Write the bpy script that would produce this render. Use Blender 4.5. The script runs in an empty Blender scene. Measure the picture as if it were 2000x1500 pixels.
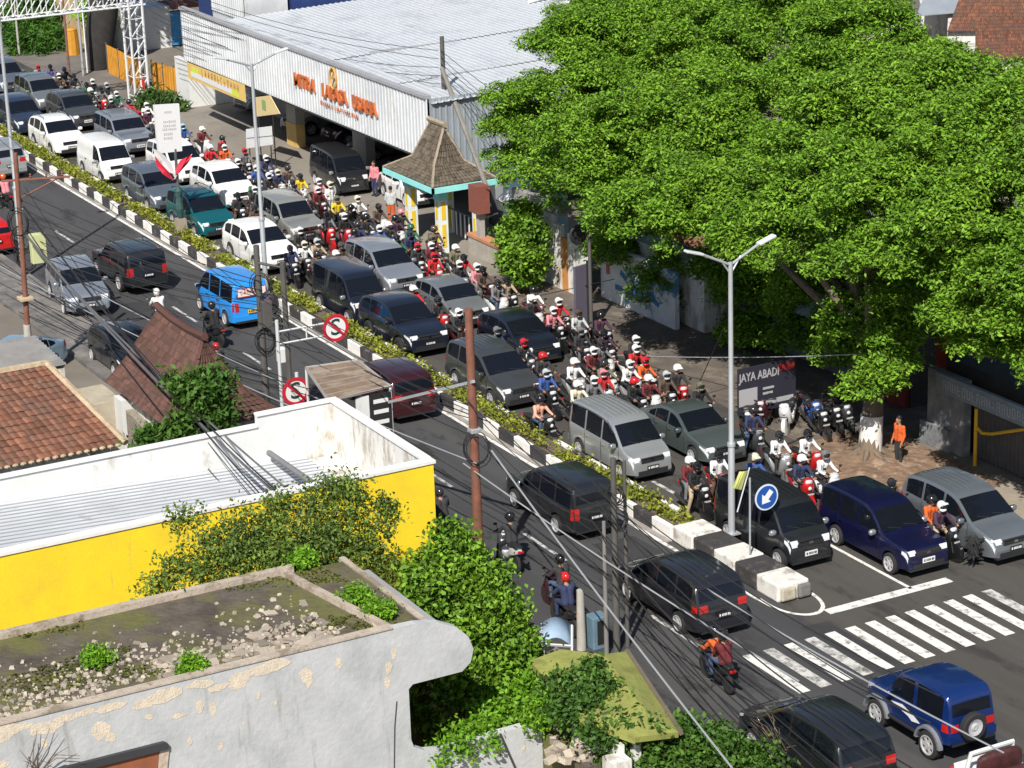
import bpy, math, random
import numpy as np
from mathutils import Vector, Matrix, Euler
random.seed(11); RNG = np.random.default_rng(5)
SC = bpy.context.scene
COL = SC.collection
R = math.radians
# ---------------------------------------------------------------- camera
CF, CPITCH, CROLL, CYAW, CH = 4842.65, 0.318907, -0.033840, 2.653407, 28.1638
def _axes():
    cp, sp = math.cos(CPITCH), math.sin(CPITCH)
    fw = np.array([math.cos(CYAW)*cp, math.sin(CYAW)*cp, -sp])
    rt = np.array([math.sin(CYAW), -math.cos(CYAW), 0.])
    up = np.cross(rt, fw); c, s = math.cos(CROLL), math.sin(CROLL)
    return fw, c*rt+s*up, -s*rt+c*up
FW, RT, UP = _axes()
cam = bpy.data.cameras.new('camera'); camo = bpy.data.objects.new('camera', cam); COL.objects.link(camo)
mw = Matrix.Identity(4)
for i in range(3):
    mw[i][0], mw[i][1], mw[i][2] = RT[i], UP[i], -FW[i]
mw[2][3] = CH
camo.matrix_world = mw
cam.sensor_width = 36; cam.lens = CF/2000*36; cam.clip_start = 1; cam.clip_end = 3000
SC.camera = camo
# ---------------------------------------------------------------- daylight
SUN = Vector((0.523, -0.474, 0.707)).normalized()
w = bpy.data.worlds.new('World'); SC.world = w; w.use_nodes = True
nt = w.node_tree; bg = nt.nodes['Background']
sky = nt.nodes.new('ShaderNodeTexSky'); sky.sky_type = 'NISHITA'; sky.sun_disc = False
sky.sun_elevation = math.asin(SUN.z); sky.sun_rotation = math.atan2(SUN.x, SUN.y)
nt.links.new(sky.outputs[0], bg.inputs[0]); bg.inputs[1].default_value = 0.068
sl = bpy.data.lights.new('sun', 'SUN'); sl.energy = 4.8; sl.angle = R(0.5); sl.color = (1, .95, .87)
so = bpy.data.objects.new('sun', sl); COL.objects.link(so); so.rotation_euler = SUN.to_track_quat('Z', 'Y').to_euler()
SC.view_settings.view_transform = 'Standard'; SC.view_settings.look = 'None'
SC.view_settings.exposure = 0.34; SC.view_settings.gamma = 1
SC.render.engine = 'CYCLES'
SC.cycles.max_bounces = 5; SC.cycles.diffuse_bounces = 2; SC.cycles.glossy_bounces = 3; SC.cycles.transparent_max_bounces = 6
SC.cycles.use_denoising = True
# ---------------------------------------------------------------- where a point of the place stands
def _ray(px, py): return FW + RT*((px-1000)/CF) + UP*((750-py)/CF)
def at(px, py, z=0.):
    d = _ray(px, py); t = (z-CH)/d[2]; return Vector((d[0]*t, d[1]*t, z))
def aty(px, py, y):
    d = _ray(px, py); t = y/d[1]; return Vector((d[0]*t, y, CH+d[2]*t))
def atx(px, py, x):
    d = _ray(px, py); t = x/d[0]; return Vector((x, d[1]*t, CH+d[2]*t))
# ---------------------------------------------------------------- materials
MATS = {}
def M(name, col, rough=.65, metal=0., var=.12, vs=1.5, bump=0., bs=25., coat=0., c2=None, c2s=.6, c2t=.55, c2w=.05,
      stretch=None, c3=None, clump=None, spec=.5, emit=None, trans=0., island=0.):
    if name in MATS: return MATS[name]
    m = bpy.data.materials.new(name); m.use_nodes = True; MATS[name] = m
    n = m.node_tree.nodes; L = m.node_tree.links; b = n['Principled BSDF']
    b.inputs['Roughness'].default_value = rough; b.inputs['Metallic'].default_value = metal
    b.inputs['Coat Weight'].default_value = coat; b.inputs['Coat Roughness'].default_value = .08
    b.inputs['Specular IOR Level'].default_value = spec
    c = (*col, 1)
    tc = n.new('ShaderNodeTexCoord'); src = tc.outputs['Object']
    if stretch:
        mp = n.new('ShaderNodeMapping'); mp.inputs['Scale'].default_value = stretch; L.new(src, mp.inputs[0]); src = mp.outputs[0]
    out = None
    if var > 0 or island > 0:
        mx = n.new('ShaderNodeMix'); mx.data_type = 'RGBA'
        v = max(var, island)
        mx.inputs[6].default_value = (*[x*(1-v) for x in col], 1); mx.inputs[7].default_value = (*[min(1, x*(1+v)) for x in col], 1)
        if island > 0:
            g = n.new('ShaderNodeNewGeometry'); L.new(g.outputs['Random Per Island'], mx.inputs[0])
        else:
            t = n.new('ShaderNodeTexNoise'); t.inputs['Scale'].default_value = vs; t.inputs['Detail'].default_value = 6
            t.inputs['Roughness'].default_value = .65; L.new(src, t.inputs[0])
            mr = n.new('ShaderNodeMapRange'); mr.inputs[1].default_value = .3; mr.inputs[2].default_value = .7
            L.new(t.outputs[0], mr.inputs[0]); L.new(mr.outputs[0], mx.inputs[0])
        out = mx.outputs[2]
    if c2:
        t = n.new('ShaderNodeTexNoise'); t.inputs['Scale'].default_value = c2s; t.inputs['Detail'].default_value = 7
        t.inputs['Roughness'].default_value = .7; L.new(src, t.inputs[0])
        mr = n.new('ShaderNodeMapRange'); mr.inputs[1].default_value = c2t-c2w; mr.inputs[2].default_value = c2t+c2w; L.new(t.outputs[0], mr.inputs[0])
        mx = n.new('ShaderNodeMix'); mx.data_type = 'RGBA'
        if out: L.new(out, mx.inputs[6])
        else: mx.inputs[6].default_value = c
        mx.inputs[7].default_value = (*c2, 1); L.new(mr.outputs[0], mx.inputs[0]); out = mx.outputs[2]
    if c3:     # one more layer of stains with a shape of their own: colour, scale, threshold, softness, stretch
        mp = n.new('ShaderNodeMapping'); mp.inputs['Scale'].default_value = c3[4]; L.new(tc.outputs['Object'], mp.inputs[0])
        t = n.new('ShaderNodeTexNoise'); t.inputs['Scale'].default_value = c3[1]; t.inputs['Detail'].default_value = 8; t.inputs['Roughness'].default_value = .72; L.new(mp.outputs[0], t.inputs[0])
        mr = n.new('ShaderNodeMapRange'); mr.inputs[1].default_value = c3[2]-c3[3]; mr.inputs[2].default_value = c3[2]+c3[3]; mr.inputs[4].default_value = .85; L.new(t.outputs[0], mr.inputs[0])
        mx = n.new('ShaderNodeMix'); mx.data_type = 'RGBA'
        if out: L.new(out, mx.inputs[6])
        else: mx.inputs[6].default_value = c
        mx.inputs[7].default_value = (*c3[0], 1); L.new(mr.outputs[0], mx.inputs[0]); out = mx.outputs[2]
    if clump:  # slow drift of tone from one bough to the next
        t = n.new('ShaderNodeTexNoise'); t.inputs['Scale'].default_value = clump[1]; t.inputs['Detail'].default_value = 3; L.new(tc.outputs['Object'], t.inputs[0])
        mr = n.new('ShaderNodeMapRange'); mr.inputs[1].default_value = .38; mr.inputs[2].default_value = .62; L.new(t.outputs[0], mr.inputs[0])
        mx = n.new('ShaderNodeMix'); mx.data_type = 'RGBA'; mx.blend_type = 'MULTIPLY'; mx.inputs[0].default_value = 1; m2 = n.new('ShaderNodeMix'); m2.data_type = 'RGBA'; m2.inputs[6].default_value = (1, 1, 1, 1); m2.inputs[7].default_value = (*clump[0], 1)
        L.new(mr.outputs[0], m2.inputs[0]); L.new(out, mx.inputs[6]); L.new(m2.outputs[2], mx.inputs[7]); out = mx.outputs[2]
    if out: L.new(out, b.inputs['Base Color'])
    else: b.inputs['Base Color'].default_value = c
    if bump:
        t = n.new('ShaderNodeTexNoise'); t.inputs['Scale'].default_value = bs; t.inputs['Detail'].default_value = 5; L.new(src, t.inputs[0])
        bp = n.new('ShaderNodeBump'); bp.inputs['Strength'].default_value = bump; bp.inputs['Distance'].default_value = .05
        L.new(t.outputs[0], bp.inputs['Height']); L.new(bp.outputs[0], b.inputs['Normal'])
    if emit:
        b.inputs['Emission Color'].default_value = (*emit[:3], 1); b.inputs['Emission Strength'].default_value = emit[3]
    if trans:
        tr = n.new('ShaderNodeBsdfTranslucent'); ms = n.new('ShaderNodeMixShader'); ms.inputs[0].default_value = trans
        if out: L.new(out, tr.inputs[0])
        else: tr.inputs[0].default_value = c
        L.new(b.outputs[0], ms.inputs[1]); L.new(tr.outputs[0], ms.inputs[2]); L.new(ms.outputs[0], n['Material Output'].inputs[0])
    return m
# ---------------------------------------------------------------- things, parts
ORG = {}
def props(o, label=None, cat=None, group=None, kind=None):
    if label: o['label'] = label
    if cat: o['category'] = cat
    if group: o['group'] = group
    if kind: o['kind'] = kind
    return o
def thing(name, label, cat, loc=(0, 0, 0), rz=0., group=None):
    o = bpy.data.objects.new(name, None); COL.objects.link(o); o.location = loc; o.rotation_euler = (0, 0, rz)
    o.empty_display_size = .3
    ORG[o.name] = Vector(loc)
    return props(o, label, cat, group)
class MB:
    def __init__(s, m=None): s.v = []; s.f = []; s.mi = []; s.mats = []; s.c = 0; s.use(m) if m else None
    def use(s, m):
        if m not in s.mats: s.mats.append(m)
        s.c = s.mats.index(m); return s
    def face(s, *pts):
        k = len(s.v); s.v += [tuple(p) for p in pts]; s.f.append(tuple(range(k, k+len(pts)))); s.mi.append(s.c); return s
    def mesh(s, vs, fs):
        k = len(s.v); s.v += [tuple(p) for p in vs]
        for f in fs: s.f.append(tuple(i+k for i in f)); s.mi.append(s.c)
        return s
    def box(s, c, d, rz=0., rx=0., ry=0., tap=1.):
        x, y, z = d[0]/2, d[1]/2, d[2]/2
        vs = [Vector((a*x*(tap if e > 0 else 1), b*y*(tap if e > 0 else 1), e*z)) for e in (-1, 1) for a, b in ((-1, -1), (1, -1), (1, 1), (-1, 1))]
        if rz or rx or ry:
            m = Euler((rx, ry, rz)).to_matrix(); vs = [m @ v for v in vs]
        c = Vector(c)
        return s.mesh([v+c for v in vs], [(3, 2, 1, 0), (4, 5, 6, 7), (0, 1, 5, 4), (1, 2, 6, 5), (2, 3, 7, 6), (3, 0, 4, 7)])
    def span(s, a, b):
        return s.box([(a[i]+b[i])/2 for i in range(3)], [abs(b[i]-a[i]) for i in range(3)])
    def extr(s, pts, vec):
        n = len(pts); v = Vector(vec); pts = [Vector(p) for p in pts]
        return s.mesh(pts+[p+v for p in pts], [tuple(range(n-1, -1, -1)), tuple(range(n, 2*n))]+[(i, (i+1) % n, n+(i+1) % n, n+i) for i in range(n)])
    def tube(s, pts, r, n=6, caps=True, r1=None):
        pts = [Vector(p) for p in pts]; N = len(pts); vs = []; prev = None
        for i, p in enumerate(pts):
            t = (pts[min(i+1, N-1)]-pts[max(i-1, 0)])
            if t.length < 1e-9: t = Vector((0, 0, 1))
            t.normalize()
            a = t.orthogonal() if prev is None else (prev - t*prev.dot(t))
            if a.length < 1e-6: a = t.orthogonal()
            a.normalize(); prev = a; b = t.cross(a)
            rr = (r[i] if isinstance(r, (list, tuple)) else (r if r1 is None else r+(r1-r)*i/(N-1)))
            vs += [p+(a*math.cos(q)+b*math.sin(q))*rr for q in (2*math.pi*j/n for j in range(n))]
        fs = [(i*n+j, i*n+(j+1) % n, (i+1)*n+(j+1) % n, (i+1)*n+j) for i in range(N-1) for j in range(n)]
        if caps: fs += [tuple(range(n-1, -1, -1)), tuple((N-1)*n+j for j in range(n))]
        return s.mesh(vs, fs)
    def lathe(s, prof, n=16, c=(0, 0, 0), axis='z', caps=True):
        vs = []; N = len(prof); c = Vector(c)
        for (r, z) in prof:
            for j in range(n):
                q = 2*math.pi*j/n; x, y = r*math.cos(q), r*math.sin(q)
                vs.append(c+(Vector((x, y, z)) if axis == 'z' else Vector((x, z, y)) if axis == 'y' else Vector((z, x, y))))
        fs = [(i*n+j, i*n+(j+1) % n, (i+1)*n+(j+1) % n, (i+1)*n+j) for i in range(N-1) for j in range(n)]
        if caps: fs += [tuple(range(n-1, -1, -1)), tuple((N-1)*n+j for j in range(n))]
        return s.mesh(vs, fs)
    def ball(s, c, r, n=12, k=8, p=1., rz=0., ry=0.):
        r = (r, r, r) if isinstance(r, (int, float)) else r; c = Vector(c); vs = []
        m = Euler((0, ry, rz)).to_matrix()
        g = lambda x: math.copysign(abs(x)**p, x)
        for i in range(k+1):
            a = math.pi*i/k
            for j in range(n):
                q = 2*math.pi*j/n
                vs.append(c+m @ Vector((r[0]*g(math.sin(a))*g(math.cos(q)), r[1]*g(math.sin(a))*g(math.sin(q)), r[2]*g(math.cos(a)))))
        return s.mesh(vs, [(i*n+j, (i+1)*n+j, (i+1)*n+(j+1) % n, i*n+(j+1) % n) for i in range(k) for j in range(n)])
    def data(s, name, org=None, smooth=False, ang=38):
        me = bpy.data.meshes.new(name); o = Vector(org) if org is not None else Vector((0, 0, 0))
        me.from_pydata([(v[0]-o.x, v[1]-o.y, v[2]-o.z) for v in s.v], [], s.f)
        for m in s.mats: me.materials.append(m)
        if len(s.mats) > 1: me.polygons.foreach_set('material_index', s.mi)
        if smooth:
            me.polygons.foreach_set('use_smooth', [True]*len(me.polygons))
            me.set_sharp_from_angle(angle=R(ang))
        me.validate(); me.update()
        return me
    def build(s, name, parent=None, base=None, smooth=False, bevel=0., ang=38):
        org = ORG[parent.name] if parent is not None else (Vector(base) if base is not None else Vector((0, 0, 0)))
        o = bpy.data.objects.new(name, s.data(name, org, smooth, ang)); COL.objects.link(o)
        if parent is not None: o.parent = parent
        else: o.location = org
        ORG[o.name] = org
        if bevel:
            b = o.modifiers.new('bevel', 'BEVEL'); b.width = bevel; b.segments = 2; b.limit_method = 'ANGLE'; b.angle_limit = R(40)
        return o
def link(name, me, parent=None, loc=(0, 0, 0), rz=0., mats=None):
    o = bpy.data.objects.new(name, me); COL.objects.link(o); o.location = loc; o.rotation_euler = (0, 0, rz)
    if parent is not None: o.parent = parent
    for i, m in (mats or {}).items():
        o.material_slots[i].link = 'OBJECT'; o.material_slots[i].material = m
    return o
def text_pts(txt, size, mat, depth=.02):
    c = bpy.data.curves.new('text', 'FONT'); c.body = txt; c.size = size; c.extrude = depth; c.align_x = 'CENTER'; c.align_y = 'CENTER'; c.resolution_u = 2; c.offset = size*.01
    o = bpy.data.objects.new('text', c); COL.objects.link(o)
    dg = bpy.context.evaluated_depsgraph_get(); dg.update()
    me = bpy.data.meshes.new_from_object(o.evaluated_get(dg))
    vs = [v.co.copy() for v in me.vertices]; fs = [tuple(p.vertices) for p in me.polygons]
    bpy.data.objects.remove(o); bpy.data.meshes.remove(me)
    return vs, fs
def add_text(mb, txt, size, c, xdir, ydir, sx=1., depth=.02):
    """lettering standing on a plane: xdir = reading direction, ydir = up of the letters"""
    vs, fs = text_pts(txt, size, None, depth); c = Vector(c); X = Vector(xdir).normalized(); Y = Vector(ydir).normalized(); Z = X.cross(Y)
    mb.mesh([c+X*v.x*sx+Y*v.y+Z*v.z for v in vs], fs)
GR = random.Random(77)
def glyphs(mb, c, X, Y, n, h, adv, dep=.008):
    """a line of worn, unreadable letters: every one a few crossing strokes"""
    c, X, Y = Vector(c), Vector(X).normalized(), Vector(Y).normalized(); Z = X.cross(Y)
    st = dict(l=(0, 0, 0, 1), r=(.6, 0, .6, 1), t=(0, 1, .6, 1), m=(0, .5, .6, .5), b=(0, 0, .6, 0), d=(0, 1, .6, 0), u=(0, 0, .3, 1), v=(.3, 1, .6, 0))
    for k in range(n):
        for q in GR.choice(['ltm', 'ltmr', 'lb', 'lrm', 'ltb', 'uvm', 'ldr', 'ltbr', 'lmb', 'lrb', 'tmb']):
            a = st[q]; p0 = c+X*(k*adv+a[0]*h*.75)+Y*a[1]*h; p1 = c+X*(k*adv+a[2]*h*.75)+Y*a[3]*h; d = (p1-p0).normalized(); s_ = Z.cross(d)*h*.07
            mb.extr([p0-s_, p1-s_, p1+s_, p0+s_], Z*dep)
# ================================================================ SETTING: ground, roads, median
asph = M('asphalt', (.052, .052, .055), .85, var=.22, vs=.5, bump=.25, bs=60, c2=(.075, .073, .071), c2s=.3, c2t=.55, c2w=.1, stretch=(.12, 1, 1), c3=((.027, .027, .028), .7, .57, .03, (.35, 1, 1)))
asph2 = M('asphalt_brown', (.065, .06, .054), .85, var=.22, vs=.5, bump=.25, bs=60, c2=(.085, .078, .069), c2s=.3, c2t=.55, c2w=.1, stretch=(.12, 1, 1), c3=((.034, .031, .029), .7, .57, .04, (.35, 1, 1)))
conc = M('paving', (.26, .235, .2), .9, var=.2, vs=.7, bump=.3, bs=12, c2=(.17, .15, .13), c2s=.35, c2t=.55, c2w=.1)
pathm = M('old_sidewalk', (.2, .185, .17), .9, var=.25, vs=1.2, bump=.4, bs=8, c2=(.11, .105, .1), c2s=.7, c2t=.52, c2w=.1)
soil = M('soil', (.2, .13, .085), .95, var=.35, vs=2., bump=.8, bs=9, c2=(.33, .24, .17), c2s=1.8, c2t=.58, c2w=.05)
grnd = M('ground', (.17, .15, .125), .95, var=.3, vs=.15, bump=.3, bs=6)
paint = M('road_paint', (.74, .73, .69), .7, var=.1, vs=3, c2=(.2, .19, .18), c2s=3., c2t=.585, c2w=.07)
paint_old = M('worn_road_paint', (.62, .61, .58), .75, var=.1, vs=3, c2=(.12, .115, .11), c2s=3., c2t=.52, c2w=.09)
def sheet(name, pts, z, m, kind='structure', label=None):
    b = MB(m); b.face(*[(p[0], p[1], z) for p in pts]); return props(b.build(name), label, None, None, kind)
sheet('ground', [(-900, -500), (200, -500), (200, 900), (-900, 900)], -.012, grnd)
sheet('roadway', [(-320, 29.9), (10, 29.9), (10, 36.8), (-320, 36.8)], 0, asph)
sheet('opposite_roadway', [(-320, 36.8), (10, 36.8), (10, 45.0), (-140, 45.0), (-320, 45.0)], 0, asph2)
sheet('forecourt', [(-131, 45.0), (-88.5, 45.0), (-88.5, 54), (-131, 54)], .004, conc)
sheet('cross_street', [(-182, 45.0), (-131, 45.0), (-131, 51), (-150, 51), (-152, 75), (-160, 75), (-162, 51), (-182, 51)], .002, M('cross_asphalt', (.16, .145, .13), .9, var=.2, vs=.5, bump=.2, bs=20))
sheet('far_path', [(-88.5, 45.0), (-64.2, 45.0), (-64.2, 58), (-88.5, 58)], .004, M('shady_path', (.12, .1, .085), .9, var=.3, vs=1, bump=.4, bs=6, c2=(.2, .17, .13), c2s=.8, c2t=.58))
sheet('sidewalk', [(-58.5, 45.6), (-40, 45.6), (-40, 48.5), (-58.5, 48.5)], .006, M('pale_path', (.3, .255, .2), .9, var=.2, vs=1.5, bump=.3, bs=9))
# the trodden soil round the tree, lumpy
def soil_patch():
    b = MB(soil); nx, ny = 40, 26; x0, x1, y0, y1 = -64.3, -57.6, 43.9, 48.2; vs = []
    for j in range(ny+1):
        for i in range(nx+1):
            x = x0+(x1-x0)*i/nx; y = y0+(y1-y0)*j/ny
            e = min(i, nx-i)/nx*2*min(j, ny-j)/ny*2
            d = math.hypot(x+61.7, (y-45.9))
            vs.append((x+random.uniform(-.06, .06), y+random.uniform(-.06, .06), .008+min(.05, e*.5)*random.random()+max(0, .28-.12*d)*(1 if e > 0 else 0)))
    b.mesh(vs, [(j*(nx+1)+i, j*(nx+1)+i+1, (j+1)*(nx+1)+i+1, (j+1)*(nx+1)+i) for j in range(ny) for i in range(nx)])
    return props(b.build('soil', smooth=False), None, None, None, 'structure')
soil_patch()
def kerb(name, pts, h, m):
    b = MB(m); b.extr([(p[0], p[1], -.01) for p in pts], (0, 0, h+.01)); return props(b.build(name), None, None, None, 'structure')
kerb('pavement', [(-140, 27.6), (-40, 27.6), (-40, 29.9), (-140, 29.9)], .13, pathm)
# painted lines
for (x0, x1, y0, y1) in ((-79, -74.5, 33.6, 35.2), (-93.5, -91, 30.6, 32.6), (-66.5, -61, 30.3, 31.4), (-56.5, -54.8, 42.3, 44.4), (-52, -46, 36.4, 37.3), (-60.4, -58.6, 34.6, 36.1)):
    sheet('road_patch', [(x0, y0), (x1, y0+.05), (x1-.1, y1), (x0+.08, y1-.06)], .0025, M('patch_asphalt', (.036, .036, .038), .9, var=.25, vs=1.2, bump=.3, bs=50))
def stripes():
    b = MB(paint)
    def rect(x0, x1, y0, y1, z=.006, m=paint): b.use(m); b.face((x0, y0, z), (x1, y0, z), (x1, y1, z), (x0, y1, z))
    rect(-190, -54.2, 36.42, 36.56)
    rect(-190, -54.6, 37.98, 38.06)
    # rounded end round the island
    pts = []
    for k in range(15):
        a = -math.pi/2+math.pi*k/14
        pts.append((-54.2+1.75*max(0, math.cos(a))**.8, 37.26+.82*math.sin(a)))
    for (p, q) in zip(pts, pts[1:]):
        c = Vector((-54.4, 37.26, 0)); P = Vector((*p, .006)); Q = Vector((*q, .006))
        pi = P-(P-c).normalized()*.15; qi = Q-(Q-c).normalized()*.15
        b.use(paint).face((P.x, P.y, .006), (Q.x, Q.y, .006), (qi.x, qi.y, .006), (pi.x, pi.y, .006))
    x = -54.9; k = 0
    while x > -190:      # left lane dashes, 3 m long
        rect(x, x+2.6, 33.27, 33.39, m=paint_old); x -= 7.4
    x = -57.0
    rect(-63.5, -52.5, 40.52, 40.64)
    x = -69
    while x > -190: rect(x, x+2.6, 40.52, 40.64, m=paint_old); x -= 7.4
    rect(-52.62, -52.25, 37.6, 41.9)
    # arrow in the lane
    rect(-64.0, -61.6, 38.93, 39.07, m=paint_old)
    b.use(paint_old).face((-61.6, 38.75, .006), (-60.8, 39.0, .006), (-61.6, 39.25, .006))
    return props(b.build('lane_markings'), None, None, None, 'structure')
stripes()
def zebra():
    b = MB()
    ys = np.linspace(33.95, 42.1, 13)
    for i, y in enumerate(ys):
        m = paint_old if i in (1, 3, 12) else paint
        b.use(m).face((-51.25, y, .0065), (-48.5, y-.02, .0065), (-48.5, y+.33, .0065), (-51.25, y+.35, .0065))
    return props(b.build('crosswalk'), None, None, None, 'structure')
zebra()
# ---------------------------------------------------------------- median island
kw = M('kerb_white', (.78, .76, .72), .8, var=.08, vs=4, c2=(.42, .39, .35), c2s=2.2, c2t=.62, c2w=.05)
kb = M('kerb_black', (.045, .042, .042), .8, var=.3, vs=4, c2=(.16, .14, .13), c2s=3, c2t=.62, c2w=.06)
earth = M('island_soil', (.13, .1, .07), .95, var=.3, vs=3, bump=.4)
isl = thing('median_island', 'long planted median kerbed in black and white blocks between the two roadways', 'median', (-100, 37.3, 0))
X0, X1 = -172.0, -59.3
b = MB(kw); x = X1; k = 1
while x > X0:
    b.use(kw if k % 2 else kb)
    b.span((x-1.10, 36.74, 0), (x, 36.92, .46)); x -= 1.10; k += 1
b.build('kerb', isl, bevel=.02)
b = MB(kw); x = X1; k = 0
while x > X0:
    b.use(kw if k % 2 else kb)
    b.span((x-1.10, 37.72, 0), (x, 37.88, .44)); x -= 1.10; k += 1
b.build('kerb', isl, bevel=.02)
MB(earth).span((X0, 36.92, 0), (X1, 37.72, .36)).build('planting_bed', isl)
b = MB(M('cement_gutter', (.3, .28, .26), .9, var=.2, vs=2)); b.span((X0, 36.57, 0), (X1, 36.74, .05)); b.build('gutter', isl)
nose = thing('median_end_block', 'heavy concrete end blocks painted white and black at the tip of the median', 'concrete block', (-56.5, 37.35, 0))
kwd = M('block_white', (.7, .68, .63), .85, var=.12, vs=3, c2=(.36, .33, .29), c2s=1.6, c2t=.58, c2w=.06, c3=((.25, .22, .19), 2.5, .64, .03, (1, 1, .4)))
for i in range(5):
    b = MB(kwd if i % 2 == 0 else kb); b.span((-59.25+i*1.12, 36.78, 0), (-59.25+i*1.12+1.10, 37.86, .54))
    if i == 4:
        b.use(M('bare_cement', (.42, .37, .29), .9, var=.3, vs=4)).span((-53.668, 36.85, .05), (-53.55, 37.35, .44))
        b.use(M('old_box', (.16, .15, .145), .8, var=.3, vs=3)).span((-53.668, 37.42, .05), (-53.52, 37.84, .46))
    b.build('block', nose, bevel=.06)
# ================================================================ FOLIAGE
def leafmat(name, col, trans=.3, isl=.45, rough=.55, clump=((.72, .78, .95), .9)):
    return M(name, col, rough, island=isl, var=0, trans=trans, spec=.25, clump=clump)
def leaf_data(name, m, C, k, spread, lw, up=.5, fold=.12, seed=1, droop=0., prefn=None):
    """C: (N,3) sprig centres; k leaflets each, length/width lw"""
    g = np.random.default_rng(seed); N = len(C)*k
    P = np.repeat(C, k, 0)+g.normal(0, 1, (N, 3))*np.array(spread)
    n = g.normal(0, 1, (N, 3)); n[:, 2] = np.abs(n[:, 2])*.6+up
    if prefn is not None: n += np.repeat(prefn, k, 0)
    n /= np.linalg.norm(n, axis=1)[:, None]
    t = g.normal(0, 1, (N, 3)); t[:, 2] -= droop; t -= n*(t*n).sum(1)[:, None]; t /= np.linalg.norm(t, axis=1)[:, None]
    s = np.cross(n, t); sc = g.uniform(.7, 1.25, (N, 1)); l, wd = lw[0]*sc, lw[1]*sc
    V = np.empty((N, 4, 3)); V[:, 0] = P-t*l*.5; V[:, 2] = P+t*l*.5
    V[:, 1] = P+s*wd*.5+n*wd*fold+t*l*.05; V[:, 3] = P-s*wd*.5+n*wd*fold+t*l*.05
    me = bpy.data.meshes.new(name); me.vertices.add(N*4); me.vertices.foreach_set('co', V.astype(np.float32).ravel())
    me.loops.add(N*4); me.loops.foreach_set('vertex_index', np.arange(N*4, dtype=np.int32))
    me.polygons.add(N); me.polygons.foreach_set('loop_start', np.arange(0, N*4, 4, dtype=np.int32)); me.polygons.foreach_set('loop_total', np.full(N, 4, np.int32))
    me.materials.append(m); me.update(calc_edges=True); return me
def shell(lobes, nclump, per, crad, seed=1, inner=.62, flat=.75, under=.35):
    """clump centres over the shells of several ellipsoids, then sprigs in each clump"""
    g = np.random.default_rng(seed); out = []
    A = np.array([l[3]*l[4] if len(l) > 4 else l[3]**2 for l in lobes], float); A /= A.sum()
    L = np.array([[l[0], l[1], l[2], l[3], l[3], (l[4] if len(l) > 4 else l[3]*.75)] for l in lobes], float)
    while len(out) < nclump:
        i = g.choice(len(L), p=A); d = g.normal(0, 1, 3); d /= np.linalg.norm(d)
        if d[2] < -.2 and g.random() > under: continue
        p = L[i, :3]+d*L[i, 3:]*g.uniform(inner, 1.04)
        q = ((p-L[:, :3])/L[:, 3:]); q = np.sqrt((q**2).sum(1)); q[i] = 9
        if q.min() < .72 and g.random() < .8: continue
        out.append(p)
    C = np.repeat(np.array(out), per, 0)
    rr = np.repeat(g.uniform(.6, 1.3, nclump), per)[:, None]
    return C+g.normal(0, 1, C.shape)*np.array([crad, crad, crad*flat])*rr
def leafpart(name, me, parent, off=None):
    o = bpy.data.objects.new(name, me); COL.objects.link(o)
    if parent is not None:
        o.parent = parent; ORG[o.name] = ORG[parent.name]
        v = np.empty(len(me.vertices)*3, np.float32); me.vertices.foreach_get('co', v); v = v.reshape(-1, 3)-np.array(ORG[parent.name], np.float32)
        me.vertices.foreach_set('co', v.ravel()); me.update()
    return o
bark = M('bark', (.16, .12, .085), .9, var=.35, vs=6, bump=.6, bs=14, stretch=(1, 1, .25))
barkd = M('dark_bark', (.07, .055, .042), .9, var=.35, vs=6, bump=.6, bs=14, stretch=(1, 1, .25))
whitewash = M('whitewash', (.72, .7, .66), .85, var=.1, vs=5, c2=(.4, .37, .33), c2s=4, c2t=.62)
def limbs(b, base, tips, r0, seed=1):
    g = random.Random(seed)
    for t in tips:
        t = Vector(t); base_ = Vector(base); mid = base_.lerp(t, .5)+Vector((g.uniform(-.4, .4), g.uniform(-.4, .4), g.uniform(.1, .6)))
        b.tube([base_, base_.lerp(mid, .5)+Vector((g.uniform(-.1, .1), g.uniform(-.1, .1), 0)), mid, t], [r0, r0*.8, r0*.55, r0*.18], 7)
        for k in range(3):
            p = mid.lerp(t, g.uniform(0, .7)); e = p+Vector((g.uniform(-1, 1), g.uniform(-1, 1), g.uniform(.1, .9)))
            b.tube([p, p.lerp(e, .5)+Vector((0, 0, .1)), e], [r0*.28, r0*.2, r0*.07], 5)
lf_big = leafmat('tree_leaf', (.165, .31, .024), .2, .55, clump=((.76, .82, .85), .45))
def sublobes(lobes, per_r, seed, flat=.72):
    """break every crown lobe into many small leafy domes standing on its shell, so that gaps and ledges show between them"""
    g = np.random.default_rng(seed); out = []; L = np.array([l[:4] for l in lobes]); Z = np.array([l[4] for l in lobes])
    for i, l in enumerate(lobes):
        n = max(5, int(per_r*l[3]**2)); k = 0
        while k < n:
            d = g.normal(0, 1, 3); d /= np.linalg.norm(d)
            if d[2] < -.55: continue
            p = np.array(l[:3])+d*np.array([l[3], l[3], l[4]])*g.uniform(.66, 1.1); k += 1
            q = np.sqrt((((p-L[:, :3])/np.stack([L[:, 3], L[:, 3], Z], 1))**2).sum(1)); q[i] = 9
            if q.min() < .62: continue
            if math.sin(p[0]*1.9+seed)+math.sin(p[1]*2.3+p[2]*1.1)+math.sin(p[2]*2.7-p[0]*.8) > .95: continue
            r = g.uniform(.38, .95); out.append((p[0], p[1], p[2], r, r*flat))
    return out
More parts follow.
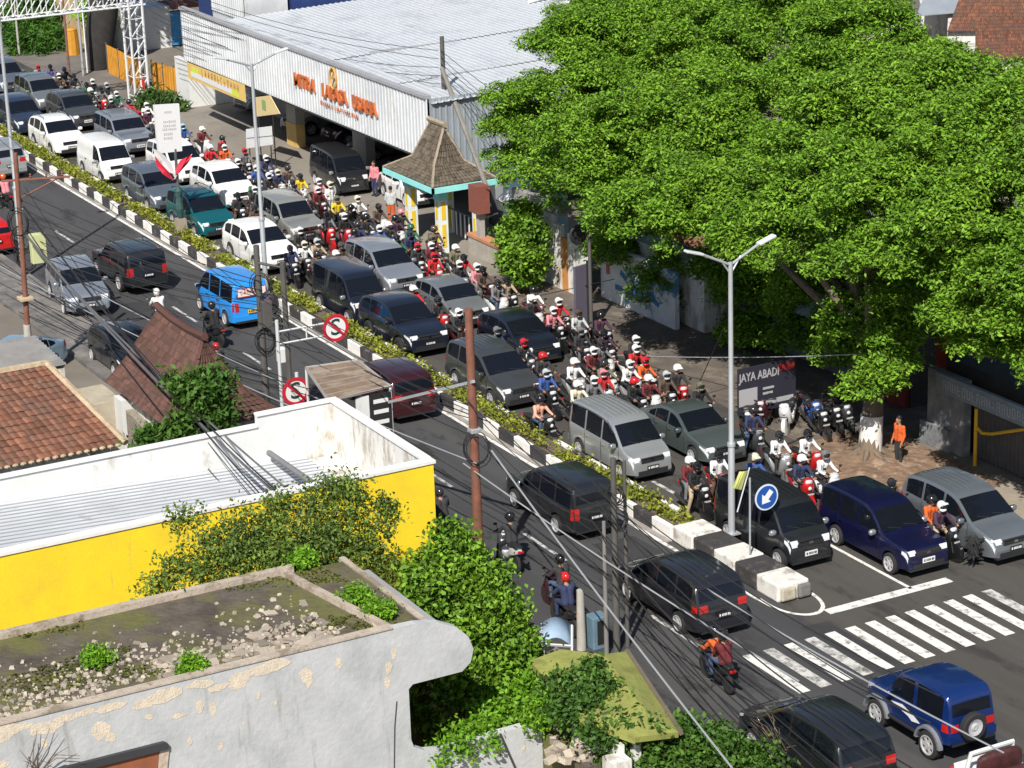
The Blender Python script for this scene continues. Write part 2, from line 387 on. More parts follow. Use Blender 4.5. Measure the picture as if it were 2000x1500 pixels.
def dome(subs, per_r, seed):
    g = np.random.default_rng(seed); P = []; Nn = []
    for (x, y, z, r, rz) in subs:
        n = int(per_r*r*r); d = g.normal(0, 1, (n, 3)); d[:, 2] = np.abs(d[:, 2])*1.0-.28; d /= np.linalg.norm(d, axis=1)[:, None]
        P.append(np.array([x, y, z])+d*np.array([r, r, rz])*g.uniform(.72, 1.08, (n, 1))); Nn.append(d)
    return np.concatenate(P), np.concatenate(Nn)
def big_tree(label, trunk, lobes, seed, painted=False, r=.33, lean=(0, 0), grp='spreading shade trees along the right roadside'):
    t = thing('shade_tree', label, 'tree', trunk, 0, grp)
    subs = sublobes(lobes, 8.5, seed); C, nn = dome(subs, 120, seed)
    me = leaf_data('crown', lf_big, C, 13, (.13, .13, .07), (.17, .075), up=1.15, seed=seed, droop=.2, prefn=nn*.45)
    leafpart('crown', me, t)
    tr = Vector(trunk); b = MB(barkd if not painted else bark); top = tr+Vector((lean[0], lean[1], 3.4))
    b.tube([tr+Vector((0, 0, -.05)), tr+Vector((0, 0, .25)), tr.lerp(top, .4), top], [r*1.5, r*1.05, r*.95, r*.85], 12)
    if painted:
        for k in range(7):
            a = k*.9; e = tr+Vector((math.cos(a)*1.1, math.sin(a)*1.0, .05))
            b.tube([tr+Vector((math.cos(a)*.2, math.sin(a)*.2, .35)), tr+Vector((math.cos(a)*.6, math.sin(a)*.55, .16)), e], [.13, .1, .04], 6)
    limbs(b, top, [(l[0], l[1], l[2]) for l in lobes[:9]], r*.5, seed)
    tk = b.build('trunk', t, smooth=True)
    if painted:
        w = MB(whitewash); w.tube([tr+Vector((lean[0]*.08, lean[1]*.08, .1)), tr+Vector((lean[0]*.3, lean[1]*.3, 1.4))], [r*1.1, r*1.03], 14, caps=False)
        w.build('painted_band', tk, smooth=True)
    return t
def LB(px, py, y, r, rz=None):
    p = aty(px, py, y); return (p.x, p.y, p.z, r, rz or r*.72)
A_ = [LB(*q) for q in ((1055, 230, 48, 1.9), (1140, 120, 51, 2.5), (1180, 300, 46.5, 2.3), (1075, 330, 47, 1.4), (1250, 90, 54, 2.9), (1300, 240, 49, 2.8), (1300, 400, 44.5, 2.0), (1215, 395, 45.8, 1.5), (1010, 250, 47.5, 1.0), (1180, 60, 57, 2.2), (1085, 385, 46.9, .8), (1240, 450, 44.5, 1.1), (1120, 200, 49, 1.7), (1300, 540, 48.5, .9), (1230, 500, 48.6, .9), (1380, 520, 48.5, 1.0), (1000, 320, 47.3, .8), (1290, 590, 49.3, .9), (1180, 470, 48.6, .6), (1350, 590, 49.2, 1.0), (1330, 20, 59, 2.6), (1240, 15, 61, 2.4), (1420, 640, 49.6, .9), (1120, 290, 47.8, 1.2), (1190, 200, 50, 1.7))]
B_ = [LB(*q) for q in ((1420, 130, 54, 3.1), (1430, 280, 49.5, 2.9), (1400, 410, 45, 2.0), (1520, 460, 44, 1.6), (1560, 210, 51.5, 3.1), (1600, 360, 46, 2.5), (1690, 440, 44.5, 1.6), (1720, 260, 49.5, 2.8), (1560, 60, 58, 3.1), (1690, 110, 55, 2.6), (1750, 390, 46.5, 2.2), (1340, 475, 44, 1.0), (1570, 515, 43.8, .9), (1680, 500, 44.2, 1.0), (1400, 20, 60, 3), (1620, 20, 60, 2.6), (1480, 390, 45.5, 1.8), (1600, 600, 49.5, 1.3), (1490, 590, 49.8, 1.1), (1700, 600, 49, 1.3), (1660, 690, 47.8, .9), (1700, 730, 46.6, .65), (1560, 650, 49, .8), (1780, 590, 49, 1.3), (1440, 540, 49, 1.1), (1640, 560, 48, 1.0), (1600, 590, 46.6, .8), (1660, 625, 46.4, .9), (1725, 640, 46.3, .8), (1690, 690, 46.2, .65), (1555, 575, 46.2, .8), (1785, 600, 46.6, .8), (1740, 560, 46, .8), (1690, 750, 45.6, .5), (1650, 735, 45.8, .6), (1725, 715, 45.9, .6), (1685, 715, 45.6, .6), (1640, 660, 46.6, .5), (1480, 650, 49.8, 1.0), (1540, 600, 49.8, 1.1), (1330, 10, 62, 2.6), (1500, 10, 63, 2.8), (1505, 215, 53.5, 1.6), (1505, 300, 49.5, 1.3), (1330, 160, 54, 1.8), (1640, 260, 51, 1.8))]
C_ = [LB(*q) for q in ((1830, 215, 51, 2.1), (1890, 330, 47.5, 2.4), (1860, 480, 45.5, 1.7), (1940, 590, 44.8, 1.6), (1950, 430, 46, 2.1), (1990, 260, 49.5, 2.3), (1890, 600, 44.8, 1.0), (1985, 715, 44.8, 1.0), (1930, 190, 52, 1.7), (1770, 145, 54, 1.4), (1850, 150, 53.5, 1.2), (2040, 520, 46, 2.2), (2050, 350, 48, 2.4), (1925, 690, 44.8, .6), (1800, 300, 48.5, 1.9), (1850, 650, 48.5, 1.0), (1820, 560, 48.8, 1.1))]
big_tree('tall leafy tree leaning over the mural wall, leftmost of the big crowns', (-79.5, 49.6, 0), A_, 3, r=.3)
big_tree('broad leafy tree with whitewashed trunk and bare roots beside the parked scooters', (-61.8, 45.95, .1), B_, 7, True, r=.36, lean=(-.3, .5))
big_tree('leafy tree at the right edge hanging over the grey gate', (-57.5, 50.0, 0), C_, 9, r=.28)
# the leafy water shoots on the whitewashed trunk and the small street plants
lf_bush = leafmat('bush_leaf', (.17, .31, .025), .25, .6)
lf_dark = leafmat('dark_leaf', (.085, .18, .025), .3)
lf_hedge = leafmat('hedge_leaf', (.3, .32, .035), .3, .4)
lf_lime = leafmat('lime_leaf', (.2, .4, .025), .35)
lf_olive = leafmat('olive_leaf', (.14, .21, .035), .25, .6)
def bush(name, label, cat, base, lobes, ncl, per, crad, lw, m, seed, up=.45, k=5, stem=.06, spread=.1, grp=None, inner=.55, stems=True):
    t = thing(name, label, cat, base, 0, grp)
    C = shell(lobes, ncl, per, crad, seed, inner=inner, under=.6)
    leafpart('foliage', leaf_data('foliage', m, C, k, (spread,)*3, lw, up=up, seed=seed), t)
    if stems:
        b = MB(bark)
        for i, l in enumerate(lobes[:6]):
            p = Vector(base); q = Vector(l[:3]); b.tube([p+Vector((.05*i, 0, -.05)), p.lerp(q, .5)+Vector((.1*random.random(), .1*random.random(), .1)), q], [stem, stem*.8, stem*.4], 6)
        b.build('stem', t, smooth=True)
    return t
g0 = at(1000, 570)
bush('shrub', 'bushy bright green shrub beside the mural wall and low kerbed planter', 'shrub', (-85.7, 46.1, 0),
     [(-85.7, 46.2, 1.0, .85, 1.0), (-85.75, 46.2, 2.1, .95, 1.0), (-85.9, 46.3, 3.0, .7, .7), (-85.3, 46.0, 1.5, .8, .9)], 150, 14, .16, (.22, .11), lf_bush, 21)
# the tall conical bush in the overgrown lot
bush('dense_bush', 'tall dense glossy green bush growing beside the yellow wall', 'bush', (-51.8, 26.0, 0),
     [(-51.9, 25.75, 3.3, 1.05, 1.3), (-51.6, 25.6, 2.0, 1.35, 1.4), (-51.4, 25.5, .9, 1.5, 1.1), (-52.1, 25.85, 4.2, .7, .8), (-51.0, 26.2, 2.6, .9, 1.3), (-50.9, 26.2, 1.5, 1.05, 1.1), (-52.4, 25.2, 3.8, .45, .5), (-51.3, 26.5, 3.9, .5, .45), (-52.3, 25.9, 4.9, .35, .5), (-51.0, 24.6, 2.4, .5, .6), (-50.2, 26.6, 2.3, .5, .5), (-51.6, 24.9, 3.2, .45, .5)], 470, 14, .19, (.17, .10), lf_bush, 22, inner=.8)
def yb(px, py, x, r, rz=None):
    p = atx(px, py, x); return (p.x, p.y, p.z, r, rz or r*.8)
bush('straggling_bush', 'straggling olive green bush in front of the yellow wall', 'bush', (-54.2, 21.4, 0),
     [yb(560, 1060, -54.6, 1.0), yb(660, 990, -55, .85), yb(480, 1050, -54.5, .8), yb(420, 1090, -54, .7), yb(700, 1050, -54.2, .8), yb(620, 1080, -54, .9), yb(370, 1020, -55.5, .38), yb(330, 1110, -54, .32), yb(740, 1000, -55.5, .42), yb(760, 1110, -53.8, .45), yb(560, 985, -55.6, .5), yb(665, 955, -55.6, .35), yb(520, 1110, -53.6, .9), yb(430, 1120, -53.3, .7), yb(620, 1105, -53.6, .8), yb(340, 1140, -53.2, .45), yb(300, 1150, -53.2, .22), yb(700, 1110, -53.6, .7)], 400, 12, .2, (.13, .065), lf_olive, 23, up=.3, k=4, inner=.5)
bush('small_tree', 'small leafy tree in front of the brown gabled roof', 'tree', (-67.2, 24.0, 0),
     [yb(385, 770, -67.3, .7), yb(370, 830, -67, .55), yb(415, 745, -67.3, .5), yb(330, 855, -66.6, .5), yb(295, 860, -66.5, .35), yb(415, 815, -67, .6), yb(345, 745, -67.4, .3), yb(430, 780, -67.2, .4)], 120, 12, .17, (.22, .11), lf_dark, 24, k=4)
# hedge in the median: ground cover nobody could count
def hedge():
    g = np.random.default_rng(8); N = 3000
    C = np.stack([g.uniform(X0, X1, N), 37.32+g.normal(0, .2, N).clip(-.34, .34), .44+np.abs(g.normal(0, .1, N))], 1)
    C = C[(np.sin(C[:, 0]*1.7)+np.sin(C[:, 0]*.61+1)) > -1.5]
    o = leafpart('hedge_plants', leaf_data('hedge_plants', lf_hedge, C, 8, (.1, .09, .07), (.15, .08), up=.5, seed=4), None)
    return props(o, 'low yellow-green plants filling the median bed', 'hedge', None, 'stuff')
hedge()
# ================================================================ VEHICLES
glass = M('car_glass', (.007, .009, .014), .04, var=0, spec=.5)
tyre_m = M('tyre', (.02, .02, .021), .85, var=.2)
rim_m = M('alloy', (.62, .62, .63), .35, .35, var=0)
rim_dark = M('rim_hole', (.03, .03, .03), .6, var=0)
trim = M('black_trim', (.022, .022, .024), .5, var=.1)
lamp_w = M('headlight_glass', (.62, .64, .66), .12, var=.2, vs=9, spec=.8)
lamp_r = M('tail_light', (.42, .015, .012), .15, var=.1, spec=.8)
chrome = M('chrome', (.7, .7, .72), .15, 1., var=0)
plate_k = M('plate_black', (.02, .02, .02), .4, var=0); plate_w = M('plate_white', (.75, .75, .75), .4, var=0); plate_y = M('plate_yellow', (.7, .45, .03), .4, var=0)
under_m = M('underbody', (.015, .015, .015), .9, var=0)
seam_m = M('panel_gap', (.01, .01, .011), .7, var=0)
def paintm(name, col, metal=.25, rough=.32): return M('paint_'+name, col, rough, metal, var=.05, vs=1.2, coat=.9)
KINDS = {
 # L, W, wheelbase, front overhang, wheel radius, sill, top profile (s from the nose, z), belt z front/rear, side windows (s0,s1), tumble
 'mpv': dict(L=4.5, W=1.76, wb=2.7, fo=.86, r=.32, zs=.24, top=[(0, .50), (.03, .66), (.14, .84), (.5, .96), (1.02, 1.06), (1.8, 1.60), (2.2, 1.71), (3.0, 1.75), (3.9, 1.70), (4.25, 1.6), (4.43, 1.1), (4.48, .95), (4.5, .5)], belt=(.98, 1.1), win=[(1.25, 2.32), (2.42, 3.3), (3.4, 4.15)], k=.2),
 'van': dict(L=4.15, W=1.66, wb=2.62, fo=.72, r=.31, zs=.24, top=[(0, .48), (.03, .70), (.12, .88), (.62, 1.06), (1.28, 1.68), (1.6, 1.82), (2.4, 1.87), (3.7, 1.86), (3.98, 1.78), (4.1, 1.1), (4.13, .95), (4.15, .5)], belt=(1.0, 1.06), win=[(.86, 1.86), (1.95, 2.9), (3.0, 3.88)], k=.14),
 'box': dict(L=4.05, W=1.66, wb=2.65, fo=.5, r=.31, zs=.24, top=[(0, .48), (.02, .75), (.1, .96), (.34, 1.08), (.9, 1.72), (1.15, 1.85), (1.8, 1.9), (3.75, 1.89), (3.95, 1.8), (4.02, 1.1), (4.04, .9), (4.05, .5)], belt=(1.02, 1.06), win=[(.52, 1.5), (1.6, 2.6), (2.7, 3.85)], k=.13),
 'kijang': dict(L=4.42, W=1.68, wb=2.65, fo=.76, r=.32, zs=.26, top=[(0, .50), (.02, .72), (.1, .88), (.4, .96), (1.12, 1.04), (1.78, 1.62), (2.1, 1.73), (3.0, 1.77), (4.0, 1.75), (4.28, 1.66), (4.38, 1.1), (4.4, .95), (4.42, .5)], belt=(.98, 1.04), win=[(1.35, 2.3), (2.4, 3.25), (3.35, 4.2)], k=.16),
 'suv': dict(L=4.6, W=1.82, wb=2.66, fo=.9, r=.36, zs=.3, top=[(0, .55), (.03, .74), (.14, .92), (.6, 1.02), (1.2, 1.1), (2.0, 1.60), (2.45, 1.71), (3.1, 1.73), (3.9, 1.66), (4.3, 1.5), (4.5, 1.1), (4.56, .95), (4.6, .55)], belt=(1.03, 1.14), win=[(1.45, 2.45), (2.55, 3.4), (3.5, 4.12)], k=.24),
 'offroad': dict(L=4.7, W=1.85, wb=2.73, fo=.85, r=.38, zs=.36, top=[(0, .62), (.03, .86), (.12, 1.04), (.6, 1.12), (1.4, 1.16), (1.95, 1.70), (2.2, 1.8), (3.2, 1.84), (4.3, 1.82), (4.55, 1.72), (4.65, 1.15), (4.68, 1.0), (4.7, .6)], belt=(1.1, 1.14), win=[(1.6, 2.6), (2.7, 3.5), (3.6, 4.5)], k=.12),
 'hatch': dict(L=3.85, W=1.68, wb=2.45, fo=.78, r=.3, zs=.22, top=[(0, .46), (.03, .62), (.15, .78), (.5, .9), (.92, 1.0), (1.65, 1.42), (2.1, 1.5), (2.7, 1.51), (3.3, 1.43), (3.62, 1.3), (3.8, .98), (3.83, .85), (3.85, .45)], belt=(.92, 1.04), win=[(1.15, 2.1), (2.2, 2.95), (3.02, 3.4)], k=.26),
 'sedan': dict(L=4.35, W=1.7, wb=2.55, fo=.85, r=.3, zs=.21, top=[(0, .45), (.03, .60), (.16, .74), (.6, .86), (1.15, .95), (1.95, 1.40), (2.4, 1.47), (2.9, 1.45), (3.3, 1.33), (3.85, 1.04), (4.2, 1.0), (4.31, .9), (4.35, .45)], belt=(.89, .98), win=[(1.4, 2.35), (2.45, 3.15), (3.2, 3.55)], k=.3),
 'jeep': dict(L=3.4, W=1.52, wb=2.1, fo=.58, r=.37, zs=.52, top=[(0, .72), (.02, .95), (.08, 1.08), (.5, 1.16), (1.0, 1.2), (1.28, 1.70), (1.5, 1.82), (2.2, 1.90), (3.0, 1.89), (3.25, 1.8), (3.36, 1.2), (3.38, 1.0), (3.4, .65)], belt=(1.12, 1.14), win=[(1.12, 1.98), (2.12, 3.12)], k=.1),
}
def _chaikin(p, n=1):
    for _ in range(n):
        q = [p[0]]
        for a, b in zip(p, p[1:]): q += [(a[0]*.8+b[0]*.2, a[1]*.8+b[1]*.2), (a[0]*.2+b[0]*.8, a[1]*.2+b[1]*.8)]
        p = q+[p[-1]]
    return p
class Shape:
    def __init__(s, K):
        s.K = K; p = _chaikin(K['top'], 2); s.ps = [a[0] for a in p]; s.pz = [a[1] for a in p]
    def t(s, q): return float(np.interp(q, s.ps, s.pz))
    def belt(s, q):
        K = s.K; return min(K['belt'][0]+(K['belt'][1]-K['belt'][0])*q/K['L'], s.t(q)-.035)
    def hw(s, q):
        K = s.K; L = K['L']
        return K['W']/2*(1-.16*max(0, 1-q/.55)**2.2-.10*max(0, 1-(L-q)/.35)**2)
    def bot(s, q):
        K = s.K; z = K['zs']; e = min(q, K['L']-q)
        z += .06*max(0, 1-e/.5)
        for xw in (K['fo'], K['fo']+K['wb']):
            ra = K['r']*1.17; d = abs(q-xw)
            if d < ra: z = max(z, min(K['r']*.97+math.sqrt(ra*ra-d*d), s.belt(q)-.12))
        return z
    def zr(s, q): b = s.belt(q); return b+max(0., s.t(q)-b-.075)
    def side(s, q, z):
        b = s.belt(q); h = s.hw(q)
        if z >= b: return h*.965-s.K['k']*(z-b)
        zb = s.bot(q); f = (z-zb)/max(.01, b-zb)
        return h*float(np.interp(f, [0, .1, .55, .9, 1], [.965, .985, 1, .985, .965]))
    def section(s, q):
        zb, b, t, h, k = s.bot(q), s.belt(q), s.t(q), s.hw(q), s.K['k']; zr = s.zr(q)
        yr = h*.965-k*(zr-b)
        return [(0, zb), (h*.88, zb), (h*.985, zb+.03), (h, zb+(b-zb)*.55), (h*.985, b-.03), (h*.965, b), ((h*.965+yr)/2, (b+zr)/2), (yr, zr), (yr-.045, (zr+t)/2+.022), (yr-.12, t-.008), (yr*.5, t+.012), (0, t+.016)]
def strip(mb, rows):
    n = len(rows[0]); vs = [p for r in rows for p in r]
    mb.mesh(vs, [(i*n+j, i*n+j+1, (i+1)*n+j+1, (i+1)*n+j) for i in range(len(rows)-1) for j in range(n-1)])
WHEELS = {}
def wheel_data(r, w, dark):
    if (r, w, dark) in WHEELS: return WHEELS[(r, w, dark)]
    b = MB(tyre_m); b.lathe([(r*.66, -w/2+.05), (r*.7, -w/2), (r*.9, -w/2), (r, -w/2+.03), (r, w/2-.03), (r*.9, w/2), (r*.66, w/2)], 22, axis='y', caps=False)
    t = b.data('wheel', smooth=True, ang=45)
    b = MB(rim_m if not dark else rim_dark)
    b.lathe([(.02, -w/2+.005), (r*.2, -w/2+.002), (r*.22, -w/2+.03), (r*.24, -w/2+.03)], 10, axis='y')
    for k in range(6):
        a = k*math.pi/3; b.box((math.cos(a)*r*.4, -w/2+.022, math.sin(a)*r*.4), (r*.56, .02, r*.24), ry=-a)
    b.lathe([(r*.6, -w/2+.04), (r*.61, -w/2-.006), (r*.7, -w/2-.006), (r*.71, -w/2+.02)], 22, axis='y', caps=False)
    b.use(rim_dark).lathe([(r*.02, -w/2+.045), (r*.64, -w/2+.045), (r*.64, -w/2+.055)], 16, axis='y')
    q = b.data('rim', smooth=True, ang=30)
    WHEELS[(r, w, dark)] = (t, q); return t, q
CARDATA = {}
def car_parts(kind, opts):
    """mesh data of every part of one kind of car, nose towards +x"""
    key = (kind,)+tuple(sorted(opts))
    if key in CARDATA: return CARDATA[key]
    K = KINDS[kind]; S = Shape(K); L = K['L']; P = []; X = lambda q: L/2-q
    q = set(np.linspace(0, L, 46)) | set(S.ps) | {0, L}
    for xw in (K['fo'], K['fo']+K['wb']): q |= set(xw+K['r']*1.17*np.cos(np.linspace(0, math.pi, 13)))
    q = sorted(x for x in q if 0 <= x <= L)
    body = MB('PAINT'); rows = []
    for s in q:
        h = S.section(s); rows.append([(X(s), -y, z) for y, z in reversed(h)]+[(X(s), y, z) for y, z in h[1:-1]])
    n = len(rows[0]); vs = [p for r in rows for p in r]
    body.mesh(vs, [(i*n+j, i*n+(j+1) % n, (i+1)*n+(j+1) % n, (i+1)*n+j) for i in range(len(rows)-1) for j in range(n)])
    body.mesh(rows[0], [tuple(range(n-1, -1, -1))]); body.mesh(rows[-1], [tuple(range(n))])
    P.append(('body', body, None))
    ub = MB(under_m); ub.box((0, 0, K['zs']+.12), (L*.86, K['W']*.62, .26)); P.append(('underbody', ub, None))
    # windscreen, rear window
    def cap(a, b_, n_, inset, name):
        g = MB(glass); rows = []
        for s in np.linspace(a, b_, n_):
            ds = .03; nx, nz = (S.t(s+ds)-S.t(s-ds)), 2*ds; ln = math.hypot(nx, nz); nx, nz = nx/ln, nz/ln
            zr = S.zr(s); y = max(.2, S.side(s, max(zr, S.belt(s)))-inset)
            rows.append([(X(s)+.014*nx, yy, S.t(s)+.016*nz+.014*(1-(yy/y)**2)) for yy in np.linspace(-y, y, 7)])
        strip(g, rows); return (name, g, None)
    cw = next(i for i in range(len(K['top'])) if K['top'][i][1] > K['belt'][0]+.28)
    s0, s1 = K['top'][cw-1][0]+.05, K['top'][cw][0]-.0
    P.append(cap(s0, s1, 10, .06, 'windscreen'))
    tl = K['top']; ri = max(i for i in range(len(tl)) if tl[i][1] > K['belt'][1]+.2)
    P.append(cap(tl[ri][0]+.035, tl[ri+1][0]-.02, 8, .09, 'rear_window'))
    wins = K['win'][:1] if 'blind' in opts else K['win']
    for (a, c) in wins:
        for sg in (-1, 1):
            g = MB(glass); rows = []
            for s in np.linspace(a, c, 9):
                zl, zu = S.belt(s)+.045, S.zr(s)-.03
                if zu-zl < .03: continue
                rows.append([(X(s), sg*(S.side(s, z)+.007), z) for z in np.linspace(zl, zu, 4)][::sg])
            if len(rows) > 1: strip(g, rows); P.append(('side_window', g, None))
    # doors: slightly proud panels with handles
    dd = [(K['win'][0][0]-.08, K['win'][0][1]+.05)] + ([(K['win'][1][0]-.05, K['win'][1][1]+.05)] if kind != 'jeep' else [])
    for (a, c) in dd:
        for sg in (-1, 1):
            g = MB('PAINT'); rows = []
            for s in np.linspace(a, c, 9):
                zs = max(S.bot(s)+.08, K['zs']+.1); zl = np.linspace(zs, S.belt(s)-.005, 6)
                rows.append([(X(s), sg*(S.side(s, z)+.006), z) for z in zl][::sg])
            strip(g, rows)
            for s in (a, c):
                zs = max(S.bot(s)+.08, K['zs']+.1)
                g.use(seam_m).tube([(X(s), sg*(S.side(s, z)+.0035), z) for z in np.linspace(zs, S.belt(s), 6)], .009, 4)
                g.use('PAINT')
            h = MB('PAINT' if kind not in ('jeep', 'box') else trim); h.box((X(c-.16), sg*(S.side(c-.16, S.belt(c)-.12)+.022), S.belt(c)-.12), (.17, .035, .035))
            P.append(('door', g, ('handle', h)))
    # lamps, grille, bumpers, plate
    zt = K['top'][2][1]; hwf = S.hw(.1)
    for sg in (-1, 1):
        b = MB(lamp_w); tall = kind in ('van', 'box', 'kijang', 'offroad')
        hz = .15 if kind not in ('jeep', 'box') else .2
        fr = lambda z: float(np.interp(z, [S.t(q_) for q_ in np.linspace(0, .5, 60)], np.linspace(0, .5, 60)))
        rows = []
        for z in np.linspace(zt-hz, zt-.015, 5):
            q_ = fr(z); h = S.hw(q_); rows.append([(X(q_)+.012, sg*y, z+.006) for y in np.linspace(h*(.58 if z > zt-hz*.6 else .66), h*.93, 5)][::-sg])
        strip(b, rows); rows = []
        for q_ in np.linspace(.03, .42 if not tall else .24, 6):
            k_ = 1-(q_-.03)/.6; rows.append([(X(q_), sg*(S.side(q_, z)+.008), z) for z in np.linspace(S.belt(q_)-.15*k_, S.belt(q_)-.004, 4)][::sg])
        strip(b, rows); P.append(('headlight', b, None))
        b = MB(lamp_r); z1 = K['belt'][1]+(-.02 if not tall else .06); z0 = z1-(.36 if tall else .2)
        qs_ = np.linspace(L*.8, L, 80); tv = [S.t(q_) for q_ in qs_]
        rr = lambda z: float(np.interp(-z, [-v for v in tv], qs_))
        rows = []
        for z in np.linspace(z0, z1, 5):
            q_ = rr(z); h = S.hw(q_); rows.append([(X(q_)-.012, sg*y, z) for y in np.linspace(h*(.74 if tall else .6), h*.955, 4)][::sg])
        strip(b, rows); rows = []
        for q_ in np.linspace(L-(.14 if tall else .26), L-.02, 5):
            rows.append([(X(q_), sg*(S.side(q_, z)+.008), z) for z in np.linspace(z0, min(z1, S.t(q_)-.03), 4)][::sg])
        strip(b, rows); P.append(('tail_light', b, None))
        b = MB('PAINT' if kind not in ('van', 'box', 'kijang') else M('mirror_cap', (.5, .52, .54), .2, .7, var=0)); sm = K['win'][0][0]+.12; ym = S.side(sm, S.belt(sm)); b.ball((X(sm)+.02, sg*(ym+.13), S.belt(sm)+.09), (.075, .12, .09), 10, 7, .7)
        b.use(trim).tube([(X(sm), sg*(ym-.01), S.belt(sm)+.02), (X(sm)+.01, sg*(ym+.08), S.belt(sm)+.06)], .025, 5)
        b.use(glass).box((X(sm)-.058, sg*(ym+.13), S.belt(sm)+.09), (.01, .19, .13)); P.append(('mirror', b, None))
    b = MB(trim); b.box((X(.075), 0, zt-.12), (.14, K['W']*.5, .15)); b.use(chrome).box((X(.02), 0, zt-.07), (.03, K['W']*.48, .02)); b.box((X(.004), 0, zt-.12), (.012, .13, .07))
    P.append(('grille', b, None))
    b = MB(trim); b.box((X(.03), 0, K['zs']+.13), (.1, K['W']*.66, .13)); b.box((X(.1), 0, K['zs']+.045), (.3, K['W']*.82, .05))
    for sg in (-1, 1): b.use(lamp_w).ball((X(.085), sg*K['W']*.37, K['zs']+.14), (.05, .07, .05), 8, 6); b.use(trim)
    P.append(('front_bumper', b, None))
    b = MB('PAINT'); b.box((X(L-.0), 0, K['zs']+.24), (.12, K['W']*.9, .2)); b.use(trim).box((X(L-.0), 0, K['zs']+.1), (.1, K['W']*.84, .1)); P.append(('rear_bumper', b, None))
    def plate(x, z, sg, pm, gm):
        b = MB(pm); b.box((x, 0, z), (.02, .43, .14)); b.use(gm)
        for k, (yy, ww) in enumerate(((-.155, .045), (-.08, .03), (-.035, .03), (.01, .03), (.055, .03), (.12, .04), (.165, .03))): b.box((x+sg*.011, yy*sg, z), (.006, ww, .07))
        return ('number_plate', b, None)
    pk = (plate_w, plate_k) if 'wplate' in opts else (plate_y, plate_k) if 'yplate' in opts else (plate_k, plate_w)
    P.append(plate(X(-.01), K['zs']+.27, 1, *pk)); P.append(plate(X(L+.065), K['zs']+.5 if kind not in ('jeep',) else .78, -1, *pk))
    # roof details
    tr = lambda s: S.t(s)+.02
    a, c = K['top'][cw][0]+.3, tl[ri][0]-.25
    if 'ribs' in opts:
        b = MB('PAINT')
        for yy in (-.45, -.27, -.09, .09, .27, .45): b.tube([(X(s), yy, tr(s)) for s in np.linspace(a, c, 6)], .014, 5)
        P.append(('roof_ribs', b, None))
    if 'rails' in opts:
        for sg in (-1, 1):
            b = MB(trim if 'darkrails' in opts else chrome); y = S.side(a+.4, S.zr(a+.4))-.1
            b.tube([(X(a), sg*y, tr(a))]+[(X(s), sg*y, tr(s)+.06) for s in np.linspace(a+.1, c-.1, 6)]+[(X(c), sg*y, tr(c))], .02, 6); P.append(('roof_rail', b, None))
    for yy in (-.52, .05):
        b = MB(trim); b.tube([(X(s0-.02), yy+.42, S.t(s0)+.02), (X(s0+.1), yy, S.t(s0+.1)+.035)], .011, 4); P.append(('wiper', b, None))
    if 'visors' in opts:
        for sg in (-1, 1):
            b = MB(chrome); b.tube([(X(s), sg*(S.side(s, S.zr(s))+.02), S.zr(s)-.02) for s in np.linspace(K['win'][0][0]+.3, K['win'][-1][1], 8)], .022, 5); P.append(('window_visor', b, None))
    if 'spare' in opts:
        b = MB(tyre_m); b.lathe([(.2, -.06), (.22, -.1), (.33, -.1), (.37, -.06), (.37, .06), (.33, .1), (.2, .1)], 22, (X(L)-.16, .12, 1.06), 'x', caps=False)
        r = MB(rim_m); r.lathe([(.02, -.09), (.06, -.1), (.12, -.07), (.19, -.09), (.22, -.1), (.22, -.05)], 16, (X(L)-.16, .12, 1.06), 'x'); P.append(('spare_wheel', b, ('rim', r)))
    if 'flares' in opts:
        for xw in (K['fo'], K['fo']+K['wb']):
            for sg in (-1, 1):
                b = MB(M('grey_plastic', (.16, .17, .19), .6, var=.1)); pts = []
                for aa in np.linspace(-.35, math.pi+.35, 15): pts.append((aa, K['r']*1.16))
                rows = [[(X(xw)+math.cos(aa)*rr, sg*yy, max(.42, K['r']+math.sin(aa)*rr)) for rr, yy in ((.98*rq, K['W']/2-.1), (rq, K['W']/2+.09), (rq*1.16, K['W']/2+.09), (rq*1.2, K['W']/2-.03))][::-sg] for aa, rq in pts]
                strip(b, rows); P.append(('fender_flare', b, None))
        b = MB(trim)
        for sg in (-1, 1): b.tube([(.75, sg*.76, .5), (-.75, sg*.76, .5)], .05, 8)
        P.append(('side_step', b, None))
    out = [(n_, m.data(n_, smooth=True, ang=34), m.mats, (x[0], x[1].data(x[0], smooth=True), x[1].mats) if x else None) for n_, m, x in P if len(m.f)] if False else None
    CARDATA[key] = (P, K); return CARDATA[key]
PH = M('placeholder', (.5, .5, .5))
_DC = {}
def _mesh(mb, name, key):
    k = (key, id(mb))
    if k not in _DC:
        pm = [i for i, m in enumerate(mb.mats) if m == 'PAINT']; mats = [PH if m == 'PAINT' else m for m in mb.mats]; sv = mb.mats; mb.mats = mats
        _DC[k] = (mb.data(name, smooth=True, ang=34), pm); mb.mats = sv
    return _DC[k]
CARS = []
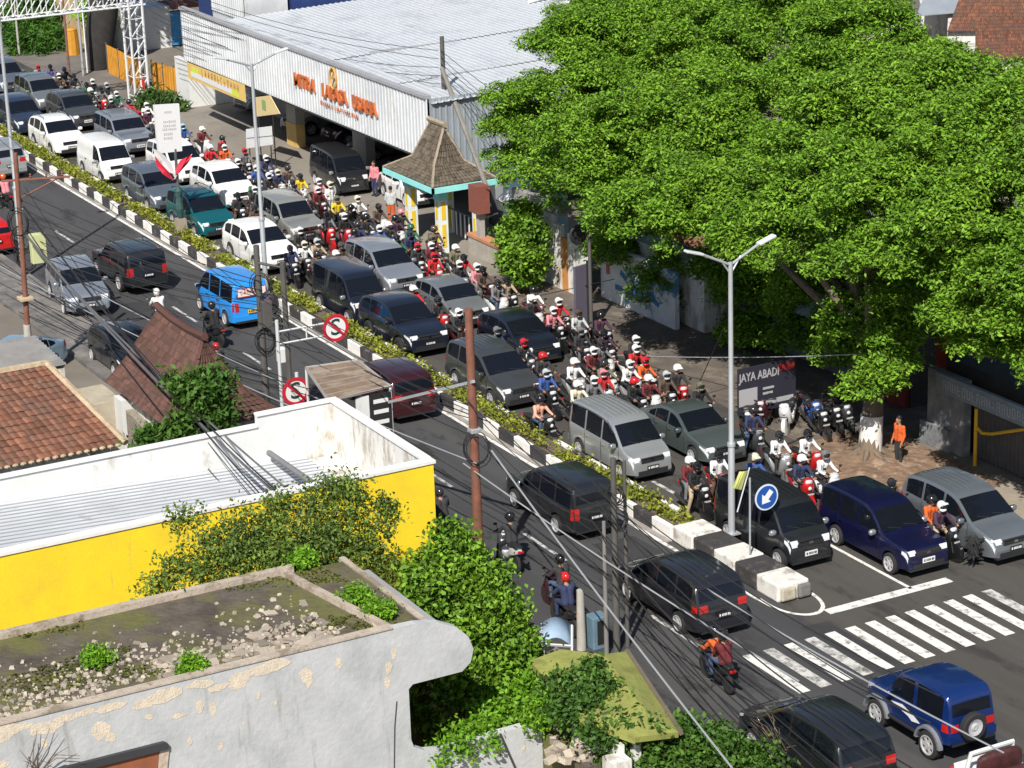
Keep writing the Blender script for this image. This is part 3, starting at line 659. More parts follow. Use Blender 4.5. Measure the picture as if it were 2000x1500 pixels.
def car(kind, label, px, py, paintmat, opts=(), rear=False, rz=0., name='car', cat='car', group=None, y=None, z=.22, roof=None):
    P, K = car_parts(kind, opts)
    hd = rz+(math.pi if rear else 0.)
    p = at(px, py, z); fwd = Vector((math.cos(hd), math.sin(hd), 0))
    c = p-fwd*K['L']/2 if not rear else p+fwd*K['L']/2
    if y is not None: c.y = y
    t = thing(name, label, cat, (c.x, c.y, 0), hd, group)
    for n, mb, sub in P:
        me, pm = _mesh(mb, n, 'c'); o = link(n, me, t, mats={i: paintmat for i in pm})
        if sub:
            me, pm = _mesh(sub[1], sub[0], 's'); link(sub[0], me, o, mats={i: paintmat for i in pm})
    w = .2 if kind != 'jeep' else .25
    tm, rm = wheel_data(K['r'], w, 'darkrim' in opts)
    for xw in (K['fo'], K['fo']+K['wb']):
        for sg in (-1, 1):
            o = link('wheel', tm, t, (K['L']/2-xw, sg*(K['W']/2-w/2+(.03 if kind != 'jeep' else .07)), K['r']), 0 if sg < 0 else math.pi)
            link('rim', rm, o)
    CARS.append((label, c.x, c.y, hd, t)); return t
black = paintm('black', (.02, .022, .026)); bluek = paintm('blue_black', (.012, .016, .03)); white = paintm('white', (.80, .80, .79), 0.); silver = paintm('silver', (.42, .44, .45), .55)
sbeige = paintm('silver_beige', (.36, .37, .34), .5); greyb = paintm('blue_grey', (.16, .19, .23), .5); dgrey = paintm('dark_grey', (.07, .075, .08), .4); greygreen = paintm('grey_green', (.12, .15, .15), .5)
teal = paintm('teal', (.005, .12, .14), .3); navy = paintm('navy', (.006, .0075, .04), .15); bus_blue = paintm('minibus_blue', (.02, .27, .75), 0.); jblue = paintm('bright_blue', (.006, .026, .135), .2); maroon = paintm('maroon', (.045, .008, .012), .25)
red = paintm('red', (.5, .012, .012), 0.); lblue = paintm('light_blue', (.3, .45, .58), .4); silver2 = paintm('cool_silver', (.34, .37, .42), .55); gsilver = paintm('grey_silver', (.24, .26, .27), .5)
G1 = 'cars queueing towards the crossing'; G2 = 'cars driving away along the near roadway'
# queue in the lane beside the median, from the stop line backwards
car('box', 'black boxy minivan first in the queue beside the lamp post at the stop line', 1557, 1104, black, ('ribs', 'wplate'), group=G1, name='minivan', cat='van', y=39.05)
car('van', 'silver minivan with dark windows beside the median, behind the black scooter', 1268, 930, silver, ('ribs', 'visors'), group=G1, name='minivan', cat='van', y=39.0)
car('mpv', 'dark grey ribbed-roof people carrier behind the silver minivan', 1003, 793, dgrey, ('ribs',), group=G1, y=39.0)
car('suv', 'glossy blue-black compact SUV waiting behind the grey people carrier', 828, 690, bluek, ('darkrim',), group=G1, y=39.0)
car('box', 'blue-black boxy van with white number plate behind the small SUV', 692, 630, bluek, ('wplate',), group=G1, name='minivan', cat='van', y=39.0)
car('suv', 'white SUV with dark grille behind the black boxy van', 543, 528, white, (), group=G1, y=39.0)
car('mpv', 'teal green people carrier behind the flagged banner post', 424, 460, teal, ('rails', 'darkrails'), group=G1, y=39.0)
car('mpv', 'blue-grey people carrier to the left of the flagged banner post', 314, 410, greyb, (), group=G1, y=39.0)
car('box', 'white windowless delivery van beside the median hedge', 224, 352, white, ('blind',), group=G1, name='delivery_van', cat='van', y=39.0)
car('suv', 'white small SUV with dark windows ahead of the dark car with the blue light', 127, 303, white, ('rails',), group=G1, y=38.95)
pol = car('mpv', 'dark blue patrol car with a blue light on its dashboard', 62, 258, paintm('dark_blue', (.02, .035, .07)), (), group=G1, y=38.95)
b = MB(M('blue_beacon', (.01, .02, .5), .2, var=0, emit=(.02, .04, 1, 4))); b.ball((.95, -.05, 1.15), (.06, .2, .06), 8, 6, .6)
link('beacon', b.data('beacon', smooth=True), pol)
# second lane
car('kijang', 'navy blue family van first in the middle lane at the stop line', 1793, 1117, navy, ('wplate',), group=G1, y=41.55)
car('sedan', 'grey-green sedan waiting between the silver minivan and the scooters', 1440, 895, greygreen, (), group=G1, y=41.75)
car('hatch', 'blue-black small car with a blue windscreen among the motorcycles', 1068, 704, bluek, ('darkrim',), group=G1, y=42.0)
car('hatch', 'grey-silver rounded hatchback beside the blue-black boxy van', 918, 635, gsilver, (), group=G1, y=42.0)
car('mpv', 'silver blue people carrier behind the grey hatchback', 785, 572, silver2, (), group=G1, y=41.9)
car('kijang', 'silver beige family van beside the white SUV', 622, 468, sbeige, (), group=G1, y=41.9)
car('suv', 'white SUV behind the silver beige van, teal car at its side', 484, 402, white, (), group=G1, y=41.9)
car('mpv', 'white people carrier with a red stripe behind the banner post', 392, 352, white, (), group=G1, y=41.9)
car('offroad', 'silver squared off-road wagon with roof bars and blue windows', 278, 300, silver2, ('rails', 'wplate'), group=G1, y=41.9)
car('suv', 'dark grey SUV behind the silver off-road wagon', 180, 248, dgrey, ('rails', 'wplate'), group=G1, y=41.8)
car('mpv', 'grey people carrier with bright headlights behind the dark grey SUV', 107, 213, gsilver, (), group=G1, y=41.8)
car('mpv', 'dark blue people carrier at the far tail of the queue', 40, 178, greyb, (), group=G1, y=41.6)
# kerb side
car('mpv', 'blue-grey people carrier at the right edge beside the orange-jacketed rider', 1950, 1096, paintm('steel', (.19, .215, .24), .5), ('ribs',), group=G1, y=44.25)
car('box', 'black minivan leaving the showroom forecourt', 694, 374, black, (), name='minivan', cat='van', rz=-.06)
# near roadway, driving away
car('mpv', 'dark grey people carrier with lit brake lights next to the median end block', 1398, 1236, paintm('charcoal', (.02, .021, .027)), ('ribs',), True, group=G2, y=34.2)
car('kijang', 'black family van seen from behind next to the lower median hedge', 1140, 1046, black, (), True, group=G2, y=34.95)
car('mpv', 'maroon people carrier seen from behind by the rusty stall roof', 822, 812, maroon, (), True, group=G2, y=35.2)
bus = car('box', 'bright blue public minibus with a white and red rear banner', 488, 632, bus_blue, ('yplate',), True, group=G2, name='minibus', cat='minibus', y=34.9)
car('offroad', 'black off-road wagon with roof bars driving away near the lane dashes', 264, 570, black, ('rails', 'darkrails'), True, group=G2, y=33.2)
car('suv', 'silver people carrier facing the camera at the left kerb', 178, 612, silver2, ('ribs',), rz=-.12)
car('hatch', 'red hatchback seen from behind at the left edge', -4, 493, red, (), True, rz=.05)
car('mpv', 'pale silver car driving away at the far left edge', 12, 345, silver, (), True, y=34.8)
jp = car('jeep', 'blue short off-roader with spare wheel on its tail, past the crosswalk', 1899, 1452, jblue, ('flares', 'spare'), True, group=G2, name='off_roader', cat='car', z=.5)
b = MB(M('decal_white', (.78, .8, .82), .5, var=0))
for sg in (-1, 1):
    b = MB(M('decal_white', (.78, .8, .82)))
    b.extr([(.55, sg*.772, .95), (.1, sg*.772, 1.02), (-.35, sg*.772, .9), (-.62, sg*.772, .78), (-.3, sg*.772, .72), (-.15, sg*.772, .8), (.15, sg*.772, .86)][::-sg], (0, sg*.004, 0)); link('decal', b.data('decal'), jp)
car('mpv', 'black car at the bottom edge behind the dry twigs', 1700, 1552, black, ('ribs',), True, group=G2, y=31.9)
car('sedan', 'pale blue car parked at the bottom left by the stone wall', -30, 762, lblue, (), rz=-.9)
car('hatch', 'black car parked behind the brown gabled roof', 280, 731, black, (), y=28.9)
# the white car with a maroon interior, bottom right corner
def open_car():
    p = at(1902, 1480, .9)+Vector((2.0, 0, 0))
    t = thing('open_car', 'white open-topped car with maroon seats cut by the bottom right corner', 'car', (p.x, p.y, 0), 0)
    b = MB('P'); b.mats = [white]; b.c = 0
    out = [(2.1, -.55), (2.1, .55), (1.9, .76), (-1.7, .8), (-2.0, .6), (-2.0, -.6), (-1.7, -.8), (1.9, -.76)]
    b.extr([(x, y, .3) for x, y in out], (0, 0, .62)); b.extr([(2.05, -.5, .92), (2.05, .5, .92), (.75, .62, .92), (.75, -.62, .92)], (0, 0, .1))
    link('body', b.data('body'), t)
    mr = M('maroon_leather', (.06, .018, .018), .6, var=.35, vs=5)
    for x in (.1, -.75):
        s = MB(mr); s.ball((x, 0, .95), (.3, .66, .12), 12, 8, .5); s.ball((x-.32, 0, 1.2), (.12, .66, .3), 12, 8, .5); link('seat', s.data('seat', smooth=True), t)
    f = MB(white); f.tube([(.72, -.66, .95), (.45, -.6, 1.42), (.45, .6, 1.42), (.72, .66, .95)], .045, 6)
    link('windscreen_frame', f.data('windscreen_frame', smooth=True), t); f = MB(white)
    f.tube([(-1.45, -.68, .9), (-1.35, -.62, 1.45), (-1.35, .62, 1.45), (-1.45, .68, .9)], .06, 6); link('roll_bar', f.data('roll_bar', smooth=True), t)
    sw = MB(trim); sw.lathe([(.15, -.012), (.18, 0), (.15, .012), (.14, 0)], 16, (.45, .35, 1.05), 'x'); link('steering_wheel', sw.data('steering_wheel', smooth=True), t)
    tm, rm = wheel_data(.31, .2, False)
    for x in (1.3, -1.25):
        for sg in (-1, 1): o = link('wheel', tm, t, (x, sg*.72, .31), 0 if sg < 0 else math.pi); link('rim', rm, o)
    for sg in (-1, 1):
        l = MB(lamp_r); l.ball((-2.0, sg*.6, .75), (.06, .13, .1), 10, 6, .6); link('tail_light', l.data('tail_light', smooth=True), t)
open_car()
# minibus banner on the rear glass and side opening
b = MB(M('banner_white', (.78, .72, .68), .6, var=.05)); b.box((-2.045, 0, 1.52), (.012, 1.18, .34))
b.use(M('banner_red', (.6, .07, .05), .6, var=.05)); b.box((-2.052, 0, 1.685), (.012, 1.2, .03)); b.box((-2.052, 0, 1.355), (.012, 1.2, .03))
for yy in (-.6, .6): b.box((-2.053, yy, 1.52), (.012, .03, .34))
glyphs(b, (-2.048, .45, 1.44), (0, -1, 0), (0, 0, 1), 7, .16, .13)
link('rear_banner', b.data('rear_banner'), bus)
# cars parked in the open ground floor of the showroom
for (px, py, pm, kd, lb) in [(690, 305, silver2, 'sedan', 'silver blue sedan parked under the showroom beside the wide pillar'), (562, 258, silver, 'suv', 'silver car parked nose out behind the yellow based pillar'), (470, 215, gsilver, 'suv', 'grey car parked deep under the yellow banner'), (770, 340, maroon, 'sedan', 'dark red car under the showroom behind the gate shelter'), (640, 275, maroon, 'hatch', 'dark maroon car in the shade beside the silver blue sedan')]:
    car(kd, lb, px, py, pm, (), rz=-1.45, group='cars parked under the showroom')
car('sedan', 'white sedan standing behind the gate shelter columns', 838, 398, white, (), rz=-.05)
# ================================================================ PEOPLE AND MOTORCYCLES
PAL = {}
def cloth(name, col): 
    if name not in PAL: PAL[name] = M('cloth_'+name.replace(' ', '_'), col, .85, var=.18, vs=9, bump=.25, bs=30)
    return PAL[name]
CL = dict(black=(.016, .016, .018), dark=(.03, .03, .033), navy=(.025, .035, .09), blue=(.04, .09, .3), red=(.5, .02, .025), maroon=(.13, .018, .022), orange=(.62, .11, .02), white=(.74, .74, .73), cream=(.66, .62, .48), grey=(.16, .16, .17), olive=(.15, .14, .09), brown=(.09, .06, .045),
          yellow=(.72, .5, .02), pink=(.62, .22, .25), teal=(.02, .2, .2), green=(.03, .12, .06), peach=(.7, .36, .26), beige=(.4, .31, .2), purple=(.1, .09, .22), denim=(.06, .1, .18), plum=(.06, .025, .05))
for k_, v_ in CL.items(): cloth(k_, v_)
CL['pale grey'] = (.45, .47, .48); cloth('pale grey', CL['pale grey'])
CL['light blue'] = (.25, .48, .62); cloth('light blue', CL['light blue'])
skin = M('skin', (.33, .19, .12), .6, var=.08, vs=8); shoe = M('shoe', (.03, .028, .026), .7, var=.1)
HEL = {}
def helm(n):
    if n not in HEL: HEL[n] = M('helmet_'+n.replace(' ', '_'), CL[n], .18, var=.0, coat=.5)
    return HEL[n]
visor = M('visor', (.02, .022, .026), .08, var=0)
hairm = M('hair', (.012, .01, .009), .6, var=.1)
def capsule(mb, a, b, r0, r1): 
    a, b = Vector(a), Vector(b); mb.tube([a, a.lerp(b, .5), b], [r0, (r0+r1)/2, r1], 9); mb.ball(a, r0*1.0, 9, 6); mb.ball(b, r1*1.0, 9, 6)
def body_mesh(name, pelvis, neck, head, sh, el, ha, hip, kn, ft, toe, hdir=(1, 0, 0), grip=True, headless=False):
    """one continuous skin over a posed skeleton: limbs as tapered capsules fused by a voxel remesh; colours follow the nearest limb"""
    pelvis, neck, head = Vector(pelvis), Vector(neck), Vector(head)
    segs = []
    def seg(a, b, r0, r1, m): segs.append((Vector(a), Vector(b), r0, r1, m)); capsule(mb, a, b, r0, r1)
    mb = MB(PH)
    mid = pelvis.lerp(neck, .5); chest = pelvis.lerp(neck, .75)
    for s in (-1, 1):
        o = Vector((0, s*.085, 0)); seg(pelvis+o*.9, mid+o*.8, .125, .115, 0); seg(mid+o*.9, chest+o*1.15, .115, .125, 0)
        S, E, H = [Vector((p[0], p[1]*s, p[2])) for p in (sh, el, ha)]
        seg(chest+o, S, .105, .082, 0); seg(S, E, .072, .055, 0); seg(E, H, .055, .04, 0)
        hd = (H-E).normalized(); seg(H, H+hd*.07, .04, .036, 2)
        P, K, F, T = [Vector((p[0], p[1]*s, p[2])) for p in (hip, kn, ft, toe)]
        seg(pelvis+o, P, .12, .105, 1); seg(P, K, .1, .07, 1); seg(K, F, .072, .048, 1); seg(F, T, .05, .04, 3)
    seg(neck, head-Vector((0, 0, .08)), .06, .055, 2)
    hv = Vector(hdir); mb.ball(head, (.095, .078, .12), 12, 9); segs.append((head, head+Vector((0, 0, .03)), .1, .1, 2))
    sd = Vector((-hv.y, hv.x, 0))
    mb.ball(head+hv*.095+Vector((0, 0, -.015)), (.025, .016, .026), 8, 6); mb.ball(head+hv*.07+Vector((0, 0, -.085)), (.03, .04, .03), 8, 6)
    for s in (-1, 1): mb.ball(head+sd*s*.08, (.02, .016, .032), 8, 6)
    me = mb.data(name); o = bpy.data.objects.new(name, me); COL.objects.link(o)
    md = o.modifiers.new('r', 'REMESH'); md.mode = 'VOXEL'; md.voxel_size = .021
    sm = o.modifiers.new('s', 'SMOOTH'); sm.iterations = 3; sm.factor = .5
    dg = bpy.context.evaluated_depsgraph_get(); dg.update()
    r = bpy.data.meshes.new_from_object(o.evaluated_get(dg)); bpy.data.objects.remove(o); bpy.data.meshes.remove(me)
    A = np.array([s[0] for s in segs]); B = np.array([s[1] for s in segs]); D = B-A; LL = (D**2).sum(1)+1e-9; RR = np.array([(s[2]+s[3])/2 for s in segs]); MI = [s[4] for s in segs]
    vs = [v.co.copy() for v in r.vertices]; fs = [tuple(p.vertices) for p in r.polygons]
    out = MB(); out.mats = [PH, PH, skin, shoe]
    for f in fs:
        c = np.mean([vs[i] for i in f], 0); t = np.clip(((c-A)*D).sum(1)/LL, 0, 1); d = np.linalg.norm(A+D*t[:, None]-c, axis=1)-RR
        out.mi.append(MI[int(d.argmin())])
    out.v = [tuple(v) for v in vs]; out.f = fs; bpy.data.meshes.remove(r)
    # hands: palm ends in four unequal bent fingers and a thumb off its side; eyes and mouth
    for s in (-1, 1):
        E, H = Vector((el[0], el[1]*s, el[2])), Vector((ha[0], ha[1]*s, ha[2])); d = (H-E).normalized(); up = Vector((0, 0, 1)); side = d.cross(up).normalized(); dn = side.cross(d).normalized()
        if dn.z > 0: dn = -dn
        base = H+d*.085; out.c = 2
        for k, ln in enumerate((.036, .042, .04, .032)):
            q = base+side*(k-1.5)*.019
            if grip: out.tube([q, q+d*ln*.8, q+d*ln+dn*.028, q+d*ln*.55+dn*.052], [.0095, .0092, .0088, .0075], 5)
            else: out.tube([q, q+d*ln, q+d*ln*1.7+dn*.012, q+d*ln*2.1+dn*.03], [.0095, .009, .0085, .007], 5)
        th = H+d*.035-side*s*.04; out.tube([th, th+d*.03-side*s*.022+dn*.012, th+d*.055-side*s*.014+dn*.03], [.011, .010, .008], 5)
    return out.data(name, smooth=True, ang=60)
RIDE = body_mesh('person', (-.15, 0, .86), (-.02, 0, 1.36), (.04, 0, 1.52), (-.03, .19, 1.30), (.13, .29, 1.08), (.36, .27, 1.03), (-.1, .1, .84), (.26, .17, .80), (.2, .17, .40), (.36, .17, .36))
FOOT = body_mesh('person', (-.15, 0, .86), (-.02, 0, 1.36), (.04, 0, 1.52), (-.03, .19, 1.30), (.13, .29, 1.08), (.36, .27, 1.03), (-.1, .1, .84), (.2, .27, .62), (.12, .34, .1), (.27, .36, .05))
PILL = body_mesh('person', (-.52, 0, .92), (-.43, 0, 1.42), (-.38, 0, 1.58), (-.44, .18, 1.36), (-.33, .24, 1.12), (-.2, .17, 1.0), (-.46, .1, .90), (-.13, .24, .86), (-.16, .25, .46), (0, .26, .42))
STAND = body_mesh('person', (0, 0, .93), (0, 0, 1.42), (.03, 0, 1.6), (-.01, .19, 1.37), (-.02, .25, 1.1), (.08, .25, .88), (0, .09, .9), (.03, .1, .5), (-.02, .1, .09), (.12, .11, .05), grip=False)
def helmet_mesh(c):
    b = MB(PH); c = Vector(c)
    b.ball(c+Vector((-.01, 0, .03)), (.155, .132, .15), 16, 10)
    b.use(visor).ball(c+Vector((.045, 0, .015)), (.112, .118, .075), 14, 8, .8)
    b.use(PH).box(c+Vector((.14, 0, .115)), (.09, .2, .015), ry=.25)
    b.ball(c+Vector((.055, 0, -.09)), (.095, .105, .045), 12, 6, .7)
    return b.data('helmet', smooth=True, ang=50)
def open_helmet_mesh(c):
    b = MB(PH); c = Vector(c); vs = []
    b.lathe([(.155, -.02), (.158, .05), (.14, .12), (.09, .165), (.02, .18)], 18, c+Vector((-.012, 0, 0)))
    b.ball(c+Vector((-.06, 0, -.04)), (.10, .125, .08), 12, 6, .8)
    b.box(c+Vector((.15, 0, .06)), (.11, .22, .014), ry=.3)
    return b.data('helmet', smooth=True, ang=50)
HC = dict(ride=(.04, 0, 1.53), pill=(-.38, 0, 1.59), stand=(.03, 0, 1.61))
HM = {(k, t): (helmet_mesh if t else open_helmet_mesh)(v) for k, v in HC.items() for t in (0, 1)}
def hair_mesh(c):
    b = MB(hairm); c = Vector(c); b.ball(c+Vector((-.02, 0, .035)), (.1, .088, .1), 12, 8); return b.data('hair', smooth=True)
HAIR = {k: hair_mesh(v) for k, v in HC.items()}
# ---- motorcycle
def bike_parts():
    D = {}
    b = MB(PH)   # fairing: leg shield, floor, rear shell, front fender
    b.extr([(.52, -.0, .98), (.60, 0, .80), (.50, 0, .5), (.36, 0, .34), (.28, 0, .34), (.40, 0, .62), (.44, 0, .96)], (0, .001, 0)); b = MB(PH)
    def shell(rows):
        n = 10; V = []
        for (x, z, hw, hh) in rows:
            for j in range(n):
                q = 2*math.pi*j/n; V.append((x, hw*math.copysign(abs(math.cos(q))**.7, math.cos(q)), z+hh*math.copysign(abs(math.sin(q))**.7, math.sin(q))))
        N = len(rows); b.mesh(V, [(i*n+j, (i+1)*n+j, (i+1)*n+(j+1) % n, i*n+(j+1) % n) for i in range(N-1) for j in range(n)]+[tuple(range(n)), tuple((N-1)*n+j for j in range(n-1, -1, -1))])
    shell([(.66, .80, .08, .07), (.58, .78, .19, .20), (.50, .70, .22, .30), (.42, .56, .21, .26), (.32, .42, .16, .14), (.2, .36, .15, .09), (0, .36, .15, .09), (-.15, .42, .14, .12), (-.3, .58, .15, .16), (-.6, .66, .13, .12), (-.85, .76, .08, .08), (-.95, .82, .03, .03)])
    shell([(.56, .98, .06, .03), (.52, .98, .17, .09), (.42, .99, .16, .08), (.34, 1.0, .06, .03)])
    b.lathe([(.30, -.075), (.325, -.06), (.325, .06), (.30, .075)], 18, (.66, 0, .28), 'y')
    D['body'] = b.data('body', smooth=True, ang=40)
    b = MB(trim); b.ball((-.18, 0, .76), (.3, .15, .06), 12, 6, .6); b.ball((-.6, 0, .83), (.26, .13, .055), 12, 6, .6); D['seat'] = b.data('seat', smooth=True)
    b = MB(trim); b.tube([(.36, -.36, 1.02), (.45, -.2, 1.04), (.47, 0, 1.0), (.45, .2, 1.04), (.36, .36, 1.02)], .017, 6); b.tube([(.36, -.36, 1.02), (.30, -.38, 1.015)], .023, 6); b.tube([(.36, .36, 1.02), (.30, .38, 1.015)], .023, 6)
    for s in (-1, 1): b.tube([(.47, s*.08, .95), (.66, s*.08, .28)], .022, 6)
    D['handlebar'] = b.data('handlebar', smooth=True)
    b = MB(lamp_w); b.ball((.56, 0, .97), (.07, .12, .06), 10, 6, .7); b.ball((.645, 0, .78), (.06, .07, .07), 10, 6); D['headlight'] = b.data('headlight', smooth=True)
    for nm, s in (('a', -1), ('b', 1)):
        b = MB(trim); b.tube([(.42, s*.24, 1.04), (.40, s*.30, 1.2)], .008, 4); b.ball((.40, s*.32, 1.23), (.02, .065, .04), 8, 6, .7); b.use(chrome).box((.377, s*.32, 1.23), (.006, .1, .06)); D['mirror'+nm] = b.data('mirror', smooth=True)
    b = MB(lamp_r); b.ball((-.93, 0, .77), (.05, .1, .045), 8, 6, .7); D['tail_light'] = b.data('tail_light', smooth=True)
    b = MB(M('exhaust', (.12, .12, .12), .35, .7, var=.1)); b.tube([(0, -.16, .26), (-.35, -.2, .28), (-.85, -.2, .42)], [.03, .055, .06], 8); D['exhaust'] = b.data('exhaust', smooth=True)
    b = MB(plate_k); b.box((.725, 0, .62), (.012, .26, .11)); b.use(plate_w)
    for k in range(6): b.box((.733, -.095+.038*k, .62), (.004, .02, .05))
    D['number_plate'] = b.data('number_plate')
    b = MB(tyre_m); b.lathe([(.20, -.045), (.26, -.05), (.285, -.02), (.285, .02), (.26, .05), (.20, .045)], 20, axis='y'); D['wheel'] = b.data('wheel', smooth=True)
    b = MB(rim_m)
    for k in range(5): a = k*2*math.pi/5; b.box((math.cos(a)*.1, 0, math.sin(a)*.1), (.2, .03, .035), ry=-a)
    b.lathe([(.185, -.04), (.205, -.045), (.205, .045), (.185, .04)], 20, axis='y'); D['rim'] = b.data('rim', smooth=True, ang=30)
    b = MB(trim); b.tube([(-.1, .13, .3), (-.14, .3, .02)], .012, 5); b.ball((-.1, 0, .3), (.22, .13, .13), 10, 6, .7); D['engine'] = b.data('engine', smooth=True)
    return D
BK = bike_parts()
BIKEN = [0]
BP = dict(black=paintm('bike_black', (.015, .015, .017)), red=paintm('bike_red', (.5, .015, .015)), white=paintm('bike_white', (.76, .76, .75)), blue=paintm('bike_blue', (.03, .08, .3)), silver=silver, grey=dgrey, green=paintm('bike_green', (.03, .12, .06)), maroon=maroon)
THINGS = []   # (object, words, category, px, py)
def bike(x, y, hd, colour, lean=0.):
    t = thing('motorcycle', None, 'motorcycle', (x, y, 0), hd, 'motorcycles in and around the queue'); t.rotation_euler = (lean, 0, hd)
    link('body', BK['body'], t, mats={0: BP[colour]})
    for n in ('seat', 'handlebar', 'headlight', 'tail_light', 'exhaust', 'number_plate', 'engine'): link(n, BK[n], t)
    link('mirror', BK['mirrora'], t); link('mirror', BK['mirrorb'], t)
    for xx in (.66, -.6): o = link('wheel', BK['wheel'], t, (xx, 0, .285)); link('rim', BK['rim'], o)
    return t
def person(mesh, pose, x, y, hd, jacket, trousers, helmet, open_=None, lean=0.):
    t = thing('person', None, 'person', (x, y, 0), hd, 'people riding and walking among the traffic'); t.rotation_euler = (lean, 0, hd)
    link('figure', mesh, t, mats={0: cloth(jacket, CL[jacket]), 1: cloth(trousers, CL[trousers])})
    if helmet is None: link('hair', HAIR[pose], t)
    else: link('helmet', HM[(pose, 0 if open_ else 1)], t, mats={0: helm(helmet)})
    return t
TR = ['dark', 'navy', 'denim', 'brown', 'grey', 'black', 'dark', 'beige']
RID = []
def rider(hx, hy, jacket, helmet, colour='black', pillion=None, rear=False, rz=None, trousers=None, foot=None, solo=False):
    p = at(hx, hy, 1.55)
    for _ in range(1):
        pass
    hd = (math.pi if rear else 0)+(rz if rz is not None else random.uniform(-.16, .16))
    tr = trousers or random.choice(TR); ft = random.random() < .45 if foot is None else foot
    ln = random.uniform(-.05, .05)
    RID.append([p.x, p.y, hd, jacket, helmet, colour, pillion, rear, tr, ft, ln, hx, hy])
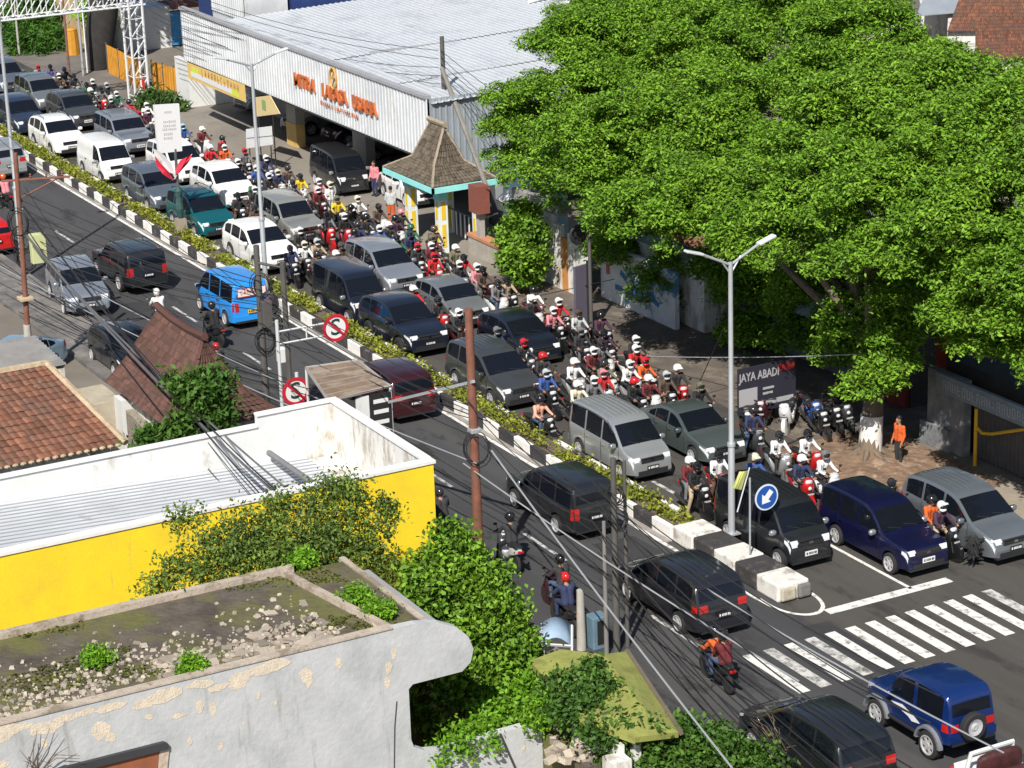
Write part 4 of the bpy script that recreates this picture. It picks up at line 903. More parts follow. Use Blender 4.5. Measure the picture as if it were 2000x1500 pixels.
# jacket, helmet, bike colour of everyone in the queue, near to far (photo pixel of the head)
for a in [
 (1403, 888, 'white', 'black', 'red'), (1356, 911, 'black', 'black', 'black', ('maroon', 'white')), (1473, 893, 'blue', 'cream', 'black'), (1517, 850, 'white', 'dark', 'silver'), (1577, 846, 'white', 'black', 'red'),
 (1563, 896, 'navy', 'white', 'red'), (1607, 888, 'white', 'grey', 'white'), (1450, 805, 'navy', 'dark', 'grey'),
 (1826, 990, 'plum', 'white', 'black', ('orange', 'black')), (1725, 946, 'brown', 'dark', 'black'),
 (1054, 780, 'peach', 'black', 'black'), (1105, 737, 'cream', 'white', 'black'), (1139, 716, 'white', 'white', 'silver'), (1164, 735, 'grey', 'white', 'grey'), (1180, 716, 'olive', 'dark', 'white'),
 (1223, 738, 'black', 'red', 'black'), (1258, 711, 'orange', 'red', 'black'), (1272, 752, 'maroon', 'white', 'white'), (1288, 733, 'brown', 'pale grey', 'black'), (1315, 719, 'dark', 'white', 'red'), (1352, 756, 'black', 'olive', 'black'),
 (1226, 661, 'black', 'white', 'black'), (1189, 650, 'plum', 'black', 'black'), (1154, 686, 'maroon', 'white', 'black'), (1176, 671, 'grey', 'dark', 'white'), (1228, 688, 'red', 'white', 'white'), (1238, 722, 'white', 'white', 'silver'), (1200, 728, 'red', 'pink', 'white'), (1142, 645, 'dark', 'grey', 'black'), (1131, 616, 'plum', 'black', 'black'), (1114, 611, 'pale grey', 'brown', 'black'),
 (1062, 718, 'blue', 'pale grey', 'black'), (1022, 708, 'dark', 'red', 'black'), (1007, 677, 'dark', 'red', 'grey'), (958, 648, 'navy', 'grey', 'black'),
 (1082, 590, 'red', 'white', 'black'), (1043, 592, 'dark', 'white', 'white'), (1032, 566, 'white', 'black', 'red'), (1056, 606, 'pink', 'white', 'black'), (981, 550, 'beige', 'black', 'black'), (941, 526, 'brown', 'black', 'maroon', ('pink', 'white')), (960, 554, 'grey', 'dark', 'white'),
 (895, 502, 'red', 'black', 'white'), (868, 507, 'dark', 'white', 'silver'), (887, 608, 'dark', 'white', 'maroon'), (843, 586, 'dark', 'dark', 'red'), (794, 568, 'red', 'white', 'black'),
 (859, 485, 'olive', 'white', 'silver'), (828, 484, 'maroon', 'white', 'white'), (843, 464, 'maroon', 'olive', 'black'), (812, 490, 'red', 'red', 'red'), (824, 453, 'brown', 'brown', 'black'), (790, 467, 'green', 'dark', 'green'), (773, 480, 'dark', 'red', 'black'),
 (767, 456, 'navy', 'navy', 'black'), (788, 452, 'green', 'green', 'black'), (753, 452, 'blue', 'white', 'white'), (740, 452, 'dark', 'white', 'blue'), (727, 455, 'purple', 'black', 'grey'), (698, 441, 'navy', 'dark', 'black'), (713, 426, 'dark', 'black', 'black'), (776, 426, 'plum', 'black', 'white'), (774, 414, 'dark', 'pink', 'black'), (743, 404, 'brown', 'black', 'white'), (686, 405, 'black', 'black', 'black'),
 (699, 387, 'white', 'cream', 'black'), (658, 388, 'yellow', 'olive', 'black'), (670, 424, 'black', 'white', 'red'), (640, 418, 'grey', 'dark', 'red'), (658, 470, 'beige', 'pale grey', 'black'), (650, 495, 'navy', 'white', 'red'), (684, 470, 'brown', 'brown', 'black'), (574, 451, 'dark', 'white', 'black'), (615, 490, 'brown', 'dark', 'maroon'), (600, 480, 'white', 'cream', 'black'), (586, 484, 'navy', 'black', 'black'),
 (622, 369, 'maroon', 'white', 'maroon'), (595, 352, 'pink', 'white', 'black'), (574, 345, 'yellow', 'black', 'white'), (582, 352, 'grey', 'dark', 'black'), (555, 333, 'brown', 'dark', 'white'), (515, 341, 'navy', 'cream', 'white'), (516, 308, 'navy', 'white', 'blue'), (510, 373, 'dark', 'white', 'maroon'), (491, 343, 'dark', 'white', 'black'), (491, 358, 'green', 'dark', 'black'), (474, 329, 'blue', 'white', 'black'), (463, 323, 'dark', 'white', 'black'), (471, 294, 'grey', 'red', 'black'),
 (433, 288, 'orange', 'white', 'white', ('maroon', 'red')), (407, 288, 'red', 'white', 'black'), (393, 252, 'maroon', 'white', 'white'), (358, 246, 'blue', 'light blue', 'black'), (466, 381, 'dark', 'black', 'black'), (496, 405, 'brown', 'dark', 'red'),
 (284, 238, 'dark', 'white', 'black'), (291, 250, 'black', 'dark', 'black'), (79, 131, 'pale grey', 'red', 'black'), (93, 131, 'purple', 'black', 'white'), (120, 135, 'dark', 'navy', 'black'), (115, 147, 'brown', 'white', 'black'), (143, 148, 'dark', 'dark', 'black'), (172, 160, 'black', 'white', 'green'), (139, 177, 'dark', 'white', 'black'), (159, 170, 'green', 'black', 'white'), (210, 165, 'dark', 'pale grey', 'white'), (229, 182, 'green', 'white', 'black'), (219, 194, 'dark', 'white', 'red'), (194, 173, 'grey', 'dark', 'red'), (255, 200, 'red', 'dark', 'red'), (275, 205, 'white', 'white', 'red'), (287, 215, 'plum', 'white', 'black'), (240, 203, 'maroon', 'grey', 'red'), (268, 222, 'maroon', 'red', 'maroon'),
]: rider(*a)
for a in [(1402, 1232, 'orange', 'black', 'black', ('maroon', 'black')), (1101, 1114, 'navy', 'red', 'black'), (1092, 1108, 'dark', 'black', 'maroon'), (415, 596, 'black', 'black', 'black'), (424, 677, 'dark', 'red', 'black'), (992, 1010, 'dark', 'black', 'white'), (860, 962, 'dark', 'dark', 'red'), (310, 570, 'white', 'white', 'grey'), (8, 345, 'pink', 'orange', 'black')]:
    rider(*a, rear=True)
# keep neighbours from standing inside one another or inside a car
def spread():
    for it in range(40):
        for i, a in enumerate(RID):
            for b_ in RID[i+1:]:
                dx, dy = b_[0]-a[0], b_[1]-a[1]; ex, ey = dx/1.9, dy/.66; d = math.hypot(ex, ey)
                if 1e-6 < d < 1:
                    k = (1-d)*.5/d; mx, my = max(-.1, min(.1, dx*k*.25)), max(-.07, min(.07, dy*k))
                    a[0] -= mx; a[1] -= my; b_[0] += mx; b_[1] += my
            for (lb, cx, cy, hd, t) in CARS:
                dx, dy = a[0]-cx, a[1]-cy
                if abs(dx) < 3.15 and abs(dy) < 1.28 and abs(math.sin(hd)) < .3:
                    if 3.15-abs(dx) < (1.28-abs(dy))*1.1: a[0] += math.copysign(min(.25, 3.15-abs(dx)), dx)
                    else: a[1] += math.copysign(min(.15, 1.28-abs(dy)), dy)
spread()
for (x, y, hd, jk, hl, cl, pil, rear, tr, ft, ln, hx, hy) in RID:
    t = bike(x, y, hd, cl, ln); THINGS.append((t, 'bike', dict(c=cl, j=jk, h=hl), x, y, hx, hy))
    m = FOOT if ft else RIDE
    q = person(m, 'ride', x, y, hd, jk, tr, hl, random.random() < .35, ln); THINGS.append((q, 'rider', dict(c=cl, j=jk, h=hl), x, y, hx, hy))
    if pil:
        q = person(PILL, 'pill', x, y, hd, pil[0], random.choice(TR), pil[1], random.random() < .35, ln); THINGS.append((q, 'pillion', dict(c=cl, j=pil[0], h=pil[1]), x, y, hx, hy))
def walker(px, py, jacket, trousers, helmet, label, hd=0., at_head=True):
    p = at(px, py, 1.62) if at_head else at(px, py)
    t = person(STAND, 'stand', p.x, p.y, hd, jacket, trousers, helmet); t['label'] = label; del t['group']; return t
walker(762, 368, 'pale grey', 'orange', None, 'person in grey patterned shirt and orange trousers walking by the gate shelter', 2.4)
walker(730, 318, 'pink', 'navy', None, 'person in pink shirt and dark trousers standing at the front of the black minivan', -1.2)
walker(643, 360, 'white', 'pale grey', 'cream', 'person in white coat with cream helmet standing beside the black minivan', .3)
walker(433, 270, 'maroon', 'dark', 'black', 'person in dark red top and black cap standing behind the orange-jacketed rider', .4)
walker(1757, 818, 'orange', 'dark', None, 'person in bright orange shirt standing in the dark doorway behind the whitewashed tree', -1.6)
# parked scooters in the shade
for (px, py, cl, hd, lb) in [(1545, 838, 'white', -.85, 'white and red scooter parked under the dark sign'), (1500, 830, 'maroon', -.85, 'maroon motorcycle parked under the dark lettered sign'), (1605, 850, 'black', -.3, 'black motorcycle parked nearest to the whitewashed tree'), (1630, 842, 'black', -.3, 'black motorcycle parked between the tree and the scooter row'), (1650, 836, 'grey', -.3, 'dark grey motorcycle parked against the red doorway'), (1465, 850, 'black', -.5, 'black motorcycle parked behind the tall lamp post'), (1590, 832, 'blue', -.3, 'dark blue scooter parked at the back of the row')]:
    p = at(px, py); t = bike(p.x, p.y, hd, cl, .12); t['label'] = lb; t['group'] = 'scooters parked in the shade'
# labels: look first, then the nearest car, then place within those that still look alike
def landmark(x, y):
    best = min((c for c in CARS if 'under the showroom' not in c[0]), key=lambda c: (c[1]-x)**2+((c[2]-y)*1.3)**2)
    t = best[0]
    for cut in (' with ', ' beside ', ' behind ', ' first ', ' among ', ' seen ', ' waiting ', ' standing ', ' parked ', ' next ', ' facing ', ' driving ', ' between ', ' at the ', ' to the ', ' ahead ', ' leaving ', ' cut '): t = t.split(cut)[0]
    w_ = t.split(); return ' '.join(w_ if len(w_) <= 3 else w_[:1]+w_[-2:]), best
def finish_labels():
    L = []
    for (o, k, d, x, y, hx, hy) in THINGS:
        lm, c = landmark(x, y); s = 'ahead of' if x-c[1] > 2.4 else 'behind' if x-c[1] < -2.4 else 'beside'
        if k == 'bike': a = '%s motorcycle of rider with %s jacket, %s helmet' % (d['c'], d['j'], d['h'])
        elif k == 'rider': a = 'rider in %s jacket, %s helmet, %s motorcycle' % (d['j'], d['h'], d['c'])
        else: a = 'pillion passenger in %s top and %s helmet' % (d['j'], d['h'])
        L.append([o, a, ' %s the %s' % (s, lm), hx, hy])
    G = {}
    for r in L: G.setdefault(r[1], []).append(r)
    for a, rs in G.items():
        if len(rs) == 1: rs[0][0]['label'] = a+rs[0][2]; continue
        H = {}
        for r in rs: H.setdefault(r[2], []).append(r)
        for b, qs in H.items():
            qs.sort(key=lambda r: r[3])
            for i, r in enumerate(qs):
                pre = '' if len(qs) == 1 else ('left hand ' if i == 0 else 'right hand ' if i == len(qs)-1 else 'middle ')
                r[0]['label'] = pre+a+b
finish_labels()
# ================================================================ BUILDINGS
def corr(mb, p0, u, v, n, amp, nv=1, phase=0.):
    """corrugated sheet: p0 + s*u + t*v, waves counted along u, standing on u x v"""
    p0, u, v = Vector(p0), Vector(u), Vector(v); nrm = u.cross(v).normalized(); N = n*4
    rows = [[p0+u*(i/N)+v*(j/nv)+nrm*amp*math.cos(2*math.pi*i/4+phase) for i in range(N+1)] for j in range(nv+1)]
    strip(mb, rows); return mb
def ribbed(mb, p0, u, v, n, d, w=.35):
    """flat sheet with raised square ribs running along v"""
    p0, u, v = Vector(p0), Vector(u), Vector(v); nrm = u.cross(v).normalized(); r = []
    for i in range(n):
        for f, h in ((0, 0), (1-w, 0), (1-w*.8, d), (1-w*.2, d)): r.append((( i+f)/n, h))
    r.append((1, 0)); strip(mb, [[p0+u*s+nrm*h for s, h in r], [p0+u*s+v+nrm*h for s, h in r]]); return mb
def tiles(mb, a, b, c, d, nx, ny, arch=.045, lift=.035, jit=.012):
    """rows of curved clay tiles over the quad a-b (eave) d-c (ridge); every tile is its own little piece"""
    a, b, c, d = map(Vector, (a, b, c, d)); nrm = (b-a).cross(d-a).normalized()
    for j in range(ny):
        t0, t1 = j/ny, (j+1.12)/ny
        for i in range(nx):
            s0, s1 = i/nx, (i+1)/nx; g = lambda s, t: a.lerp(b, s).lerp(d.lerp(c, s), min(1, t))
            z = random.uniform(-jit, jit); V = []
            for t, l in ((t0, lift), (t1, 0)):
                for k, h in ((0, 0), (.3, arch), (.62, arch*.75), (1.0, .0)): V.append(g(s0+(s1-s0)*k, t)+nrm*(h+l+z))
            mb.mesh(V, [(0, 1, 5, 4), (1, 2, 6, 5), (2, 3, 7, 6)])
            mb.mesh([V[0], V[1], V[2], V[3], V[0]-nrm*lift, V[3]-nrm*lift], [(0, 4, 5, 3, 2, 1)])
white_metal = M('white_sheet', (.62, .64, .66), .5, var=.08, vs=.6, c2=(.48, .5, .52), c2s=.5, c2t=.56, c2w=.14, c3=((.4, .38, .35), 1.3, .63, .05, (1, 1, .25)))
zinc = M('zinc_sheet', (.58, .61, .64), .45, .15, var=.1, vs=.5, c2=(.46, .49, .52), c2s=.5, c2t=.55, c2w=.1, c3=((.4, .38, .36), .8, .64, .04, (.3, 1, 1)))
greysheet = M('grey_sheet', (.34, .38, .42), .5, .2, var=.1, vs=1)
yel = M('yellow_wall', (.88, .66, .02), .75, var=.05, vs=.8, bump=.12, bs=14, c2=(.8, .57, .03), c2s=.7, c2t=.56, c2w=.12, c3=((.55, .42, .1), 1.6, .67, .05, (1, 2, .25)))
plasterw = M('white_plaster', (.68, .69, .68), .85, var=.06, vs=1.5, c2=(.5, .45, .38), c2s=1.1, c2t=.66, c2w=.05, stretch=(1, 1, .6))
plasterd = M('stained_plaster', (.7, .69, .66), .85, var=.08, vs=3, c2=(.42, .37, .31), c2s=2., c2t=.55, c2w=.06, stretch=(1, 1, .35))
pgrey = M('grey_blue_plaster', (.49, .50, .51), .88, var=.07, vs=1.2, bump=.25, bs=7, c2=(.40, .415, .42), c2s=.8, c2t=.54, c2w=.1, c3=((.3, .3, .28), 1.6, .62, .06, (1, 1.6, .22)))
peel = M('peeled_plaster', (.62, .54, .43), .9, var=.15, vs=6, bump=.4, bs=20)
clay = M('clay_tile', (.20, .085, .05), .9, island=.42, var=0, c2=(.15, .08, .055), c2s=1.1, c2t=.53, c2w=.1, c3=((.1, .075, .06), 2.2, .62, .05, (1, 1, 1)))
clayb = M('brown_tile', (.105, .05, .038), .8, island=.35, var=0, c2=(.07, .04, .032), c2s=1., c2t=.56, c2w=.1)
stonet = M('mossy_tile', (.095, .075, .055), .9, island=.4, var=0, c2=(.15, .125, .09), c2s=1.6, c2t=.56, c2w=.08)
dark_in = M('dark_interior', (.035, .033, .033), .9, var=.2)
# ---- yellow walled shop, near left
yb_ = thing('yellow_building', 'flat shop with a bright yellow side wall and white corrugated roof', 'building', (-61.7, 21, 0))
MB(yel).span((-58.62, 4, 0), (-58.5, 28.5, 4.42)).build('yellow_wall', yb_)
b = MB(plasterw); b.span((-58.74, 4, 0), (-58.62, 28.38, 4.44)); b.span((-65.12, 4, 0), (-65.0, 25.9, 4.12)); b.span((-65.12, 25.9, 0), (-65.0, 28.5, 4.46)); b.build('parapet_wall', yb_)
b = MB(M('white_coping', (.76, .75, .73), .8, var=.08, vs=4)); b.span((-58.8, 4, 4.442), (-58.46, 28.56, 4.53)); b.span((-65.18, 4, 4.122), (-64.94, 25.9, 4.19)); b.span((-65.18, 25.9, 4.462), (-64.94, 28.56, 4.53)); b.span((-64.94, 28.3, 4.45), (-58.8, 28.57, 4.535)); b.build('coping', yb_)
b = MB(plasterd); b.span((-65.0, 28.36, 0), (-58.62, 28.5, 4.45)); b.span((-64.99, 27.0, 2.6), (-64.96, 28.36, 4.4)); b.build('end_wall', yb_)
b = MB(white_metal); ribbed(b, (-64.98, 4, 4.15), (6.23, 0, .0), (0, 23.4, -1.25), 23, -.075, .34); b.use(M('valley_shade', (.33, .36, .4), .7, var=.15, vs=2))
for k in range(23):  # shade lines between the ribs painted as flat grey strips
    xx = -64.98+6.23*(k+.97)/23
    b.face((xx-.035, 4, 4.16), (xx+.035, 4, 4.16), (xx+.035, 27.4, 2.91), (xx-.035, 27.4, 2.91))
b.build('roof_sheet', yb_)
b = MB(plasterd); b.span((-64.9, 27.35, 2.5), (-58.8, 28.36, 2.82)); b.build('gutter', yb_)
b = MB(M('grey_beam', (.2, .2, .21), .7, var=.15)); b.tube([at(525, 884, 3.35), at(613, 945, 3.75)], .09, 6); b.build('roof_pipe', yb_)
# ---- derelict grey building, near bottom left
gb = thing('derelict_building', 'derelict grey building with peeling plaster and a rubble-strewn flat roof', 'building', (-50, 18, 0))
F = lambda px, py: atx(px, py, -47.7)
top = [(0, 0)]
outl = [Vector((-47.7, 4, 5.02)), Vector((-47.7, 22.05, 5.02)), Vector((-47.7, 22.6, 5.0)), Vector((-47.7, 23.2, 4.88)), Vector((-47.7, 23.65, 4.66)), Vector((-47.7, 23.95, 4.35)), Vector((-47.7, 24.07, 4.0)), Vector((-47.7, 23.98, 3.68)), Vector((-47.7, 23.75, 3.5)), Vector((-47.7, 22.45, 3.5)), Vector((-47.7, 22.34, 3.4)), Vector((-47.7, 22.34, 2.1)), Vector((-47.7, 22.4, 1.9)), Vector((-47.7, 22.7, 1.72)), Vector((-47.7, 23.2, 1.64)), Vector((-47.7, 23.7, 1.66)), Vector((-47.7, 25.86, 1.66)), Vector((-47.7, 25.86, 0)), Vector((-47.7, 4, 0))]
b = MB(pgrey); b.extr(outl[::-1], (-.22, 0, 0))
# pieces where the paint has come off, thin flakes proud of the wall and the sill line
b.use(peel); rp = random.Random(4)
def flake(y, z, w, h):
    n = 16; pts = []; r = 1; fx = -47.697+.006*rp.random()
    for k in range(n):
        a = 2*math.pi*k/n; r = .55*r+.45*rp.uniform(.4, 1.25); pts.append((fx, y+math.cos(a)*w*r, z+math.sin(a)*h*r))
    for k in range(n): b.face((fx, y, z), pts[k], pts[(k+1) % n])
y = 9.
while y < 19.5: flake(y, rp.uniform(4.62, 4.86), rp.uniform(.25, .5), rp.uniform(.08, .22)); y += rp.uniform(.3, .8)
for yy, zz, ww, hh in [(14.9, 4.3, .22, .22), (15.1, 4.1, .14, .16), (16.0, 4.35, .12, .08), (17.2, 4.3, .1, .2), (17.5, 4.15, .1, .22), (16.7, 4.2, .2, .08), (19.8, 4.42, .2, .2), (19.85, 4.2, .1, .16), (20.6, 4.5, .1, .17), (22.0, 4.4, .1, .18), (21.85, 4.05, .1, .22), (21.8, 3.7, .09, .18), (18.6, 4.2, .06, .1), (19.0, 3.9, .05, .08), (16.9, 3.5, .06, .12), (17.6, 3.2, .08, .14), (23.9, 1.2, .16, .2), (24.6, 1.15, .06, .18), (25.3, 1.1, .06, .1), (18.2, 3.6, .05, .06), (12.0, 4.4, .2, .15), (12.6, 4.1, .2, .1), (13.6, 4.35, .1, .14)]: flake(yy, zz, ww, hh)
b.build('facade', gb)
b = MB(M('dark_lintel', (.04, .04, .045), .6, var=.1)); b.extr([atx(110, 1500, -47.69), atx(318, 1447, -47.69), atx(326, 1450, -47.69), atx(326, 1460, -47.69), atx(120, 1512, -47.69)][::-1], (.1, 0, 0))
fr = b.build('window_lintel', gb)
b = MB(M('rust_shutter', (.27, .09, .04), .7, var=.15, vs=3)); b.extr([atx(150, 1503, -47.69), atx(310, 1463, -47.69), atx(305, 1540, -47.69), atx(150, 1580, -47.69)][::-1], (.02, 0, 0)); b.build('shutter', gb)
b = MB(M('brick_edge', (.5, .4, .32), .9, var=.3, vs=8)); b.extr([atx(311, 1462, -47.69), atx(330, 1461, -47.69), atx(322, 1540, -47.69), atx(306, 1540, -47.69)][::-1], (.03, 0, 0)); b.build('window_jamb', gb)
roofm = M('roof_dirt', (.095, .078, .062), .95, var=.45, vs=1.5, bump=.8, bs=7, c2=(.12, .12, .035), c2s=.55, c2t=.52, c2w=.07)
b = MB(roofm); b.span((-52.4, 4, 4.5), (-47.92, 22.9, 4.86)); b.build('roof', gb)
cop = M('old_coping', (.45, .38, .31), .9, var=.25, vs=3, bump=.4, bs=12, c2=(.25, .2, .15), c2s=1.5, c2t=.55)
b = MB(cop); b.span((-52.6, 4, 4.3), (-52.4, 21.6, 5.02)); b.span((-47.94, 4, 5.022), (-47.67, 22.0, 5.06)); b.tube([(-52.4, 21.3, 4.92), (-47.9, 22.0, 4.95)], .11, 4); b.span((-52.6, 22.9, 4.3), (-47.95, 23.05, 4.9)); b.build('roof_kerb', gb)
b = MB(pgrey); b.span((-52.6, 4, 0), (-52.42, 22.3, 4.3)); b.span((-52.4, 22.2, 0), (-47.94, 22.32, 4.5)); b.build('rear_wall', gb)
b = MB(M('grey_soffit', (.3, .31, .31), .9, var=.1)); b.span((-52.4, 22.35, 3.55), (-47.95, 23.6, 4.49)); b.build('canopy', gb)
b = MB(M('conduit', (.05, .05, .055), .6, var=.1)); b.tube([F(775, 1370), F(771, 1420), F(770, 1500)], .02, 5); b.tube([F(975, 1432)+Vector((.05, 0, 0)), F(1005, 1500)+Vector((.05, 0, 0))], .03, 5); b.build('drain_pipe', gb)
rub = M('rubble', (.36, .31, .25), .9, island=.45, var=0, bump=.3)
b = MB(rub); rg = random.Random(7)
for k in range(1900):
    yy = rg.uniform(9, 21); xx = -48.15-abs(rg.gauss(0, 1.1 if k < 1700 else 2.2))-.35*math.sin(yy*1.3)
    if xx < -52: continue
    s = rg.choice([.025, .03, .035, .045, .06, .09]); b.box((xx, yy, 4.86+s*.3), (s*rg.uniform(.8, 1.9), s*rg.uniform(.8, 1.9), s*.8), rg.uniform(0, 3), rg.uniform(-.4, .4), rg.uniform(-.4, .4), .7)
for k in range(22):
    yy = rg.gauss(18.5, 1.8); xx = min(-48.3, rg.gauss(-49.3, .7)); s = rg.uniform(.1, .24); b.box((xx, yy, 4.9), (s, s*1.7, .035), rg.uniform(0, 3), rg.uniform(-.3, .3), rg.uniform(-.2, .2))
for k in range(20):
    yy = rg.uniform(16.5, 21.2); xx = -48.2-abs(rg.gauss(0, .55)); n = 9; r0 = rg.uniform(.12, .34); pts = [(xx+math.cos(2*math.pi*i/n)*r0*rg.uniform(.5, 1.1), yy+math.sin(2*math.pi*i/n)*r0*rg.uniform(.8, 1.9), 4.862) for i in range(n)]
    b.extr(pts, (0, 0, rg.uniform(.01, .035)))
o = b.build('rubble', gb); o['kind'] = 'stuff'
moss = leafmat('moss_leaf', (.11, .12, .02), .2, .5); N = 2600
C = np.stack([RNG.uniform(-52.3, -48, N), RNG.uniform(6, 22.4, N), np.full(N, 4.88)], 1)
f_ = np.sin(C[:, 1]*.9+1.2*np.sin(C[:, 0]*2))+np.cos(C[:, 0]*1.9-C[:, 1]*.4); C = C[f_ > .75]
me = leaf_data('moss', moss, C, 6, (.07, .07, .012), (.09, .06), up=1.2, seed=3); o = leafpart('moss', me, gb); o['kind'] = 'stuff'
def weeds(label, spots, m, r, n, lw, seed):
    for i, (p, lb) in enumerate(spots):
        p = Vector(p); bush('weed', lb, 'plant', tuple(p), [(p.x, p.y, p.z+r*.5, r, r*.6)], n, 10, .08, lw, m, seed+i, stems=False, spread=.06, grp='weeds rooted on the derelict roof')
weeds('', [(at(190, 1297, 4.88), 'round bright green weed on the rubble roof'), (at(372, 1315, 4.88), 'small green weed by the front roof kerb'), (at(700, 1175, 4.88), 'long strip of lime green weeds along the inner roof kerb'), (at(740, 1205, 4.88), 'lime green weeds at the lower end of the inner roof kerb'), (at(590, 1105, 4.88), 'pale weed at the back corner of the derelict roof')], lf_lime, .3, 26, (.12, .05), 61)
b = MB(M('twig_shadow_brown', (.13, .1, .075), .9, var=.2)); rt = random.Random(9); c0 = F(60, 1480)+Vector((.1, 0, 0))  # brown stems modelled in place of twig shadows on the wall
for k in range(13):
    e = c0+Vector((rt.uniform(.02, .25), rt.uniform(-.6, 1.2), rt.uniform(-.2, .75))); b.tube([c0+Vector((0, rt.uniform(-.3, .3), -.4)), c0.lerp(e, .5)+Vector((.05, 0, rt.uniform(-.1, .2))), e], [.012, .01, .005], 4)
props(b.build('twig_shadow_stems', None, tuple(c0)), 'thin dry creeper stems on the wall at the bottom left corner', 'plant')
# ---- creepers in the lot to the right of the derelict building
def vine(label, lobes, seed, m=lf_dark, n=120, lw=(.15, .085)):
    bush('creeper', label, 'plant', (lobes[0][0], lobes[0][1], 0), lobes, n, 12, .15, lw, m, seed, stems=False, inner=.7, spread=.09)
def vb(px, py, z, r, rz=None): p = at(px, py, z); return (p.x, p.y, p.z, r, rz or r*.7)
vine('lime green creeper spilling over the low grey wall', [vb(1060, 1390, 1.9, .55), vb(1040, 1350, 1.9, .5), vb(1085, 1400, 1.7, .4), vb(1000, 1340, 1.5, .7), vb(930, 1440, 1.5, .55, .3), vb(880, 1460, 1.5, .45, .25), vb(970, 1400, 1.3, .6)], 31, lf_lime, 170)
vine('dark green creeper on the yellow-green canopy', [vb(1130, 1350, 2.5, .55, .25), vb(1160, 1340, 2.6, .4, .2), vb(1180, 1390, 2.2, .6, .3), vb(1150, 1305, 2.7, .2, .15), vb(1095, 1335, 2.5, .35, .2), vb(1120, 1385, 2.4, .5, .3), vb(1190, 1430, 2.2, .5, .3), vb(1260, 1435, 2.0, .4, .3)], 32, lf_dark, 130)
vine('broad tangle of leafy creeper along the bottom edge', [vb(1240, 1440, 1.4, .7), vb(1310, 1440, 1.2, .7), vb(1360, 1470, 1.0, .6), vb(1290, 1490, 1.2, .8), vb(1220, 1480, 1.4, .6), vb(1420, 1480, .8, .6), vb(1480, 1490, .6, .6), vb(1350, 1510, 1., .8), vb(1405, 1440, .7, .35)], 33, lf_dark, 300, (.17, .09))
b = MB(bark); rt = random.Random(5); c0 = at(1540, 1490, 0.2)
for k in range(60):
    a = rt.uniform(0, 6.28); l = rt.uniform(.5, 1.3); e = c0+Vector((math.cos(a)*l*.6, math.sin(a)*l*.8, rt.uniform(.4, 1.4)))
    b.tube([c0+Vector((rt.uniform(-.2, .2), rt.uniform(-.2, .2), 0)), c0.lerp(e, .6)+Vector((rt.uniform(-.2, .2), rt.uniform(-.2, .2), .15)), e], [.016, .012, .005], 4)
props(b.build('dry_twigs', None, tuple(c0)), 'tangle of bare dry brown twigs in front of the black sedan', 'shrub')
lw_ = thing('low_wall', 'low broken white wall with rubble below the creeper', 'wall', tuple(at(1160, 1430, 0)))
b = MB(plasterd); a1, a2 = at(1115, 1385, 2.1), at(1208, 1458, 2.1); b.extr([(a1.x, a1.y, 0), (a2.x, a2.y, 0), (a2.x, a2.y, 2.1), (a1.x, a1.y, 2.1)], (0, .16, 0)); a3 = at(1205, 1480, 1.9); b.box((a3.x, a3.y, .95), (.5, .5, 1.9)); b.build('masonry', lw_)
b = MB(rub)
for k in range(90): p = at(rg.uniform(1075, 1190), rg.uniform(1410, 1490), 1.4); s = rg.uniform(.05, .22); b.box((p.x, p.y, 1.4+s*.2), (s*1.5, s, s*.7), rg.uniform(0, 3), rg.uniform(-.4, .4), rg.uniform(-.3, .3))
o = b.build('rubble', lw_); o['kind'] = 'stuff'
p = at(1140, 1450, 1.3); b = MB(roofm); b.box((p.x, p.y, .7), (2.6, 1.3, 1.36)); b.build('rubble_bed', lw_)
# ---- moss yellow canopy, pale blue awning
mossc = M('mossy_canopy', (.27, .285, .07), .9, var=.15, vs=2, bump=.3, bs=8, c2=(.19, .2, .05), c2s=.8, c2t=.55)
cn = thing('canopy', 'yellow-green mossy concrete canopy over the near pavement', 'canopy', tuple(at(1200, 1330, 0)))
P_ = lambda px, py, z: at(px, py, z)
b = MB(mossc); pts = [P_(1035, 1290, 2.6), P_(1095, 1268, 2.65), P_(1180, 1278, 2.65), P_(1262, 1392, 2.5), P_(1240, 1440, 2.4), P_(1130, 1400, 2.5)]
b.extr(pts[::-1], (0, 0, -.18)); pts2 = [P_(1180, 1278, 2.65), P_(1222, 1272, 2.35), P_(1325, 1430, 2.1), P_(1240, 1440, 2.4), P_(1262, 1392, 2.5)]; b.extr(pts2[::-1], (0, 0, -.14)); b.build('slab', cn)
b = MB(M('canopy_edge', (.16, .13, .09), .8, var=.2)); b.tube([P_(1224, 1271, 2.3), P_(1330, 1432, 2.05)], .07, 5); b.build('gutter', cn)
b = MB(plasterd)
for px, py in ((1060, 1300), (1190, 1300), (1240, 1420)): q = at(px, py, 2.4); b.span((q.x-.1, q.y-.1, 0), (q.x+.1, q.y+.1, 2.4))
b.build('post', cn)
aw = thing('awning', 'pale blue curved awning with a white frame beside the concrete pole', 'awning', tuple(at(1080, 1250, 0)))
b = MB(M('awning_blue', (.33, .45, .58), .6, var=.08, vs=2)); a, c, d, e = P_(1056, 1218, 2.3), P_(1117, 1222, 2.1), P_(1117, 1262, 1.95), P_(1058, 1258, 2.2)
rows = []
for t in np.linspace(0, 1, 7): q = math.sin(math.pi*t)*.22; rows.append([a.lerp(c, t)+Vector((0, 0, q)), e.lerp(d, t)+Vector((0, 0, q))])
strip(b, rows); o = b.build('cloth', aw, smooth=True); so_ = o.modifiers.new('t', 'SOLIDIFY'); so_.thickness = .02
